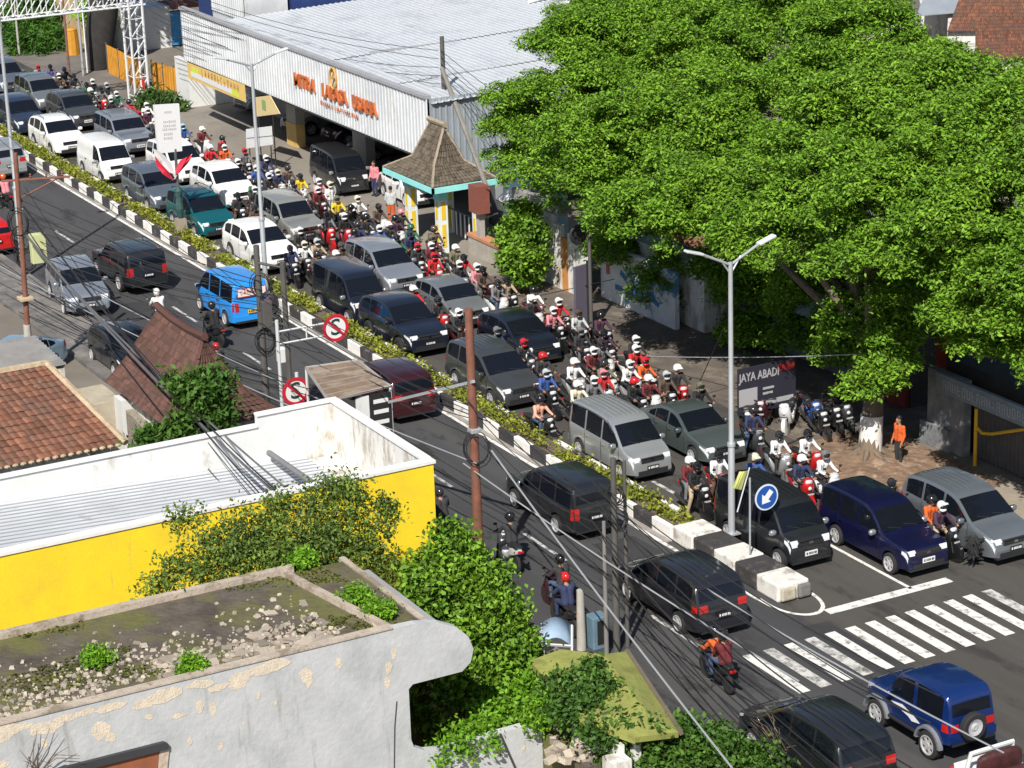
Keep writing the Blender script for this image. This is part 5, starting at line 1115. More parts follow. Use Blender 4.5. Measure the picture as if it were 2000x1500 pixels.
b = MB(plasterw); b.tube([a, e, d, c], .04, 5); b.tube([e, (e.x, e.y, 0)], .04, 5); b.tube([d, (d.x, d.y, 0)], .04, 5); q = P_(1035, 1245, 2.1); b.box((q.x, q.y, 1.05), (.6, .5, 2.1)); b.build('frame', aw)
# ---- clay tiled house, left edge
rh = thing('tiled_house', 'house with a weathered orange clay tile roof at the left edge', 'house', (-70.6, 17, 0))
b = MB(clay); tiles(b, (-68.85, 9, 3.0), (-68.85, 23.05, 3.0), (-72.6, 22.0, 4.75), (-72.6, 9, 4.75), 58, 15); b.build('roof_tiles', rh)
b = MB(clay); tiles(b, (-68.85, 23.05, 3.0), (-76.5, 23.1, 3.0), (-72.6, 22.0, 4.75), (-72.6, 22.0, 4.75), 10, 15); tiles(b, (-76.5, 23.1, 3), (-76.5, 9, 3.0), (-72.6, 9, 4.75), (-72.6, 22, 4.75), 40, 12); b.build('rear_tiles', rh)
b = MB(M('ridge_mortar', (.42, .33, .22), .9, var=.3, vs=5, bump=.4)); b.tube([(-72.6, 9, 4.8), (-72.6, 22, 4.8)], .11, 6); b.tube([(-72.6, 22, 4.8), (-68.8, 23.1, 3.06)], .11, 6)
for k in range(56): b.ball((-68.82, 9.1+k*.25, 3.02), (.08, .11, .06), 6, 4)
b.build('ridge', rh)
b = MB(plasterd); b.span((-76, 9, 0), (-69.1, 22.7, 2.95)); b.build('wall', rh)
gs = thing('shed', 'low shed with a flat grey sheet roof behind the clay tiled house', 'shed', (-79, 23, 0))
b = MB(M('asbestos', (.2, .195, .19), .9, var=.25, vs=1)); corr(b, (-80.5, 18, 3.3), (3.4, 0, -.15), (0, 6.1, 0), 12, .03); b.build('roof', gs, smooth=True)
b = MB(plasterd); b.span((-80.4, 18, 0), (-77.2, 24, 3.05)); b.build('wall', gs)
b = MB(M('beige_wall', (.42, .37, .28), .9, var=.2, vs=2)); b.span((-77.0, 24.2, 0), (-75.0, 25.2, 2.3)); b.use(plasterw).span((-75.0, 24.9, 0), (-74.3, 25.4, 2.5))
props(b.build('garden_wall', None, (-76, 25, 0)), 'short beige garden wall with a white end pillar', 'wall')
stonew = M('rubble_wall', (.3, .27, .22), .95, var=.4, vs=5, bump=1., bs=10, c2=(.12, .1, .08), c2s=5, c2t=.58, c2w=.05)
b = MB(stonew); b.extr([(-74.2, 25.0, 0), (-69.4, 25.0, 0), (-69.4, 25.0, 1.7), (-74.2, 25.0, 2.2)], (0, .5, 0)); props(b.build('stone_wall', None, (-72, 25, 0)), 'rough stone wall running down to the small tree', 'wall')
# ---- brown joglo roofed pavilion
jp_ = thing('gabled_pavilion', 'pavilion with a steep brown tiled gable roof by the near pavement', 'pavilion', (-72.7, 26.7, 0))
r0, r1 = Vector((-74.6, 26.55, 5.25)), Vector((-70.7, 26.55, 5.25))
u = [Vector(q) for q in ((-75.5, 25.6, 3.5), (-69.9, 25.6, 3.5), (-69.9, 27.6, 3.5), (-75.5, 27.6, 3.5))]; e = [Vector(q) for q in ((-75.6, 24.9, 2.8), (-69.3, 24.9, 2.8), (-69.3, 28.5, 2.8), (-75.6, 28.5, 2.8))]
b = MB(clayb); tiles(b, u[0], u[1], r1, r0, 24, 8); tiles(b, u[2], u[3], r0, r1, 24, 8); tiles(b, u[1], u[2], r1+Vector((0, .02, 0)), r1, 8, 8); tiles(b, u[3], u[0], r0, r0+Vector((0, .02, 0)), 8, 8); b.build('upper_roof', jp_)
b = MB(clayb)
for k in range(4): tiles(b, e[k], e[(k+1) % 4], u[(k+1) % 4], u[k], 30 if k % 2 == 0 else 16, 6)
b.build('lower_roof', jp_)
b = MB(M('ridge_brown', (.09, .04, .03), .85, var=.2)); b.tube([r0+Vector((-.2, 0, .15)), r0.lerp(r1, .3)+Vector((0, 0, .03)), r0.lerp(r1, .7)+Vector((0, 0, .03)), r1+Vector((.2, 0, .15))], .13, 6)
for k in range(4): b.tube([(r0, r1, r1, r0)[k], u[k], e[k]], .07, 5)
b.build('ridge', jp_)
b = MB(plasterd); b.span((-75.2, 25.3, 0), (-69.6, 28.1, 2.72)); b.build('wall', jp_)
# ---- rusty roofed stall with the lettered board
st = thing('stall', 'small stall with a rusty flat sheet roof and a black lettered board', 'stall', (-67, 29.3, 0))
rust = M('rusty_sheet', (.23, .16, .11), .85, var=.3, vs=2, c2=(.3, .24, .18), c2s=1, c2t=.55, bump=.2)
b = MB(rust); q = [at(598, 722, 4.3), at(642, 787, 4.3), at(762, 757, 4.3), at(700, 708, 4.3)]; b.extr(q, (0, 0, .05)); b.build('roof', st)
b = MB(M('roof_edge', (.3, .28, .26), .7, var=.2)); b.tube([v+Vector((0, 0, .06)) for v in q+q[:1]], .05, 5)
for k in range(1, 6): b.tube([q[0].lerp(q[1], k/6)+Vector((0, 0, .06)), q[3].lerp(q[2], k/6)+Vector((0, 0, .06))], .018, 4)
b.build('roof_frame', st)
b = MB(M('post_white', (.6, .6, .6), .7, var=.1))
for v in q: b.tube([v, (v.x, v.y, 0)], .045, 6)
b.build('post', st)
x = q[2].x+.02; b = MB(trim); b.span((x, q[2].y-.72, 2.55), (x+.05, q[2].y-.02, 4.2)); b.use(plate_w)
for k in range(3): b.span((x+.05, q[2].y-.62, 3.9-.34*k), (x+.056, q[2].y-.12, 4.03-.34*k))
for k in range(3): b.span((x+.05, q[2].y-.6+.05*k, 2.75+.1*k), (x+.056, q[2].y-.2+.05*k, 2.8+.1*k))
b.build('sign_board', st)
b = MB(plasterw); b.span((x, q[2].y-1.2, 2.0), (x+.04, q[2].y-.76, 4.2)); b.build('side_board', st)
# ---- showroom with the ribbed white fascia
sh = thing('showroom', 'wide white showroom with ribbed fascia, orange letters and open ground floor', 'building', (-108, 52, 0))
b = MB(white_metal); ribbed(b, (-125.4, 47.2, 3.4), (29.5, 0, 0), (0, 0, 2.72), 92, .05); b.build('fascia', sh)
b = MB(M('fascia_trim', (.34, .34, .36), .6, var=.1)); b.span((-125.4, 47.1, 6.121), (-95.9, 47.4, 6.26)); b.build('fascia_trim', sh)
b = MB(white_metal); b.span((-125.4, 47.21, 3.36), (-95.9, 47.32, 3.4)); b.build('fascia_sill', sh)
b = MB(greysheet); ribbed(b, (-95.9, 47.3, 2.5), (0, 7, 0), (0, 0, 3.62), 24, .04); b.build('side_wall', sh)
for k, (xa, xb, z) in enumerate(((-119.6, -106.4, 6.3), (-106.5, -100.0, 6.16), (-100.1, -95.7, 6.02))):
    b = MB(zinc); n = int((xb-xa)*0)+40; ribbed(b, (xa, 47.35, z), (0, 18, .5), (xb-xa, 0, -.12) if False else (xb-xa, 0, -.1), 56, -.035, .3); b.build('roof_sheet', sh)
b = MB(M('roof_edge_dark', (.3, .31, .33), .6, var=.1)); b.span((-106.55, 49.5, 6.2), (-106.4, 65, 6.36)); b.span((-100.1, 49.5, 6.05), (-99.98, 65, 6.2)); b.build('roof_step', sh)
b = MB(white_metal); ribbed(b, (-125.4, 49.0, 5.9), (4.6, 0, 0), (0, 0, 2.2), 16, .05); b.span((-125.4, 49.06, 3.4), (-120.8, 51.5, 8.0)); b.build('side_block', sh)
pil = M('pillar_grey', (.36, .34, .31), .85, var=.12); pily = M('pillar_yellow', (.62, .42, .14), .8, var=.1)
for (xa, xb, yy) in ((-116.7, -115.5, 49.3), (-109.7, -108.2, 49.8), (-102.5, -101.2, 49.8), (-96.8, -96.0, 49.6)):
    b = MB(pil); b.span((xa, yy, 0), (xb, yy+.5, 3.4))
    if xa < -110: b.use(pily).span((xa-.03, yy-.03, .02), (xb+.03, yy+.45, 1.25))
    b.build('pillar', sh)
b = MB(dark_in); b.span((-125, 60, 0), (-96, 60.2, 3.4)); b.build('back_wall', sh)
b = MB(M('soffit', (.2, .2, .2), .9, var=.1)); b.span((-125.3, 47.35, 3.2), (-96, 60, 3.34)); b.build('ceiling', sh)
b = MB(plasterw); b.span((-130.6, 48.6, 0), (-128.9, 48.9, 2.6)); b.span((-128.9, 48.6, 0), (-128.6, 52, 2.6)); b.use(pil).span((-128.6, 51.5, 0), (-119, 51.8, 3.3)); b.build('end_wall', sh)
org_ = M('letter_orange', (.5, .13, .04), .5, var=.08); org2 = M('letter_gold', (.55, .3, .06), .5, var=.08)
for wd_, xx_, s_ in (('MITRA', -109.0, .92), ('LARASA', -105.55, .86), ('USAHA', -102.25, .88)): lt = MB(org_); add_text(lt, wd_, .92, (xx_, 47.1, 4.72), (1, 0, 0), (0, 0, 1), s_, .05); lt.build('lettering', sh)
lt = MB(org2); pts = [(math.cos(a)*.36, math.sin(a)*.5) for a in np.linspace(0, 2*math.pi, 18)]; lt.tube([(-105.6+x, 47.1, 5.5+z) for x, z in pts], .055, 6)
lt.extr([(-105.5, 47.12, 5.9), (-105.75, 47.12, 5.45), (-105.6, 47.12, 5.45), (-105.7, 47.12, 5.1), (-105.42, 47.12, 5.56), (-105.57, 47.12, 5.56)], (0, -.05, 0)); lt.build('emblem', sh)
lt = MB(org_)
glyphs(lt, (-107.2, 47.12, 4.0), (1, 0, 0), (0, 0, 1), 17, .18, .25, .03)
lt.build('small_lettering', sh)
# banner hung under the fascia, yellow pennant and white notice boards
b = MB(M('banner_yellow', (.72, .5, .16), .6, var=.05)); b.extr([aty(365, 121, 46.98), aty(478, 166, 46.98), aty(481, 200, 46.98), aty(369, 153, 46.98)], (0, -.02, 0))
b.use(plate_w); b.extr([aty(372, 139, 46.95), aty(452, 172, 46.95), aty(453, 184, 46.95), aty(374, 149, 46.95)], (0, -.006, 0))
b.use(M('banner_lime', (.6, .72, .06), .6, var=0)); b.extr([aty(374, 131, 46.955), aty(386, 136, 46.955), aty(388, 148, 46.955), aty(376, 143, 46.955)], (0, -.008, 0)); b.extr([aty(450, 172, 46.955), aty(464, 178, 46.955), aty(466, 191, 46.955), aty(452, 185, 46.955)], (0, -.008, 0))
b.use(M('banner_brown', (.45, .25, .1), .6, var=0))
q = aty(394, 138, 46.95); glyphs(b, (q.x, 46.95, q.z-.3), (1, 0, -.005), (0, 0, 1), 12, .36, .44, .01)
props(b.build('banner', None, tuple(aty(420, 150, 46.98))), 'yellow and white banner hung below the white fascia', 'banner')
b = MB(M('board_cream', (.66, .52, .26), .6, var=.05)); b.extr([aty(498, 190, 46.6), aty(528, 186, 46.6), aty(548, 222, 46.6), aty(500, 228, 46.6)], (0, -.04, 0)); b.use(M('board_green', (.25, .35, .15), .6, var=0)).box(aty(515, 205, 46.54), (.45, .01, .5)); b.use(trim)
for px in (505, 533): q = aty(px, 226, 46.6); b.tube([q, (q.x, 46.6, 0)], .03, 5)
props(b.build('sign_board', None, tuple(at(515, 262))), 'tilted cream sign board on legs under the fascia', 'sign')
b = MB(M('board_white', (.74, .75, .75), .6, var=.03)); b.extr([aty(482, 252, 46.0), aty(531, 246, 46.0), aty(533, 282, 46.0), aty(483, 290, 46.0)], (0, -.05, 0)); b.use(trim)
for pa, pc in (((505, 249), (507, 286)), ((482, 270), (532, 265))): b.tube([aty(*pa, 45.94), aty(*pc, 45.94)], .012, 4)
for px in (487, 529): q = aty(px, 285, 46); b.tube([q, (q.x, 46, 0)], .03, 5)
props(b.build('notice_board', None, tuple(at(507, 295))), 'white notice board divided in four panes on the forecourt', 'sign')
# ---- gate shelter with the tiered tile roof
gp = thing('gate_shelter', 'turquoise gate shelter with yellow panelled columns and a tiered tile roof', 'shelter', (-94.6, 46.9, 0))
tq = M('turquoise', (.3, .74, .72), .7, var=.08, vs=2); wq = M('column_white', (.68, .74, .74), .8, var=.08, vs=3); yq = M('column_yellow', (.76, .52, .03), .7, var=.05)
for (cx, cy) in ((-92.95, 46.2), (-95.9, 46.2), (-92.95, 48.0), (-95.9, 48.0)):
    b = MB(wq); b.box((cx, cy, 1.45), (.42, .42, 2.9)); b.use(tq).box((cx, cy, 2.62), (.5, .5, .5)); b.use(yq)
    for za, zb in ((.28, 1.3), (1.5, 2.3)): b.box((cx, cy-.215, (za+zb)/2), (.2, .02, zb-za)); b.box((cx+.215, cy, (za+zb)/2), (.02, .2, zb-za))
    b.build('column', gp, bevel=.03)
b = MB(tq); E_ = [(-97.2, 45.45), (-92.2, 45.45), (-92.2, 48.7), (-97.2, 48.7)]
for k in range(4):
    p, q = E_[k], E_[(k+1) % 4]; b.extr([(p[0], p[1], 2.84), (q[0], q[1], 2.84), (q[0], q[1], 3.08), (p[0], p[1], 3.08)], Vector((-(p[1]-q[1]), (p[0]-q[0]), 0)).normalized()*-.1)
b.span((-97, 45.6, 2.92), (-92.4, 48.5, 2.98)); b.build('eaves_board', gp)
b = MB(stonet); e = [Vector((x, y, 3.1)) for x, y in ((-97.1, 45.5), (-92.3, 45.5), (-92.3, 48.6), (-97.1, 48.6))]; u = [Vector(q) for q in ((-95.75, 46.3, 3.75), (-93.65, 46.3, 3.75), (-93.65, 47.75, 3.75), (-95.75, 47.75, 3.75))]; r0, r1 = Vector((-95.35, 47.05, 5.25)), Vector((-94.05, 47.05, 5.25))
for k in range(4): tiles(b, e[k], e[(k+1) % 4], u[(k+1) % 4], u[k], 24 if k % 2 == 0 else 16, 7, .03, .025)
b.build('lower_roof', gp)
b = MB(stonet); tops = [r0, r1, r1, r0]
for k in range(4): tiles(b, u[k], u[(k+1) % 4], tops[(k+1) % 4]+Vector((0, .001*k, 0)), tops[k], 9, 6, .03, .03)
b.build('upper_roof', gp)
b = MB(M('ridge_stone', (.32, .27, .2), .9, var=.25, vs=6, bump=.5)); b.tube([r0+Vector((-.15, 0, .1)), r1+Vector((.15, 0, .1))], .13, 6)
for k in range(4): b.tube([tops[k], u[k], e[k]], .07, 5)
b.build('ridge', gp)
rl = thing('railing', 'dark metal railing between the gate shelter columns', 'railing', (-94.5, 48, 0)); b = MB(M('steel_dark', (.12, .12, .13), .5, .4, var=.1))
b.tube([(-95.7, 47.9, 1.2), (-93.1, 47.9, 1.2)], .035, 5); b.tube([(-92.8, 47.9, 1.2), (-91.0, 47.9, 1.9)], .04, 5); b.build('handrail', rl)
b = MB(plate_w)
for k in range(6): b.box((-95.3+.4*k, 47.9, .65), (.07, .04, 1.05))
b.build('baluster', rl)
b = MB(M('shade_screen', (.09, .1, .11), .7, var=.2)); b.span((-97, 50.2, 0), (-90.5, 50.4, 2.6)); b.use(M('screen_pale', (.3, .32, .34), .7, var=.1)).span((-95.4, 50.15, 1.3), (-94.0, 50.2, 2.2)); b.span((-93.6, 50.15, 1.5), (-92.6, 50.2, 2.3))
props(b.build('shop_wall', None, (-94, 50.3, 0)), 'dark shop wall with pale panels behind the gate shelter', 'wall')
b = MB(M('cap_orange', (.5, .22, .12), .8, var=.15)); b.span((-92.3, 47.05, .78), (-89.3, 47.6, .9)); b.use(M('planter_grey', (.36, .33, .29), .9, var=.2, vs=3)).span((-92.25, 47.1, 0), (-89.35, 47.55, .78))
props(b.build('planter_wall', None, (-91, 47.3, 0)), 'low grey planter wall with an orange cap beside the gate shelter', 'wall')
bx = thing('kiosk_board', 'red-brown wooden box on a post at the shelter corner', 'sign', (-91.3, 47.2, 0))
b = MB(M('red_wood', (.22, .07, .05), .8, var=.15, vs=4, stretch=(1, 1, 6))); b.span((-91.7, 46.9, 2.0), (-90.9, 47.5, 3.2)); b.build('board', bx); MB(pil).span((-91.45, 47.1, 0), (-91.15, 47.35, 2.0)).build('post', bx)
# ---- walls and shops on the right under the trees
mur = M('mural', (.66, .69, .68), .85, var=.12, vs=2, c2=(.1, .25, .42), c2s=.9, c2t=.57, c2w=.03)
b = MB(mur); b.span((-83.2, 48.4, 0), (-77.6, 48.6, 2.3)); b.use(M('mural_white', (.7, .73, .72), .85, var=.1, vs=2, c2=(.42, .4, .34), c2s=1.4, c2t=.6)).span((-88.8, 47.6, 0), (-85.6, 47.8, 3.1)); b.use(M('mural_orange', (.55, .25, .08), .8, var=.15)).span((-85.0, 47.62, 0), (-84.5, 47.8, 2.2)); b.use(plasterd).span((-85.6, 47.6, 0), (-85.0, 47.8, 2.7)); b.span((-84.5, 47.63, 0), (-83.2, 47.83, 2.5))
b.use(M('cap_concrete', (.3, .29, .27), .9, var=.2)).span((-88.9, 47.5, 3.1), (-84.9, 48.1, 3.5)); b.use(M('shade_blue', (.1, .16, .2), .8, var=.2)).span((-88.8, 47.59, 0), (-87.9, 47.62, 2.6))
b.use(M('mural_red', (.5, .12, .08), .8, var=.1)); b.box((-82.6, 48.38, 1.3), (.25, .02, .4)); b.use(M('mural_blue', (.06, .2, .45), .8, var=.1))
for k in range(9): b.box((-81.8+.4*k, 48.385, .7+.9*math.sin(k*2.2)**2), (.5, .015, .22), ry=.5*math.sin(k))
props(b.build('mural_wall', None, (-83, 48, 0)), 'peeling white wall with blue and orange painting under the leftmost tree', 'wall')
ts = thing('turquoise_shop', 'small pale turquoise shop front left of the green shrub', 'shop', (-89.5, 48.5, 0)); b = MB(M('pale_turquoise', (.45, .68, .7), .8, var=.1, vs=1.5)); b.span((-91.2, 48.3, 0), (-88.6, 50, 4.0)); b.build('wall', ts); b = MB(plasterw); b.extr([(-90.6, 47.7, 2.6), (-88.2, 47.7, 2.6), (-88.2, 48.3, 3.0), (-90.6, 48.3, 3.0)], (0, 0, .08)); b.build('sunshade', ts)
hs = thing('low_house', 'low house with a red tile roof half hidden by the leftmost tree', 'house', (-80, 51, 0)); b = MB(clay); tiles(b, (-84.5, 48.9, 3.3), (-76.5, 48.9, 3.3), (-76.5, 52, 4.9), (-84.5, 52, 4.9), 32, 13); b.build('roof_tiles', hs); b = MB(plasterd); b.span((-84.3, 49.1, 0), (-76.6, 52, 3.25)); b.use(M('green_trim', (.1, .17, .15), .8, var=.1)).span((-84.3, 48.85, 2.75), (-76.6, 49.05, 3.2)); b.build('wall', hs)
dk = thing('shop_row', 'row of dark shops in deep shade behind the trees', 'shop', (-69, 50.5, 0))
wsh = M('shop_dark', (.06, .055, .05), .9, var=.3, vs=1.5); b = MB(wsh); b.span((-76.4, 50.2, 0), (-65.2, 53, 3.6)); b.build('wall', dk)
b = MB(M('shop_red', (.23, .03, .02), .8, var=.15)); b.span((-66.6, 50.0, 0), (-65.25, 50.18, 3.3)); b.build('red_panel', dk); b = MB(MATS['shop_red']); b.span((-63.6, 50.0, 0), (-62.4, 50.18, 3.3)); b.build('red_panel', dk)
b = MB(M('shutter_grey', (.14, .15, .16), .6, var=.15)); ribbed(b, (-73.6, 50.17, .1), (2.6, 0, 0), (0, 0, 2.5), 10, .03); ribbed(b, (-70.3, 50.17, .1), (2.4, 0, 0), (0, 0, 2.5), 10, .03); b.build('shutter', dk)
b = MB(greysheet); corr(b, (-69.8, 48.4, 2.7), (3.2, 0, 0), (0, 1.7, .5), 12, .04); b.build('canopy', dk)
# sign with the shop's name
sg = thing('shop_sign', 'black sign board reading JAYA ABADI behind the tall lamp post', 'sign', (-66.5, 45.6, 0))
bA, bB = atx(1441, 742, -66.5), atx(1552, 692, -66.5); b = MB(M('sign_black', (.025, .025, .04), .6, var=.1)); b.span((-66.56, 43.95, .55), (-66.5, 46.3, 2.2)); b.build('board', sg)
b = MB(M('letter_pale', (.38, .38, .4), .6, var=0)); add_text(b, 'JAYA ABADI', .42, (-66.49, 44.8, 1.85), (0, 1, 0), (0, 0, 1), .72, .008)
b.span((-66.5, 43.98, .85), (-66.49, 44.72, 1.45)); b.span((-66.5, 44.95, 1.3), (-66.49, 45.4, 1.38)); b.span((-66.5, 44.95, 1.12), (-66.49, 45.35, 1.2)); b.span((-66.5, 44.8, .75), (-66.49, 46.2, .92))
b.use(M('sign_red', (.3, .03, .03), .6, var=0)).span((-66.5, 45.55, 1.85), (-66.49, 46.25, 2.1)); b.build('lettering', sg)
b = MB(trim); b.tube([(-66.6, 44.1, 0), (-66.6, 44.1, 2.1)], .03, 5); b.tube([(-66.6, 46.2, 0), (-66.6, 46.2, 2.1)], .03, 5); b.build('post', sg)
b = MB(M('wall_grey_rough', (.2, .21, .22), .95, var=.3, vs=2, bump=.6, bs=6, c2=(.34, .31, .27), c2s=1.1, c2t=.57, c2w=.06)); b.span((-62.2, 48.6, 0), (-60.3, 48.9, 2.6)); b.span((-62.4, 48.45, 0), (-60.9, 48.7, .75))
props(b.build('rough_wall', None, (-61.3, 48.7, 0)), 'rough grey concrete wall behind the trunk roots', 'wall')
gg = thing('grey_gate', 'grey slatted gate under a lettered fascia at the right edge', 'gate', (-57.5, 48.8, 0)); b = MB(M('gate_grey', (.1, .095, .09), .7, var=.2)); ribbed(b, (-60.2, 48.95, .05), (8.5, 0, 0), (0, 0, 1.75), 42, .04); b.build('slats', gg)
b = MB(M('fascia_grey', (.22, .26, .29), .7, var=.15, vs=2)); b.span((-61.6, 48.45, 2.0), (-54, 48.6, 2.62)); b.build('fascia', gg)
b = MB(M('letter_grey', (.42, .45, .47), .7, var=0))
glyphs(b, (-61.2, 48.44, 2.15), (1, 0, 0), (0, 0, 1), 17, .3, .25, .012)
b.build('lettering', gg)
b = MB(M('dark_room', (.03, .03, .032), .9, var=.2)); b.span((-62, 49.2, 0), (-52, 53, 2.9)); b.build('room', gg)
b = MB(M('barrier_yellow', (.72, .42, .02), .5, var=.08)); q0 = at(1912, 905)+Vector((.1, -.25, 0)); b.tube([q0, q0+Vector((0, 0, 1.95))], .06, 8); b.tube([q0+Vector((.0, 0, 1.35)), q0+Vector((.3, .02, 1.2)), q0+Vector((.7, .08, 1.28)), q0+Vector((2.6, .45, 2.0))], .055, 8)
props(b.build('barrier_pipe', None, tuple(q0), smooth=True), 'yellow painted steel barrier pipe in front of the grey gate', 'barrier')
# ---- things beyond
bk = [('blue_building', 'dark blue sheet-clad building behind the showroom', (-127.5, 55.2, 0), (13.6, 7.0, 9.2), M('navy_sheet', (.02, .045, .16), .6, var=.15, vs=2), 0),
      ('brick_building', 'brown walled building behind the left end of the white roof', (-127.5, 67.5, 0), (13.6, 17, 8.4), M('brown_roof', (.2, .1, .085), .85, var=.25, vs=1.5), 0)]
for n, lb, c, d, m, _ in bk:
    t = thing(n, lb, 'building', c); b = MB(m); b.box((c[0], c[1], d[2]/2), d); b.build('wall', t); b = MB(M('eave_white', (.6, .6, .6), .7, var=.1)); b.box((c[0], c[1], d[2]+.1), (d[0]+.4, d[1]+.4, .2)); b.build('roof_edge', t)
t = thing('white_shop', 'white shop with blue side panel beyond the amber fence', 'shop', (-149, 54, 0)); b = MB(plasterw); b.span((-153, 51.6, 0), (-146.9, 54.6, 2.6)); b.build('wall', t); b = MB(M('shop_blue', (.05, .3, .62), .6, var=.1)); b.span((-147.4, 54.62, .1), (-146.95, 55.4, 2.2)); b.build('blue_panel', t); b = MB(MATS['shop_blue']); b.span((-147.0, 51.9, 3.1), (-146.9, 52.6, 4.4)); b.build('blue_panel', t); b = MB(plate_w); b.span((-147.0, 52.62, 3.0), (-146.9, 56, 4.3)); b.use(lblue).span((-146.9, 52.8, 3.9), (-146.88, 55.6, 4.05)); b.build('shop_sign', t); b = MB(M('brown_eave', (.16, .08, .07), .85, var=.2)); b.span((-149, 54.6, 2.4), (-146.5, 57.5, 2.9)); b.build('eave', t)
t = thing('tiled_roof_building', 'grey metal tile roof showing above the white roof beside the tree', 'building', (-112, 66, 0)); mt = M('metal_tile', (.3, .31, .31), .55, .2, island=.25, var=0)
b = MB(mt); a, b1 = at(955, 40, 6.8), at(1055, 80, 6.6); nx = 14
tiles(b, (-116.4, 61.0, 6.5), (-108.0, 61.0, 6.5), (-109, 70, 7.3), (-118.5, 70, 7.3), 30, 18, .05, .03); b.build('roof_tiles', t); b = MB(plasterw); b.span((-116, 61.3, 0), (-108.5, 70, 6.4)); b.build('wall', t)
b = MB(M('white_pipe', (.7, .7, .7), .5, var=.05))
for k in range(4): b.tube([(-116.2+2.1*k, 61.2, 6.72), (-117.6+2.2*k, 68, 7.4)], .09, 6)
b.build('roof_pipe', t)
for (nm, lb, q0_, q1_, z0, z1, wdt) in [('red_roof_house', 'long red tile roof beyond the tree at the top right', (1850, 62), (2080, 62), 3.2, 5.0, 60), ('red_roof_house', 'lower red tile roof just above the rightmost crown', (1905, 118), (2080, 112), 3.0, 4.6, 46), ('red_roof_house', 'far red roof along the top edge right of the tree', (1800, 14), (2080, 10), 3.4, 5.2, 60), ('red_roof_house', 'small orange roof peeping over the crown at the top', (1690, 12), (1775, 8), 3.2, 4.8, 20)]:
    a, c = at(*q0_, z0), at(*q1_, z0); t = thing(nm, lb, 'house', tuple(((a+c)/2).xy)+(0,)); dv = Vector((-(c-a).y, (c-a).x, 0)).normalized()
    if dv.dot(a) < 0: dv = -dv
    b = MB(clay); up = dv*3.2+Vector((0, 0, z1-z0)); tiles(b, a, c, c+up, a+up+(c-a)*.12, wdt, 12, .05, .03); b.build('roof_tiles', t)
    b = MB(plasterd); b.extr([a+dv*.3, c+dv*.3, c+dv*5, a+dv*5], (0, 0, -z0)); b.build('wall', t)
b = MB(greysheet); a = at(1790, 32, 3.5); c = at(2080, 8, 3.5); b.extr([a, c, c+Vector((-2, 2, .5)), a+Vector((-2, 2, .5))], (0, 0, .06)); b.tube([a, (a.x, a.y, 0)], .1, 5); b.tube([c, (c.x, c.y, 0)], .1, 5); props(b.build('sheet_roof', None, (a.x, a.y, 0)), 'grey sheet lean-to roof between the red roofs top right', 'roof')
# ================================================================ STREET FURNITURE
galv = M('galvanised', (.46, .48, .5), .45, .35, var=.08, vs=2)
pale = M('lamp_white', (.62, .64, .65), .5, .1, var=.05)
ruststeel = M('rust_steel', (.21, .085, .055), .75, .1, var=.25, vs=3, c2=(.18, .1, .08), c2s=2.5, c2t=.58)
cpole = M('concrete_pole', (.4, .38, .34), .85, var=.2, vs=2)
darkpole = M('dark_pole', (.09, .085, .08), .8, var=.2)
cable_m = M('cable_black', (.022, .022, .024), .6, var=0)
cable_g = M('cable_grey', (.34, .35, .37), .5, .1, var=.1)
def lamp(label, base, h, reach=1.35, rise=.55, m=galv, yaw=math.pi/2, r=.085, double=True):
    t = thing('street_lamp', label, 'street lamp', base, 0, 'double arm street lamps'); B = Vector(base); T = B+Vector((0, 0, h))
    b = MB(m); b.tube([B, B+Vector((0, 0, h*.33)), B+Vector((0, 0, h*.335)), T], [r*1.25, r*1.2, r*.95, r*.8], 10); b.lathe([(r*1.5, 0), (r*1.5, .1), (r*1.4, .12)], 10, B+Vector((0, 0, h*.33))); b.box(B+Vector((0, 0, .02)), (.4, .4, .04)); b.build('pole', t, smooth=True)
    for s in (-1, 1) if double else (1,):
        d = Vector((math.cos(yaw)*s, math.sin(yaw)*s, 0)); e = T+d*reach+Vector((0, 0, rise)); b = MB(m)
        b.tube([T-Vector((0, 0, .08)), e], r*.5, 7); b.tube([T-Vector((0, 0, .35)), T.lerp(e, .35)], r*.35, 6); ar = b.build('arm', t, smooth=True)
        b = MB(pale); q = e+d*.24+Vector((0, 0, .08)); b.box(q, (.6, .24, .08), yaw if s > 0 else yaw+math.pi, 0, -math.atan2(rise, reach)*.8); hd = b.build('lamp_head', ar, bevel=.03)
lamp('tall grey double armed street lamp on the median end blocks', (-57.8, 37.95, .5), 8.4, 1.0, .4)
lamp('grey double armed street lamp rising from the hedge behind the blue minibus', (-90.3, 36.8, .3), 9.5, 1.05, .3)
lamp('rust footed grey street lamp in front of the black off-road wagon', (-99.7, 29.6, 0), 11.8, 1.2, .4)
def upole(name, label, px, py, h, r, m, base=None, lean=(0, 0), cat='utility pole', arms=()):
    B = Vector(base) if base else at(px, py); t = thing(name, label, cat, tuple(B)); T = B+Vector((lean[0], lean[1], h)); b = MB(m)
    b.tube([B, T], [r*1.15, r*.85], 10); b.build('pole', t, smooth=True)
    for (z, l, d) in arms:
        b = MB(galv if m is not ruststeel else ruststeel); c = B.lerp(T, z/h); dv = Vector(d).normalized(); b.tube([c-dv*l*.3, c+dv*l], .045, 5); b.tube([c+dv*l*.8, c-Vector((0, 0, .7))], .03, 5)
        for k in range(3): b.lathe([(.03, 0), (.05, .04), (.03, .08), (.05, .12), (.03, .16)], 6, c+dv*l*(.25+.3*k)+Vector((0, 0, .05)))
        b.build('cross_arm', t)
    return t
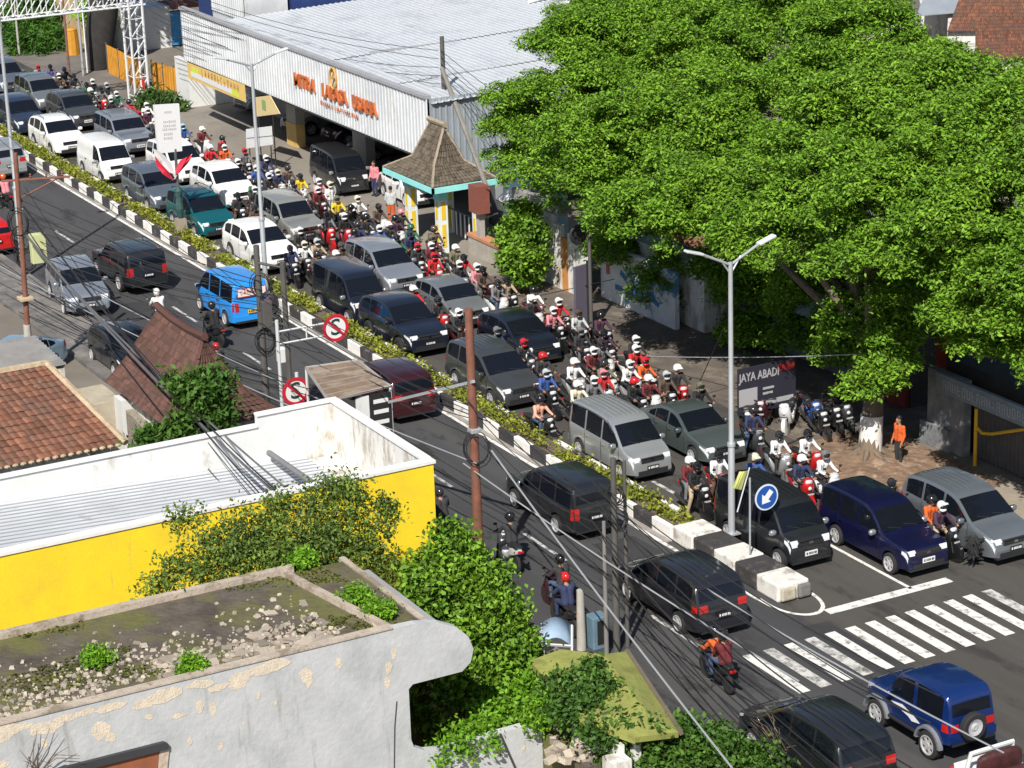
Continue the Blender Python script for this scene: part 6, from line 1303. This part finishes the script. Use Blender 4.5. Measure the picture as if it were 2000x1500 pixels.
def coils(t, pts, R_, n, m=cable_m):
    b = MB(m)
    for p in pts:
        p = Vector(p)
        for k in range(n):
            q = p+Vector((random.uniform(-.06, .06), random.uniform(-.06, .06), random.uniform(-.1, .1))); rr = R_*random.uniform(.75, 1.1); a0 = random.uniform(-.5, .5)
            b.tube([q+Vector((math.cos(a)*rr*.5*math.cos(a0), math.cos(a)*rr*.6, math.sin(a)*rr)) for a in np.linspace(0, 2*math.pi, 14)], .016, 4)
    b.build('cable_coil', t, smooth=True)
def box_on(t, c, d, m, name='junction_box'): b = MB(m); b.box(c, d); b.build(name, t, bevel=.02)
ZA = aty(915, 602, 30.2).z
pA = upole('utility_pole', 'rust red steel pole with a grey crossarm in front of the black family van', 938, 1010, ZA, .14, ruststeel, base=(-59.25, 30.2, 0), lean=tuple((aty(915, 602, 30.2)-Vector((-59.25, 30.2, 0))).xy))
q = Vector((-62.1, 30.05, 5.6)); b = MB(galv); b.tube([aty(760, 785, 30.15), aty(925, 745, 30.15)], .06, 4); b.build('cross_arm', pA); qc = aty(931, 875, 30.2); coils(pA, [qc], .55, 4); qb = aty(926, 840, 30.2)
box_on(pA, tuple(qb), (.3, .3, .14), galv, 'pole_band')
pB = upole('utility_pole', 'rusty banded pole loaded with cable coils at the left edge', 64, 760, 8.6, .095, ruststeel, base=(-85.6, 25.3, 0), lean=(-.2, .3), arms=((7.6, 1.9, (.35, 1, 0)),))
b = MB(cpole); b.tube([(-85.6, 25.3, .0), (-85.64, 25.36, 2.2)], [.15, .14], 10); b.build('pole_foot', pB, smooth=True)
coils(pB, [(-85.75, 25.5, 5.4), (-85.7, 25.6, 4.7), (-85.7, 25.45, 6.0)], .5, 5); box_on(pB, (-85.3, 25.95, 5.1), (.3, .55, 1.1), M('lime_box', (.55, .58, .3), .6, var=.1)); box_on(pB, (-85.66, 25.4, 3.2), (.5, .5, .12), M('clamp', (.5, .38, .24), .7, var=.1), 'clamp')
pC = upole('utility_pole', 'dark pole buried in black cable coils behind the white roof', 530, 800, 6.8, .12, darkpole, base=(-75.0, 30.3, 0))
b = MB(darkpole); b.tube([(-73.9, 30.75, 0), (-73.9, 30.75, 6.4)], .1, 8); b.tube([(-75, 30.3, 6.2), (-73.9, 30.75, 6.2)], .05, 5); b.tube([(-75, 30.3, 4.2), (-73.9, 30.75, 4.2)], .05, 5); b.build('second_pole', pC, smooth=True)
coils(pC, [(-74.9, 30.35, 5.4), (-74.6, 30.45, 4.8), (-74.5, 30.5, 4.1), (-74.8, 30.35, 3.5)], .42, 6); box_on(pC, (-74.2, 30.7, 3.1), (.3, .4, .5), plate_w); box_on(pC, (-74.6, 30.35, 4.5), (.3, .35, .9), darkpole)
upole('concrete_stub', 'short broken concrete pole beside the pale blue awning', 1136, 1268, 1.75, .12, cpole)
pD = upole('utility_pole', 'thin grey pole in the trio beside the yellow-green canopy', 1185, 1280, 3.9, .06, M('pole_grey', (.2, .19, .18), .8, var=.2)); pE = upole('utility_pole', 'dark pole with clamps in the trio beside the yellow-green canopy', 1205, 1272, 5.6, .09, darkpole)
coils(pE, [at(1205, 1272)+Vector((0, 0, 4.6)), at(1205, 1272)+Vector((0, .1, 3.9))], .3, 4)
upole('utility_pole', 'thin dark pole nearest the road in the trio by the canopy', 1226, 1262, 5.4, .055, darkpole)
pG = upole('utility_pole', 'dark pole and long slanting stay beside the gate shelter', 840, 300, 8.4, .12, darkpole, base=(-97.8, 49.0, 0)); b = MB(M('stay_wood', (.2, .19, .17), .8, var=.2)); b.tube([(-97.7, 48.9, 7.0), (-91.2, 47.6, 2.9)], .11, 7); b.build('stay', pG)
upole('post', 'slim grey pole with a dark round board in front of the mural wall', 1136, 645, 6.2, .07, darkpole, base=(-79.2, 45.6, 0), cat='post'); t = bpy.data.objects[-1] if False else None
rb = thing('round_board', 'black round board seen from behind on the slim pole', 'sign', tuple(at(1133, 620))); c = aty(1132, 459, 45.6); b = MB(M('board_back', (.02, .02, .022), .7, var=.1)); b.lathe([(.02, -.04), (.36, -.04), (.4, 0), (.36, .05), (.02, .05)], 24, c+Vector((-.1, 0, 0)), 'x'); b.build('disc', rb)
tb = thing('display_board', 'tall dark purple backed display board standing by the pavement under the tree', 'sign', tuple(at(1137, 640)))
b = MB(M('board_purple', (.11, .10, .14), .6, var=.1)); a = aty(1123, 560, 45.3); b.box((a.x+.25, 45.45, 1.35), (.12, .75, 2.5), .25); b.use(trim); b.box((a.x+.33, 45.75, 1.4), (.2, .12, 2.7), .25); b.build('board', tb)
def wires():
    specs = []   # (photo pixel, y plane) start / end, sag, radius, material, words
    def cab(a, b_, sag, r, m, lb, grp, n=14):
        a, b_ = Vector(a), Vector(b_); pts = []
        for k in range(n+1):
            s = k/n; p = a.lerp(b_, s); p.z -= sag*4*s*(1-s); pts.append(p)
        mb = MB(m); mb.tube(pts, r, 5); props(mb.build('overhead_cable', None, tuple(a), smooth=True), lb, 'cable', grp)
    g = random.Random(12)
    T = Vector((-85.75, 25.55, 7.2)); Y_ = aty(922, 760, 30.2); Cc = Vector((-74.7, 30.4, 5.6)); D = Vector((-53.9, 30.9, 5.0))
    GA = 'black cables from the rusty coil pole down over the white roof'
    for k in range(4):
        a = T+Vector((g.uniform(-.1, .1), g.uniform(-.1, .3), g.uniform(-2.2, .2))); e = aty(g.uniform(545, 640), g.uniform(960, 1080), 24.2)+Vector((0, g.uniform(-.4, .4), g.uniform(-.3, .3)))
        cab(a, e, g.uniform(.25, .6), g.uniform(.012, .024), cable_m, 'black overhead cable from the rusty coil pole down across the white roof', GA)
    cab(T+Vector((0, .1, -1.6)), aty(585, 1005, 24.2), .45, .042, M('cable_bundle', (.11, .11, .12), .7, var=.15), 'thick wrapped cable bundle slanting across the white corrugated roof', None)
    cab(T+Vector((0, .2, -1.9)), aty(615, 1000, 24.6), .4, .032, M('cable_bundle2', (.13, .13, .14), .7, var=.15), 'second slimmer wrapped bundle beside the thick one over the white roof', None)
    for k in range(8):
        cab(T+Vector((0, .2, -.1-k*.32)), Cc+Vector((g.uniform(-.1, .1), g.uniform(-.1, .1), -.15*k)), g.uniform(.15, .5), g.uniform(.011, .018), cable_m, 'black overhead cable between the rusty coil pole and the coil-laden dark pole', 'cables between the two coil poles')
    for k in range(7):
        cab(Cc+Vector((0, .1, -.3*k)), Y_+Vector((0, g.uniform(-.6, .6), -.22*k)), g.uniform(.1, .5), g.uniform(.011, .017), cable_m, 'black overhead cable between the coil-laden dark pole and the rust red pole', 'cables to the rust red pole')
    for k in range(8):
        cab(Y_+Vector((0, g.uniform(-.5, .7), -.25*k)), D+Vector((g.uniform(-.3, .3), g.uniform(-.2, .4), -.25*k)), g.uniform(.1, .4), g.uniform(.011, .017), cable_m, 'black overhead cable between the rust red pole and the trio of poles', 'cables to the trio of poles')
    for k in range(11):
        cab(D+Vector((0, g.uniform(-.2, .3), -.25*k)), Vector((-38, 28.5+g.uniform(-1.6, 1.8), 5.2-.22*k+g.uniform(-.3, .3))), g.uniform(.2, .7), g.uniform(.011, .02), cable_m, 'black overhead cable running from the trio of poles out of the bottom edge', 'cables leaving at the bottom right')
    cab(aty(0, 520, 27.0), aty(700, 850, 28.9), .2, .02, cable_g, 'pale grey cable sloping from the left edge to the white parapet', None)
    cab(aty(185, 570, 29.5), aty(930, 905, 30.1), .25, .022, cable_g, 'pale grey messenger cable with tags ending at the rust red pole', None)
    cab(aty(905, 905, 30.1), aty(1560, 1330, 30.6), .15, .022, cable_g, 'pale grey cable from the rust red pole over the driven-away people carrier', None); cab(aty(1380, 1150, 31.5), aty(1960, 1470, 31.5), .1, .022, cable_g, 'pale grey cable crossing the zebra stripes and the blue off-roader', None)
    cab(aty(960, 880, 30.2), aty(1430, 1500, 28.0), .1, .025, cable_g, 'pale grey stay cable dropping from the rust red pole to the creeper', None)
    cab(aty(1000, 680, 44), aty(1720, 690, 46), .25, .02, cable_g, 'pale grey cable strung level under the trees past the tall lamp', None); cab(aty(1360, 760, 44.6), aty(1432, 600, 44.6), .0, .018, cable_m, 'thin dark guy wire leaning towards the tall lamp', None); cab(aty(1020, 585, 45.6), aty(1200, 545, 45.6), 0, .016, cable_m, 'short dark wire across the tall purple board', None)
    for k in range(12):
        a = aty(g.uniform(-20, 60), g.uniform(420, 620), 27.5); e = aty(g.uniform(480, 640), g.uniform(690, 830), 29.2)
        cab(a, e, g.uniform(.1, .5), g.uniform(.012, .02), cable_m, 'black overhead cable fanning from the left edge over the brown gabled roof', 'cables over the brown gabled roof')
    # along the showroom
    S0, S1 = Vector((-128, 45.9, 7.4)), Vector((-97.8, 48.9, 7.8))
    for k in range(10):
        cab(S0+Vector((0, .1*k, .5-.42*k)), S1+Vector((0, -.1, -.38*k)), g.uniform(.5, 1.1), .014, cable_m, 'dark overhead cable sagging in front of the white showroom fascia', 'cables across the showroom fascia')
    for k in range(6):
        cab(S1+Vector((0, 0, -.3*k)), Vector((-79, 47.5, 6.0-.4*k)), g.uniform(.3, .7), .014, cable_m, 'dark overhead cable from the stay pole into the leftmost tree', 'cables into the leftmost tree')
    for k in range(5):
        cab(Vector((-150, 36, 9-.5*k)), S0+Vector((0, 0, -.3*k)), .4, .014, cable_m, 'dark overhead cable from the far left across to the showroom corner', 'cables at the far left')
    # service drops over the roadway
    for k in range(6): cab(Vector((-100+4.5*k, 28.0, 7.5)), Vector((-94+5*k, 29.6, 5.5)), .3, .012, cable_m, 'black service cable drooping over the near kerb', 'service drops over the near kerb')
wires()
# ---- signs
def stop_sign(label, c, axis_y, arm_to):
    t = thing('no_stopping_sign', label, 'road sign', (c[0], c[1], 0), 0, 'crossed S signs'); c = Vector(c)
    b = MB(M('sign_white', (.76, .76, .75), .5, var=0)); b.lathe([(.01, -.01), (.44, -.01), (.44, .015), (.01, .015)], 32, c, 'x')
    dsk = b.build('disc', t)
    b = MB(M('sign_letter', (.015, .05, .045), .5, var=0)); add_text(b, 'S', .78, c+Vector((.02, 0, 0)), (0, 1, 0), (0, 0, 1), 1.1, .004); b.build('letter', dsk)
    b = MB(M('sign_crimson', (.52, .02, .04), .5, var=0)); pts = [(math.cos(a), math.sin(a)) for a in np.linspace(0, 2*math.pi, 33)]
    for (p, q) in zip(pts, pts[1:]): b.extr([c+Vector((.018, r*v[0], r*v[1])) for r, v in ((.36, p), (.47, p), (.47, q), (.36, q))], (.012, 0, 0))
    b.box(c+Vector((.034, 0, 0)), (.012, .09, .8), 0, math.pi/4); b.build('ring', dsk)
    b = MB(pale)
    for dz in (.2, -.22): b.tube([c+Vector((-.04, 0, dz)), Vector((c.x-.04, arm_to, c.z+dz))], .035, 5)
    b.tube([(c.x-.04, arm_to, 0), (c.x-.04, arm_to, c.z+.6)], .06, 8); b.tube([(c.x-.04, (c.y+arm_to)/2, c.z+.2), (c.x-.04, (c.y+arm_to)/2, c.z-.22)], .03, 5); b.build('bracket', t)
p = at(655, 640, 4.6); q = at(575, 763, 3.8)
stop_sign('crossed S sign reaching over the kerb on a double bracket', (-71.6, aty(655, 640, 31.0).y if False else 0, 0) if False else tuple(atx(655, 640, -71.4)), 0, 29.4)
stop_sign('lower crossed S sign close behind the white roof', tuple(atx(577, 764, -69.9)), 0, 29.35)
ks = thing('keep_left_sign', 'round blue sign with a white diagonal arrow on a thin pole at the median tip', 'road sign', (-56.0, 37.4, .62))
b = MB(galv); b.tube([(-56, 37.4, .6), (-56, 37.4, 2.95)], .03, 8); b.build('pole', ks); c = Vector((-55.95, 37.4, 2.6))
c = atx(1497, 971, -55.95); b = MB(M('sign_pale', (.6, .68, .75), .5, var=0)); b.lathe([(.01, -.008), (.40, -.008), (.40, .01), (.01, .01)], 32, c, 'x'); d_ = b.build('disc', ks)
b = MB(M('sign_blue', (.012, .08, .36), .4, var=0)); b.lathe([(.01, .012), (.35, .012), (.35, .018), (.01, .018)], 32, c, 'x'); b.build('face', d_)
b = MB(M('sign_arrow', (.78, .78, .78), .5, var=0)); ar = [(.0, -.25), (.2, -.02), (.085, -.02), (.085, .24), (-.085, .24), (-.085, -.02), (-.2, -.02)]; a_ = math.radians(-42)
b.extr([c+Vector((.02, y*math.cos(a_)-z*math.sin(a_), y*math.sin(a_)+z*math.cos(a_))) for y, z in ar], (.006, 0, 0)); b.build('arrow', d_)
bs = thing('banner_post', 'white lettered banner panel with red and white flags on a median post', 'sign', (-101.5, 37.3, .3))
A, B_, C_2, D_ = [atx(px, py, -101.45) for px, py in ((301, 206), (350, 203), (356, 295), (310, 300))]
b = MB(plate_w); b.extr([A, B_, C_2, D_][::-1], (-.18, 0, 0)); b.build('panel', bs)
b = MB(M('ink_grey', (.5, .5, .52), .6, var=0)); gk = random.Random(3)
for py, wd in ((219, .34), (238, .5), (246, .5), (253, .62), (262, .4), (270, .42)):
    for k in range(int(wd*14)):
        q = atx(318+k*3.6+(.62-wd)*14, py-.6*k*.4, -101.44); b.box(q, (.008, .05, .11*gk.uniform(.6, 1.1)))
b.build('lettering', bs)
b = MB(darkpole); q = Vector((-101.5, (A.y+B_.y)/2+.25, 0)); b.tube([(q.x, q.y, .3), (q.x, q.y, D_.z+.1)], .07, 8); b.use(M('plinth', (.3, .25, .2), .9, var=.2)); b.box((q.x, q.y, .6), (.5, .5, .9), tap=.8); b.use(M('post_green', (.03, .075, .075), .7, var=.4, vs=6)).lathe([(.12, 1.1), (.2, 1.5), (.14, 2.0), (.18, 2.3), (.08, 2.5)], 10, (q.x, q.y, 0)); b.build('post', bs)
FR = M('flag_red', (.6, .02, .05), .7, var=.1); FWh = M('flag_white', (.75, .74, .73), .7, var=.05)
def cloth_poly(mb, m, pts, dx):
    P = [atx(px, py, -101.3+dx*math.sin(i*1.7)) for i, (px, py) in enumerate(pts)]; c_ = sum(P, Vector())/len(P)+Vector((.05, 0, 0)); mb.use(m)
    for i in range(len(P)): mb.face(c_, P[i], P[(i+1) % len(P)])
b = MB(galv); b.tube([atx(340, 350, -101.35), atx(375, 301, -101.35)], .02, 5); cloth_poly(b, FR, [(373, 302), (366, 306), (352, 313), (346, 324), (342, 338), (348, 340), (356, 331), (366, 320), (374, 308)], .12); b.build('flag', bs)
b = MB(galv); b.tube([atx(337, 352, -101.35), atx(299, 292, -101.35)], .02, 5); cloth_poly(b, FWh, [(299, 290), (308, 294), (322, 304), (336, 322), (340, 340), (331, 337), (314, 319), (302, 304)], .1); cloth_poly(b, FR, [(302, 304), (314, 319), (331, 337), (340, 352), (333, 350), (318, 340), (306, 324)], .1); b.build('flag', bs)
# advertising flag standing by the tall lamp
fl = thing('flag', 'pale yellow-green cloth flag on a leaning stick tied to the tall lamp', 'flag', (-57.5, 37.75, .62)); b = MB(M('flag_lime', (.62, .64, .2), .8, var=.1, vs=3)); a = atx(1444, 921, -57.3); c_ = atx(1450, 958, -57.3); d_ = atx(1428, 952, -57.3); e_ = atx(1461, 918, -57.3)
strip(b, [[a.lerp(e_, u_)+Vector((.05*math.sin(3*u_), 0, 0)), d_.lerp(c_, u_)+Vector((.06*math.cos(3*u_), 0, 0))] for u_ in np.linspace(0, 1, 5)]); b.build('cloth', fl); b = MB(pale); b.tube([atx(1464, 913, -57.35), atx(1440, 1000, -57.35)], .022, 5); b.build('stick', fl)
# ---- white truss gantry over the road at the far left
gt = thing('gantry', 'white steel truss gantry spanning the road at the top left', 'gantry', (-132.6, 47, 0)); wt = M('truss_white', (.68, .69, .7), .5, .1, var=.05)
b = MB(wt); y0, y1, zb, zt = 28, 47.6, 5.45, 6.6
for xx in (-132.9, -131.9):
    for z in (zb, zt): b.tube([(xx, y0, z), (xx, y1, z)], .06, 6)
n = 24
for k in range(n):
    ya, yb2 = y0+(y1-y0)*k/n, y0+(y1-y0)*(k+1)/n
    for xx in (-132.9, -131.9): b.tube([(xx, ya, zb), (xx, yb2 if k % 2 else yb2, zt)], .035, 5); b.tube([(xx, ya, zb), (xx, ya, zt)], .028, 5)
    for z in (zb, zt): b.tube([(-132.9, ya, z), (-131.9, yb2, z)], .028, 5)
b.build('beam', gt)
b = MB(wt)
for xx in (-133.0, -131.9):
    for yy in (46.6, 47.4): b.tube([(xx, yy, 0), (xx+(.0), yy, 7.5)], .075, 6)
for k in range(6):
    z = .3+k*1.1
    for yy in (46.6, 47.4): b.tube([(-133.0, yy, z), (-131.9, yy, z+1.0)], .035, 5); b.tube([(-133, yy, z), (-131.9, yy, z)], .03, 5)
    b.tube([(-131.9, 46.6, z), (-131.9, 47.4, z+1.0)], .035, 5); b.tube([(-131.9, 46.6, z), (-131.9, 47.4, z)], .03, 5)
b.build('leg', gt)
# ---- beyond the gantry
amber = M('amber_sheet', (.52, .24, .025), .6, var=.2, vs=1.5)
def fence(label, a, b_, h):
    a, b_ = Vector(a), Vector(b_); t = thing('sheet_fence', label, 'fence', tuple(a), 0, 'amber sheet fences'); b = MB(amber); ribbed(b, a, b_-a, (0, 0, h), int((b_-a).length/.3), .04); b.build('sheet', t)
    b = MB(darkpole)
    for k in range(4): q = a.lerp(b_, k/3); b.tube([q, q+Vector((0, 0, h+.1))], .05, 5)
    b.build('post', t)
fence('amber corrugated fence left of the gantry leg', (-141.5, 48.4, 0), (-134.8, 48.2, 0), 1.7); fence('amber corrugated fence right of the gantry leg', (-133.6, 48.3, 0), (-129.6, 48.8, 0), 1.9)
dt = thing('bare_tree', 'dark leaning tree trunk left of the gantry leg', 'tree', (-143, 48.3, 0)); b = MB(M('trunk_black', (.03, .027, .025), .95, var=.3, vs=3, bump=.6)); b.tube([(-143, 48.3, 0), (-142.9, 48.6, 2.2), (-143.2, 49.2, 4.6), (-143.4, 49.6, 7)], [.75, .9, .95, .8], 10); b.build('trunk', dt, smooth=True); leafpart('crown', leaf_data('crown', lf_dark, shell([(-144.5, 50.5, 8.5, 2.2, 1.2), (-142, 51, 8.8, 2, 1.1)], 90, 12, .35, 5), 5, (.2,)*3, (.4, .18), seed=6), dt)  # trunk near black all over
bush('grass_bank', 'green overgrown bank with tall grass beyond the gantry beam', 'plant', (-155, 48.3, 0), [(-151.0, 46.9, .4, 1.6, .9), (-153.5, 47.6, .8, 1.9, 1.2), (-151.5, 48.3, .5, 1.6, .9), (-156.5, 48.6, 1.2, 1.8, 1.4)], 170, 14, .25, (.42, .1), leafmat('grass_leaf', (.07, .17, .02), .3), 41, stems=False, spread=.15)
for i, (x, y, lb) in enumerate([(-146.3, 49.7, 'light green broad leaved plant hanging beside the black trunk'), (-147.9, 50.3, 'second light green plant behind the thin grey posts')]): bush('banana_plant', lb, 'plant', (x, y, 0), [(x, y, 2.5, .8, .8)], 26, 8, .22, (.6, .2), lf_lime, 43+i, spread=.15)
b = MB(M('ochre_wall', (.5, .36, .18), .85, var=.25, vs=1.2, c2=(.55, .48, .36), c2s=1, c2t=.55)); b.span((-157.5, 50.4, 0), (-149.6, 50.7, 3.2)); b.use(plasterw).span((-149.6, 50.2, 0), (-148.2, 50.6, 3.4)); props(b.build('ochre_wall', None, (-153, 50.5, 0)), 'stained ochre wall above the grassy bank top left', 'wall')
ch = thing('cream_house', 'cream house with arches at the extreme top left', 'house', (-166, 46, 0)); b = MB(M('cream_wall', (.6, .46, .28), .8, var=.12)); b.span((-170, 44.8, 0), (-158.5, 47.2, 2.6)); b.use(plasterw).span((-170.3, 44.5, 2.6), (-158.2, 47.4, 2.85)); b.use(dark_in).box((-158.45, 46, 1.1), (.1, 1.2, 1.6)); b.build('wall', ch)
for i, (px, py, h, m, lb) in enumerate([(38, 108, 3.3, cpole, 'pinkish bare post by the grassy bank'), (136, 150, 5.2, M('brown_post', (.2, .1, .08), .8, var=.2), 'brown post in front of the amber bin'), (163, 148, 5.5, galv, 'thin grey post right of the amber bin'), (172, 142, 4.2, plate_w, 'white and orange banded marker post by the black trunk')]): upole('post', lb, px, py, h, .07, m, cat='post')
q = at(143, 106); b = MB(amber); b.tube([q, q+Vector((0, 0, 1.5))], [.45, .38], 10); b.ball(q+Vector((0, 0, 1.55)), (.36, .36, .12)); props(b.build('bin', None, tuple(q)), 'amber drum bin standing by the brown post', 'bin')
q = at(283, 200); b = MB(plate_w); b.tube([q, q+Vector((0, 0, 1.2))], .08, 6); b.use(red).tube([q+Vector((0, 0, .7)), q+Vector((0, 0, 1.35))], .085, 6); props(b.build('marker_post', None, tuple(q)), 'short red topped white marker post beside the gantry leg', 'post')
bush('grass_tuft', 'long bladed green plants below the amber fence', 'plant', tuple(at(310, 205)), [tuple(at(300, 200, .4))+(.9, .5), tuple(at(325, 205, .35))+(.8, .5)], 40, 8, .2, (.7, .12), leafmat('blade_leaf', (.08, .15, .03), .25), 47, stems=False, spread=.15)
q = at(1900, 1108); b = MB(M('black_cloth', (.02, .02, .022), .95, var=.3, vs=6)); gr = random.Random(21); b.ball(q+Vector((0, 0, .62)), (.15, .2, .34), 8, 6, .8)
for k in range(46):
    z = gr.uniform(.3, .98); a_ = gr.uniform(0, 6.28); p_ = q+Vector((.1*math.cos(a_), .14*math.sin(a_), z)); o_ = p_+Vector((math.cos(a_)*gr.uniform(.08, .2), math.sin(a_)*gr.uniform(.1, .26), gr.uniform(-.18, .1))); b.tube([p_, o_], [.05, .012], 4)
b.tube([q, q+Vector((0, .02, .5))], .025, 5)
props(b.build('bundle', None, tuple(q), smooth=True), 'dark upright bundle by the front wheel of the right edge people carrier', 'bundle')

q = at(1166, 1262); cb = thing('utility_cabinet', 'pale blue roadside cabinet with a dark door between the utility poles', 'cabinet', tuple(q)); b = MB(M('cabinet_blue', (.12, .2, .26), .6, var=.15, vs=3)); b.span((q.x-.2, q.y-.25, 0), (q.x+.25, q.y+.25, .95)); b.build('case', cb, bevel=.03); b = MB(trim); b.span((q.x+.25, q.y-.12, .15), (q.x+.262, q.y+.12, .85)); b.build('door', cb)
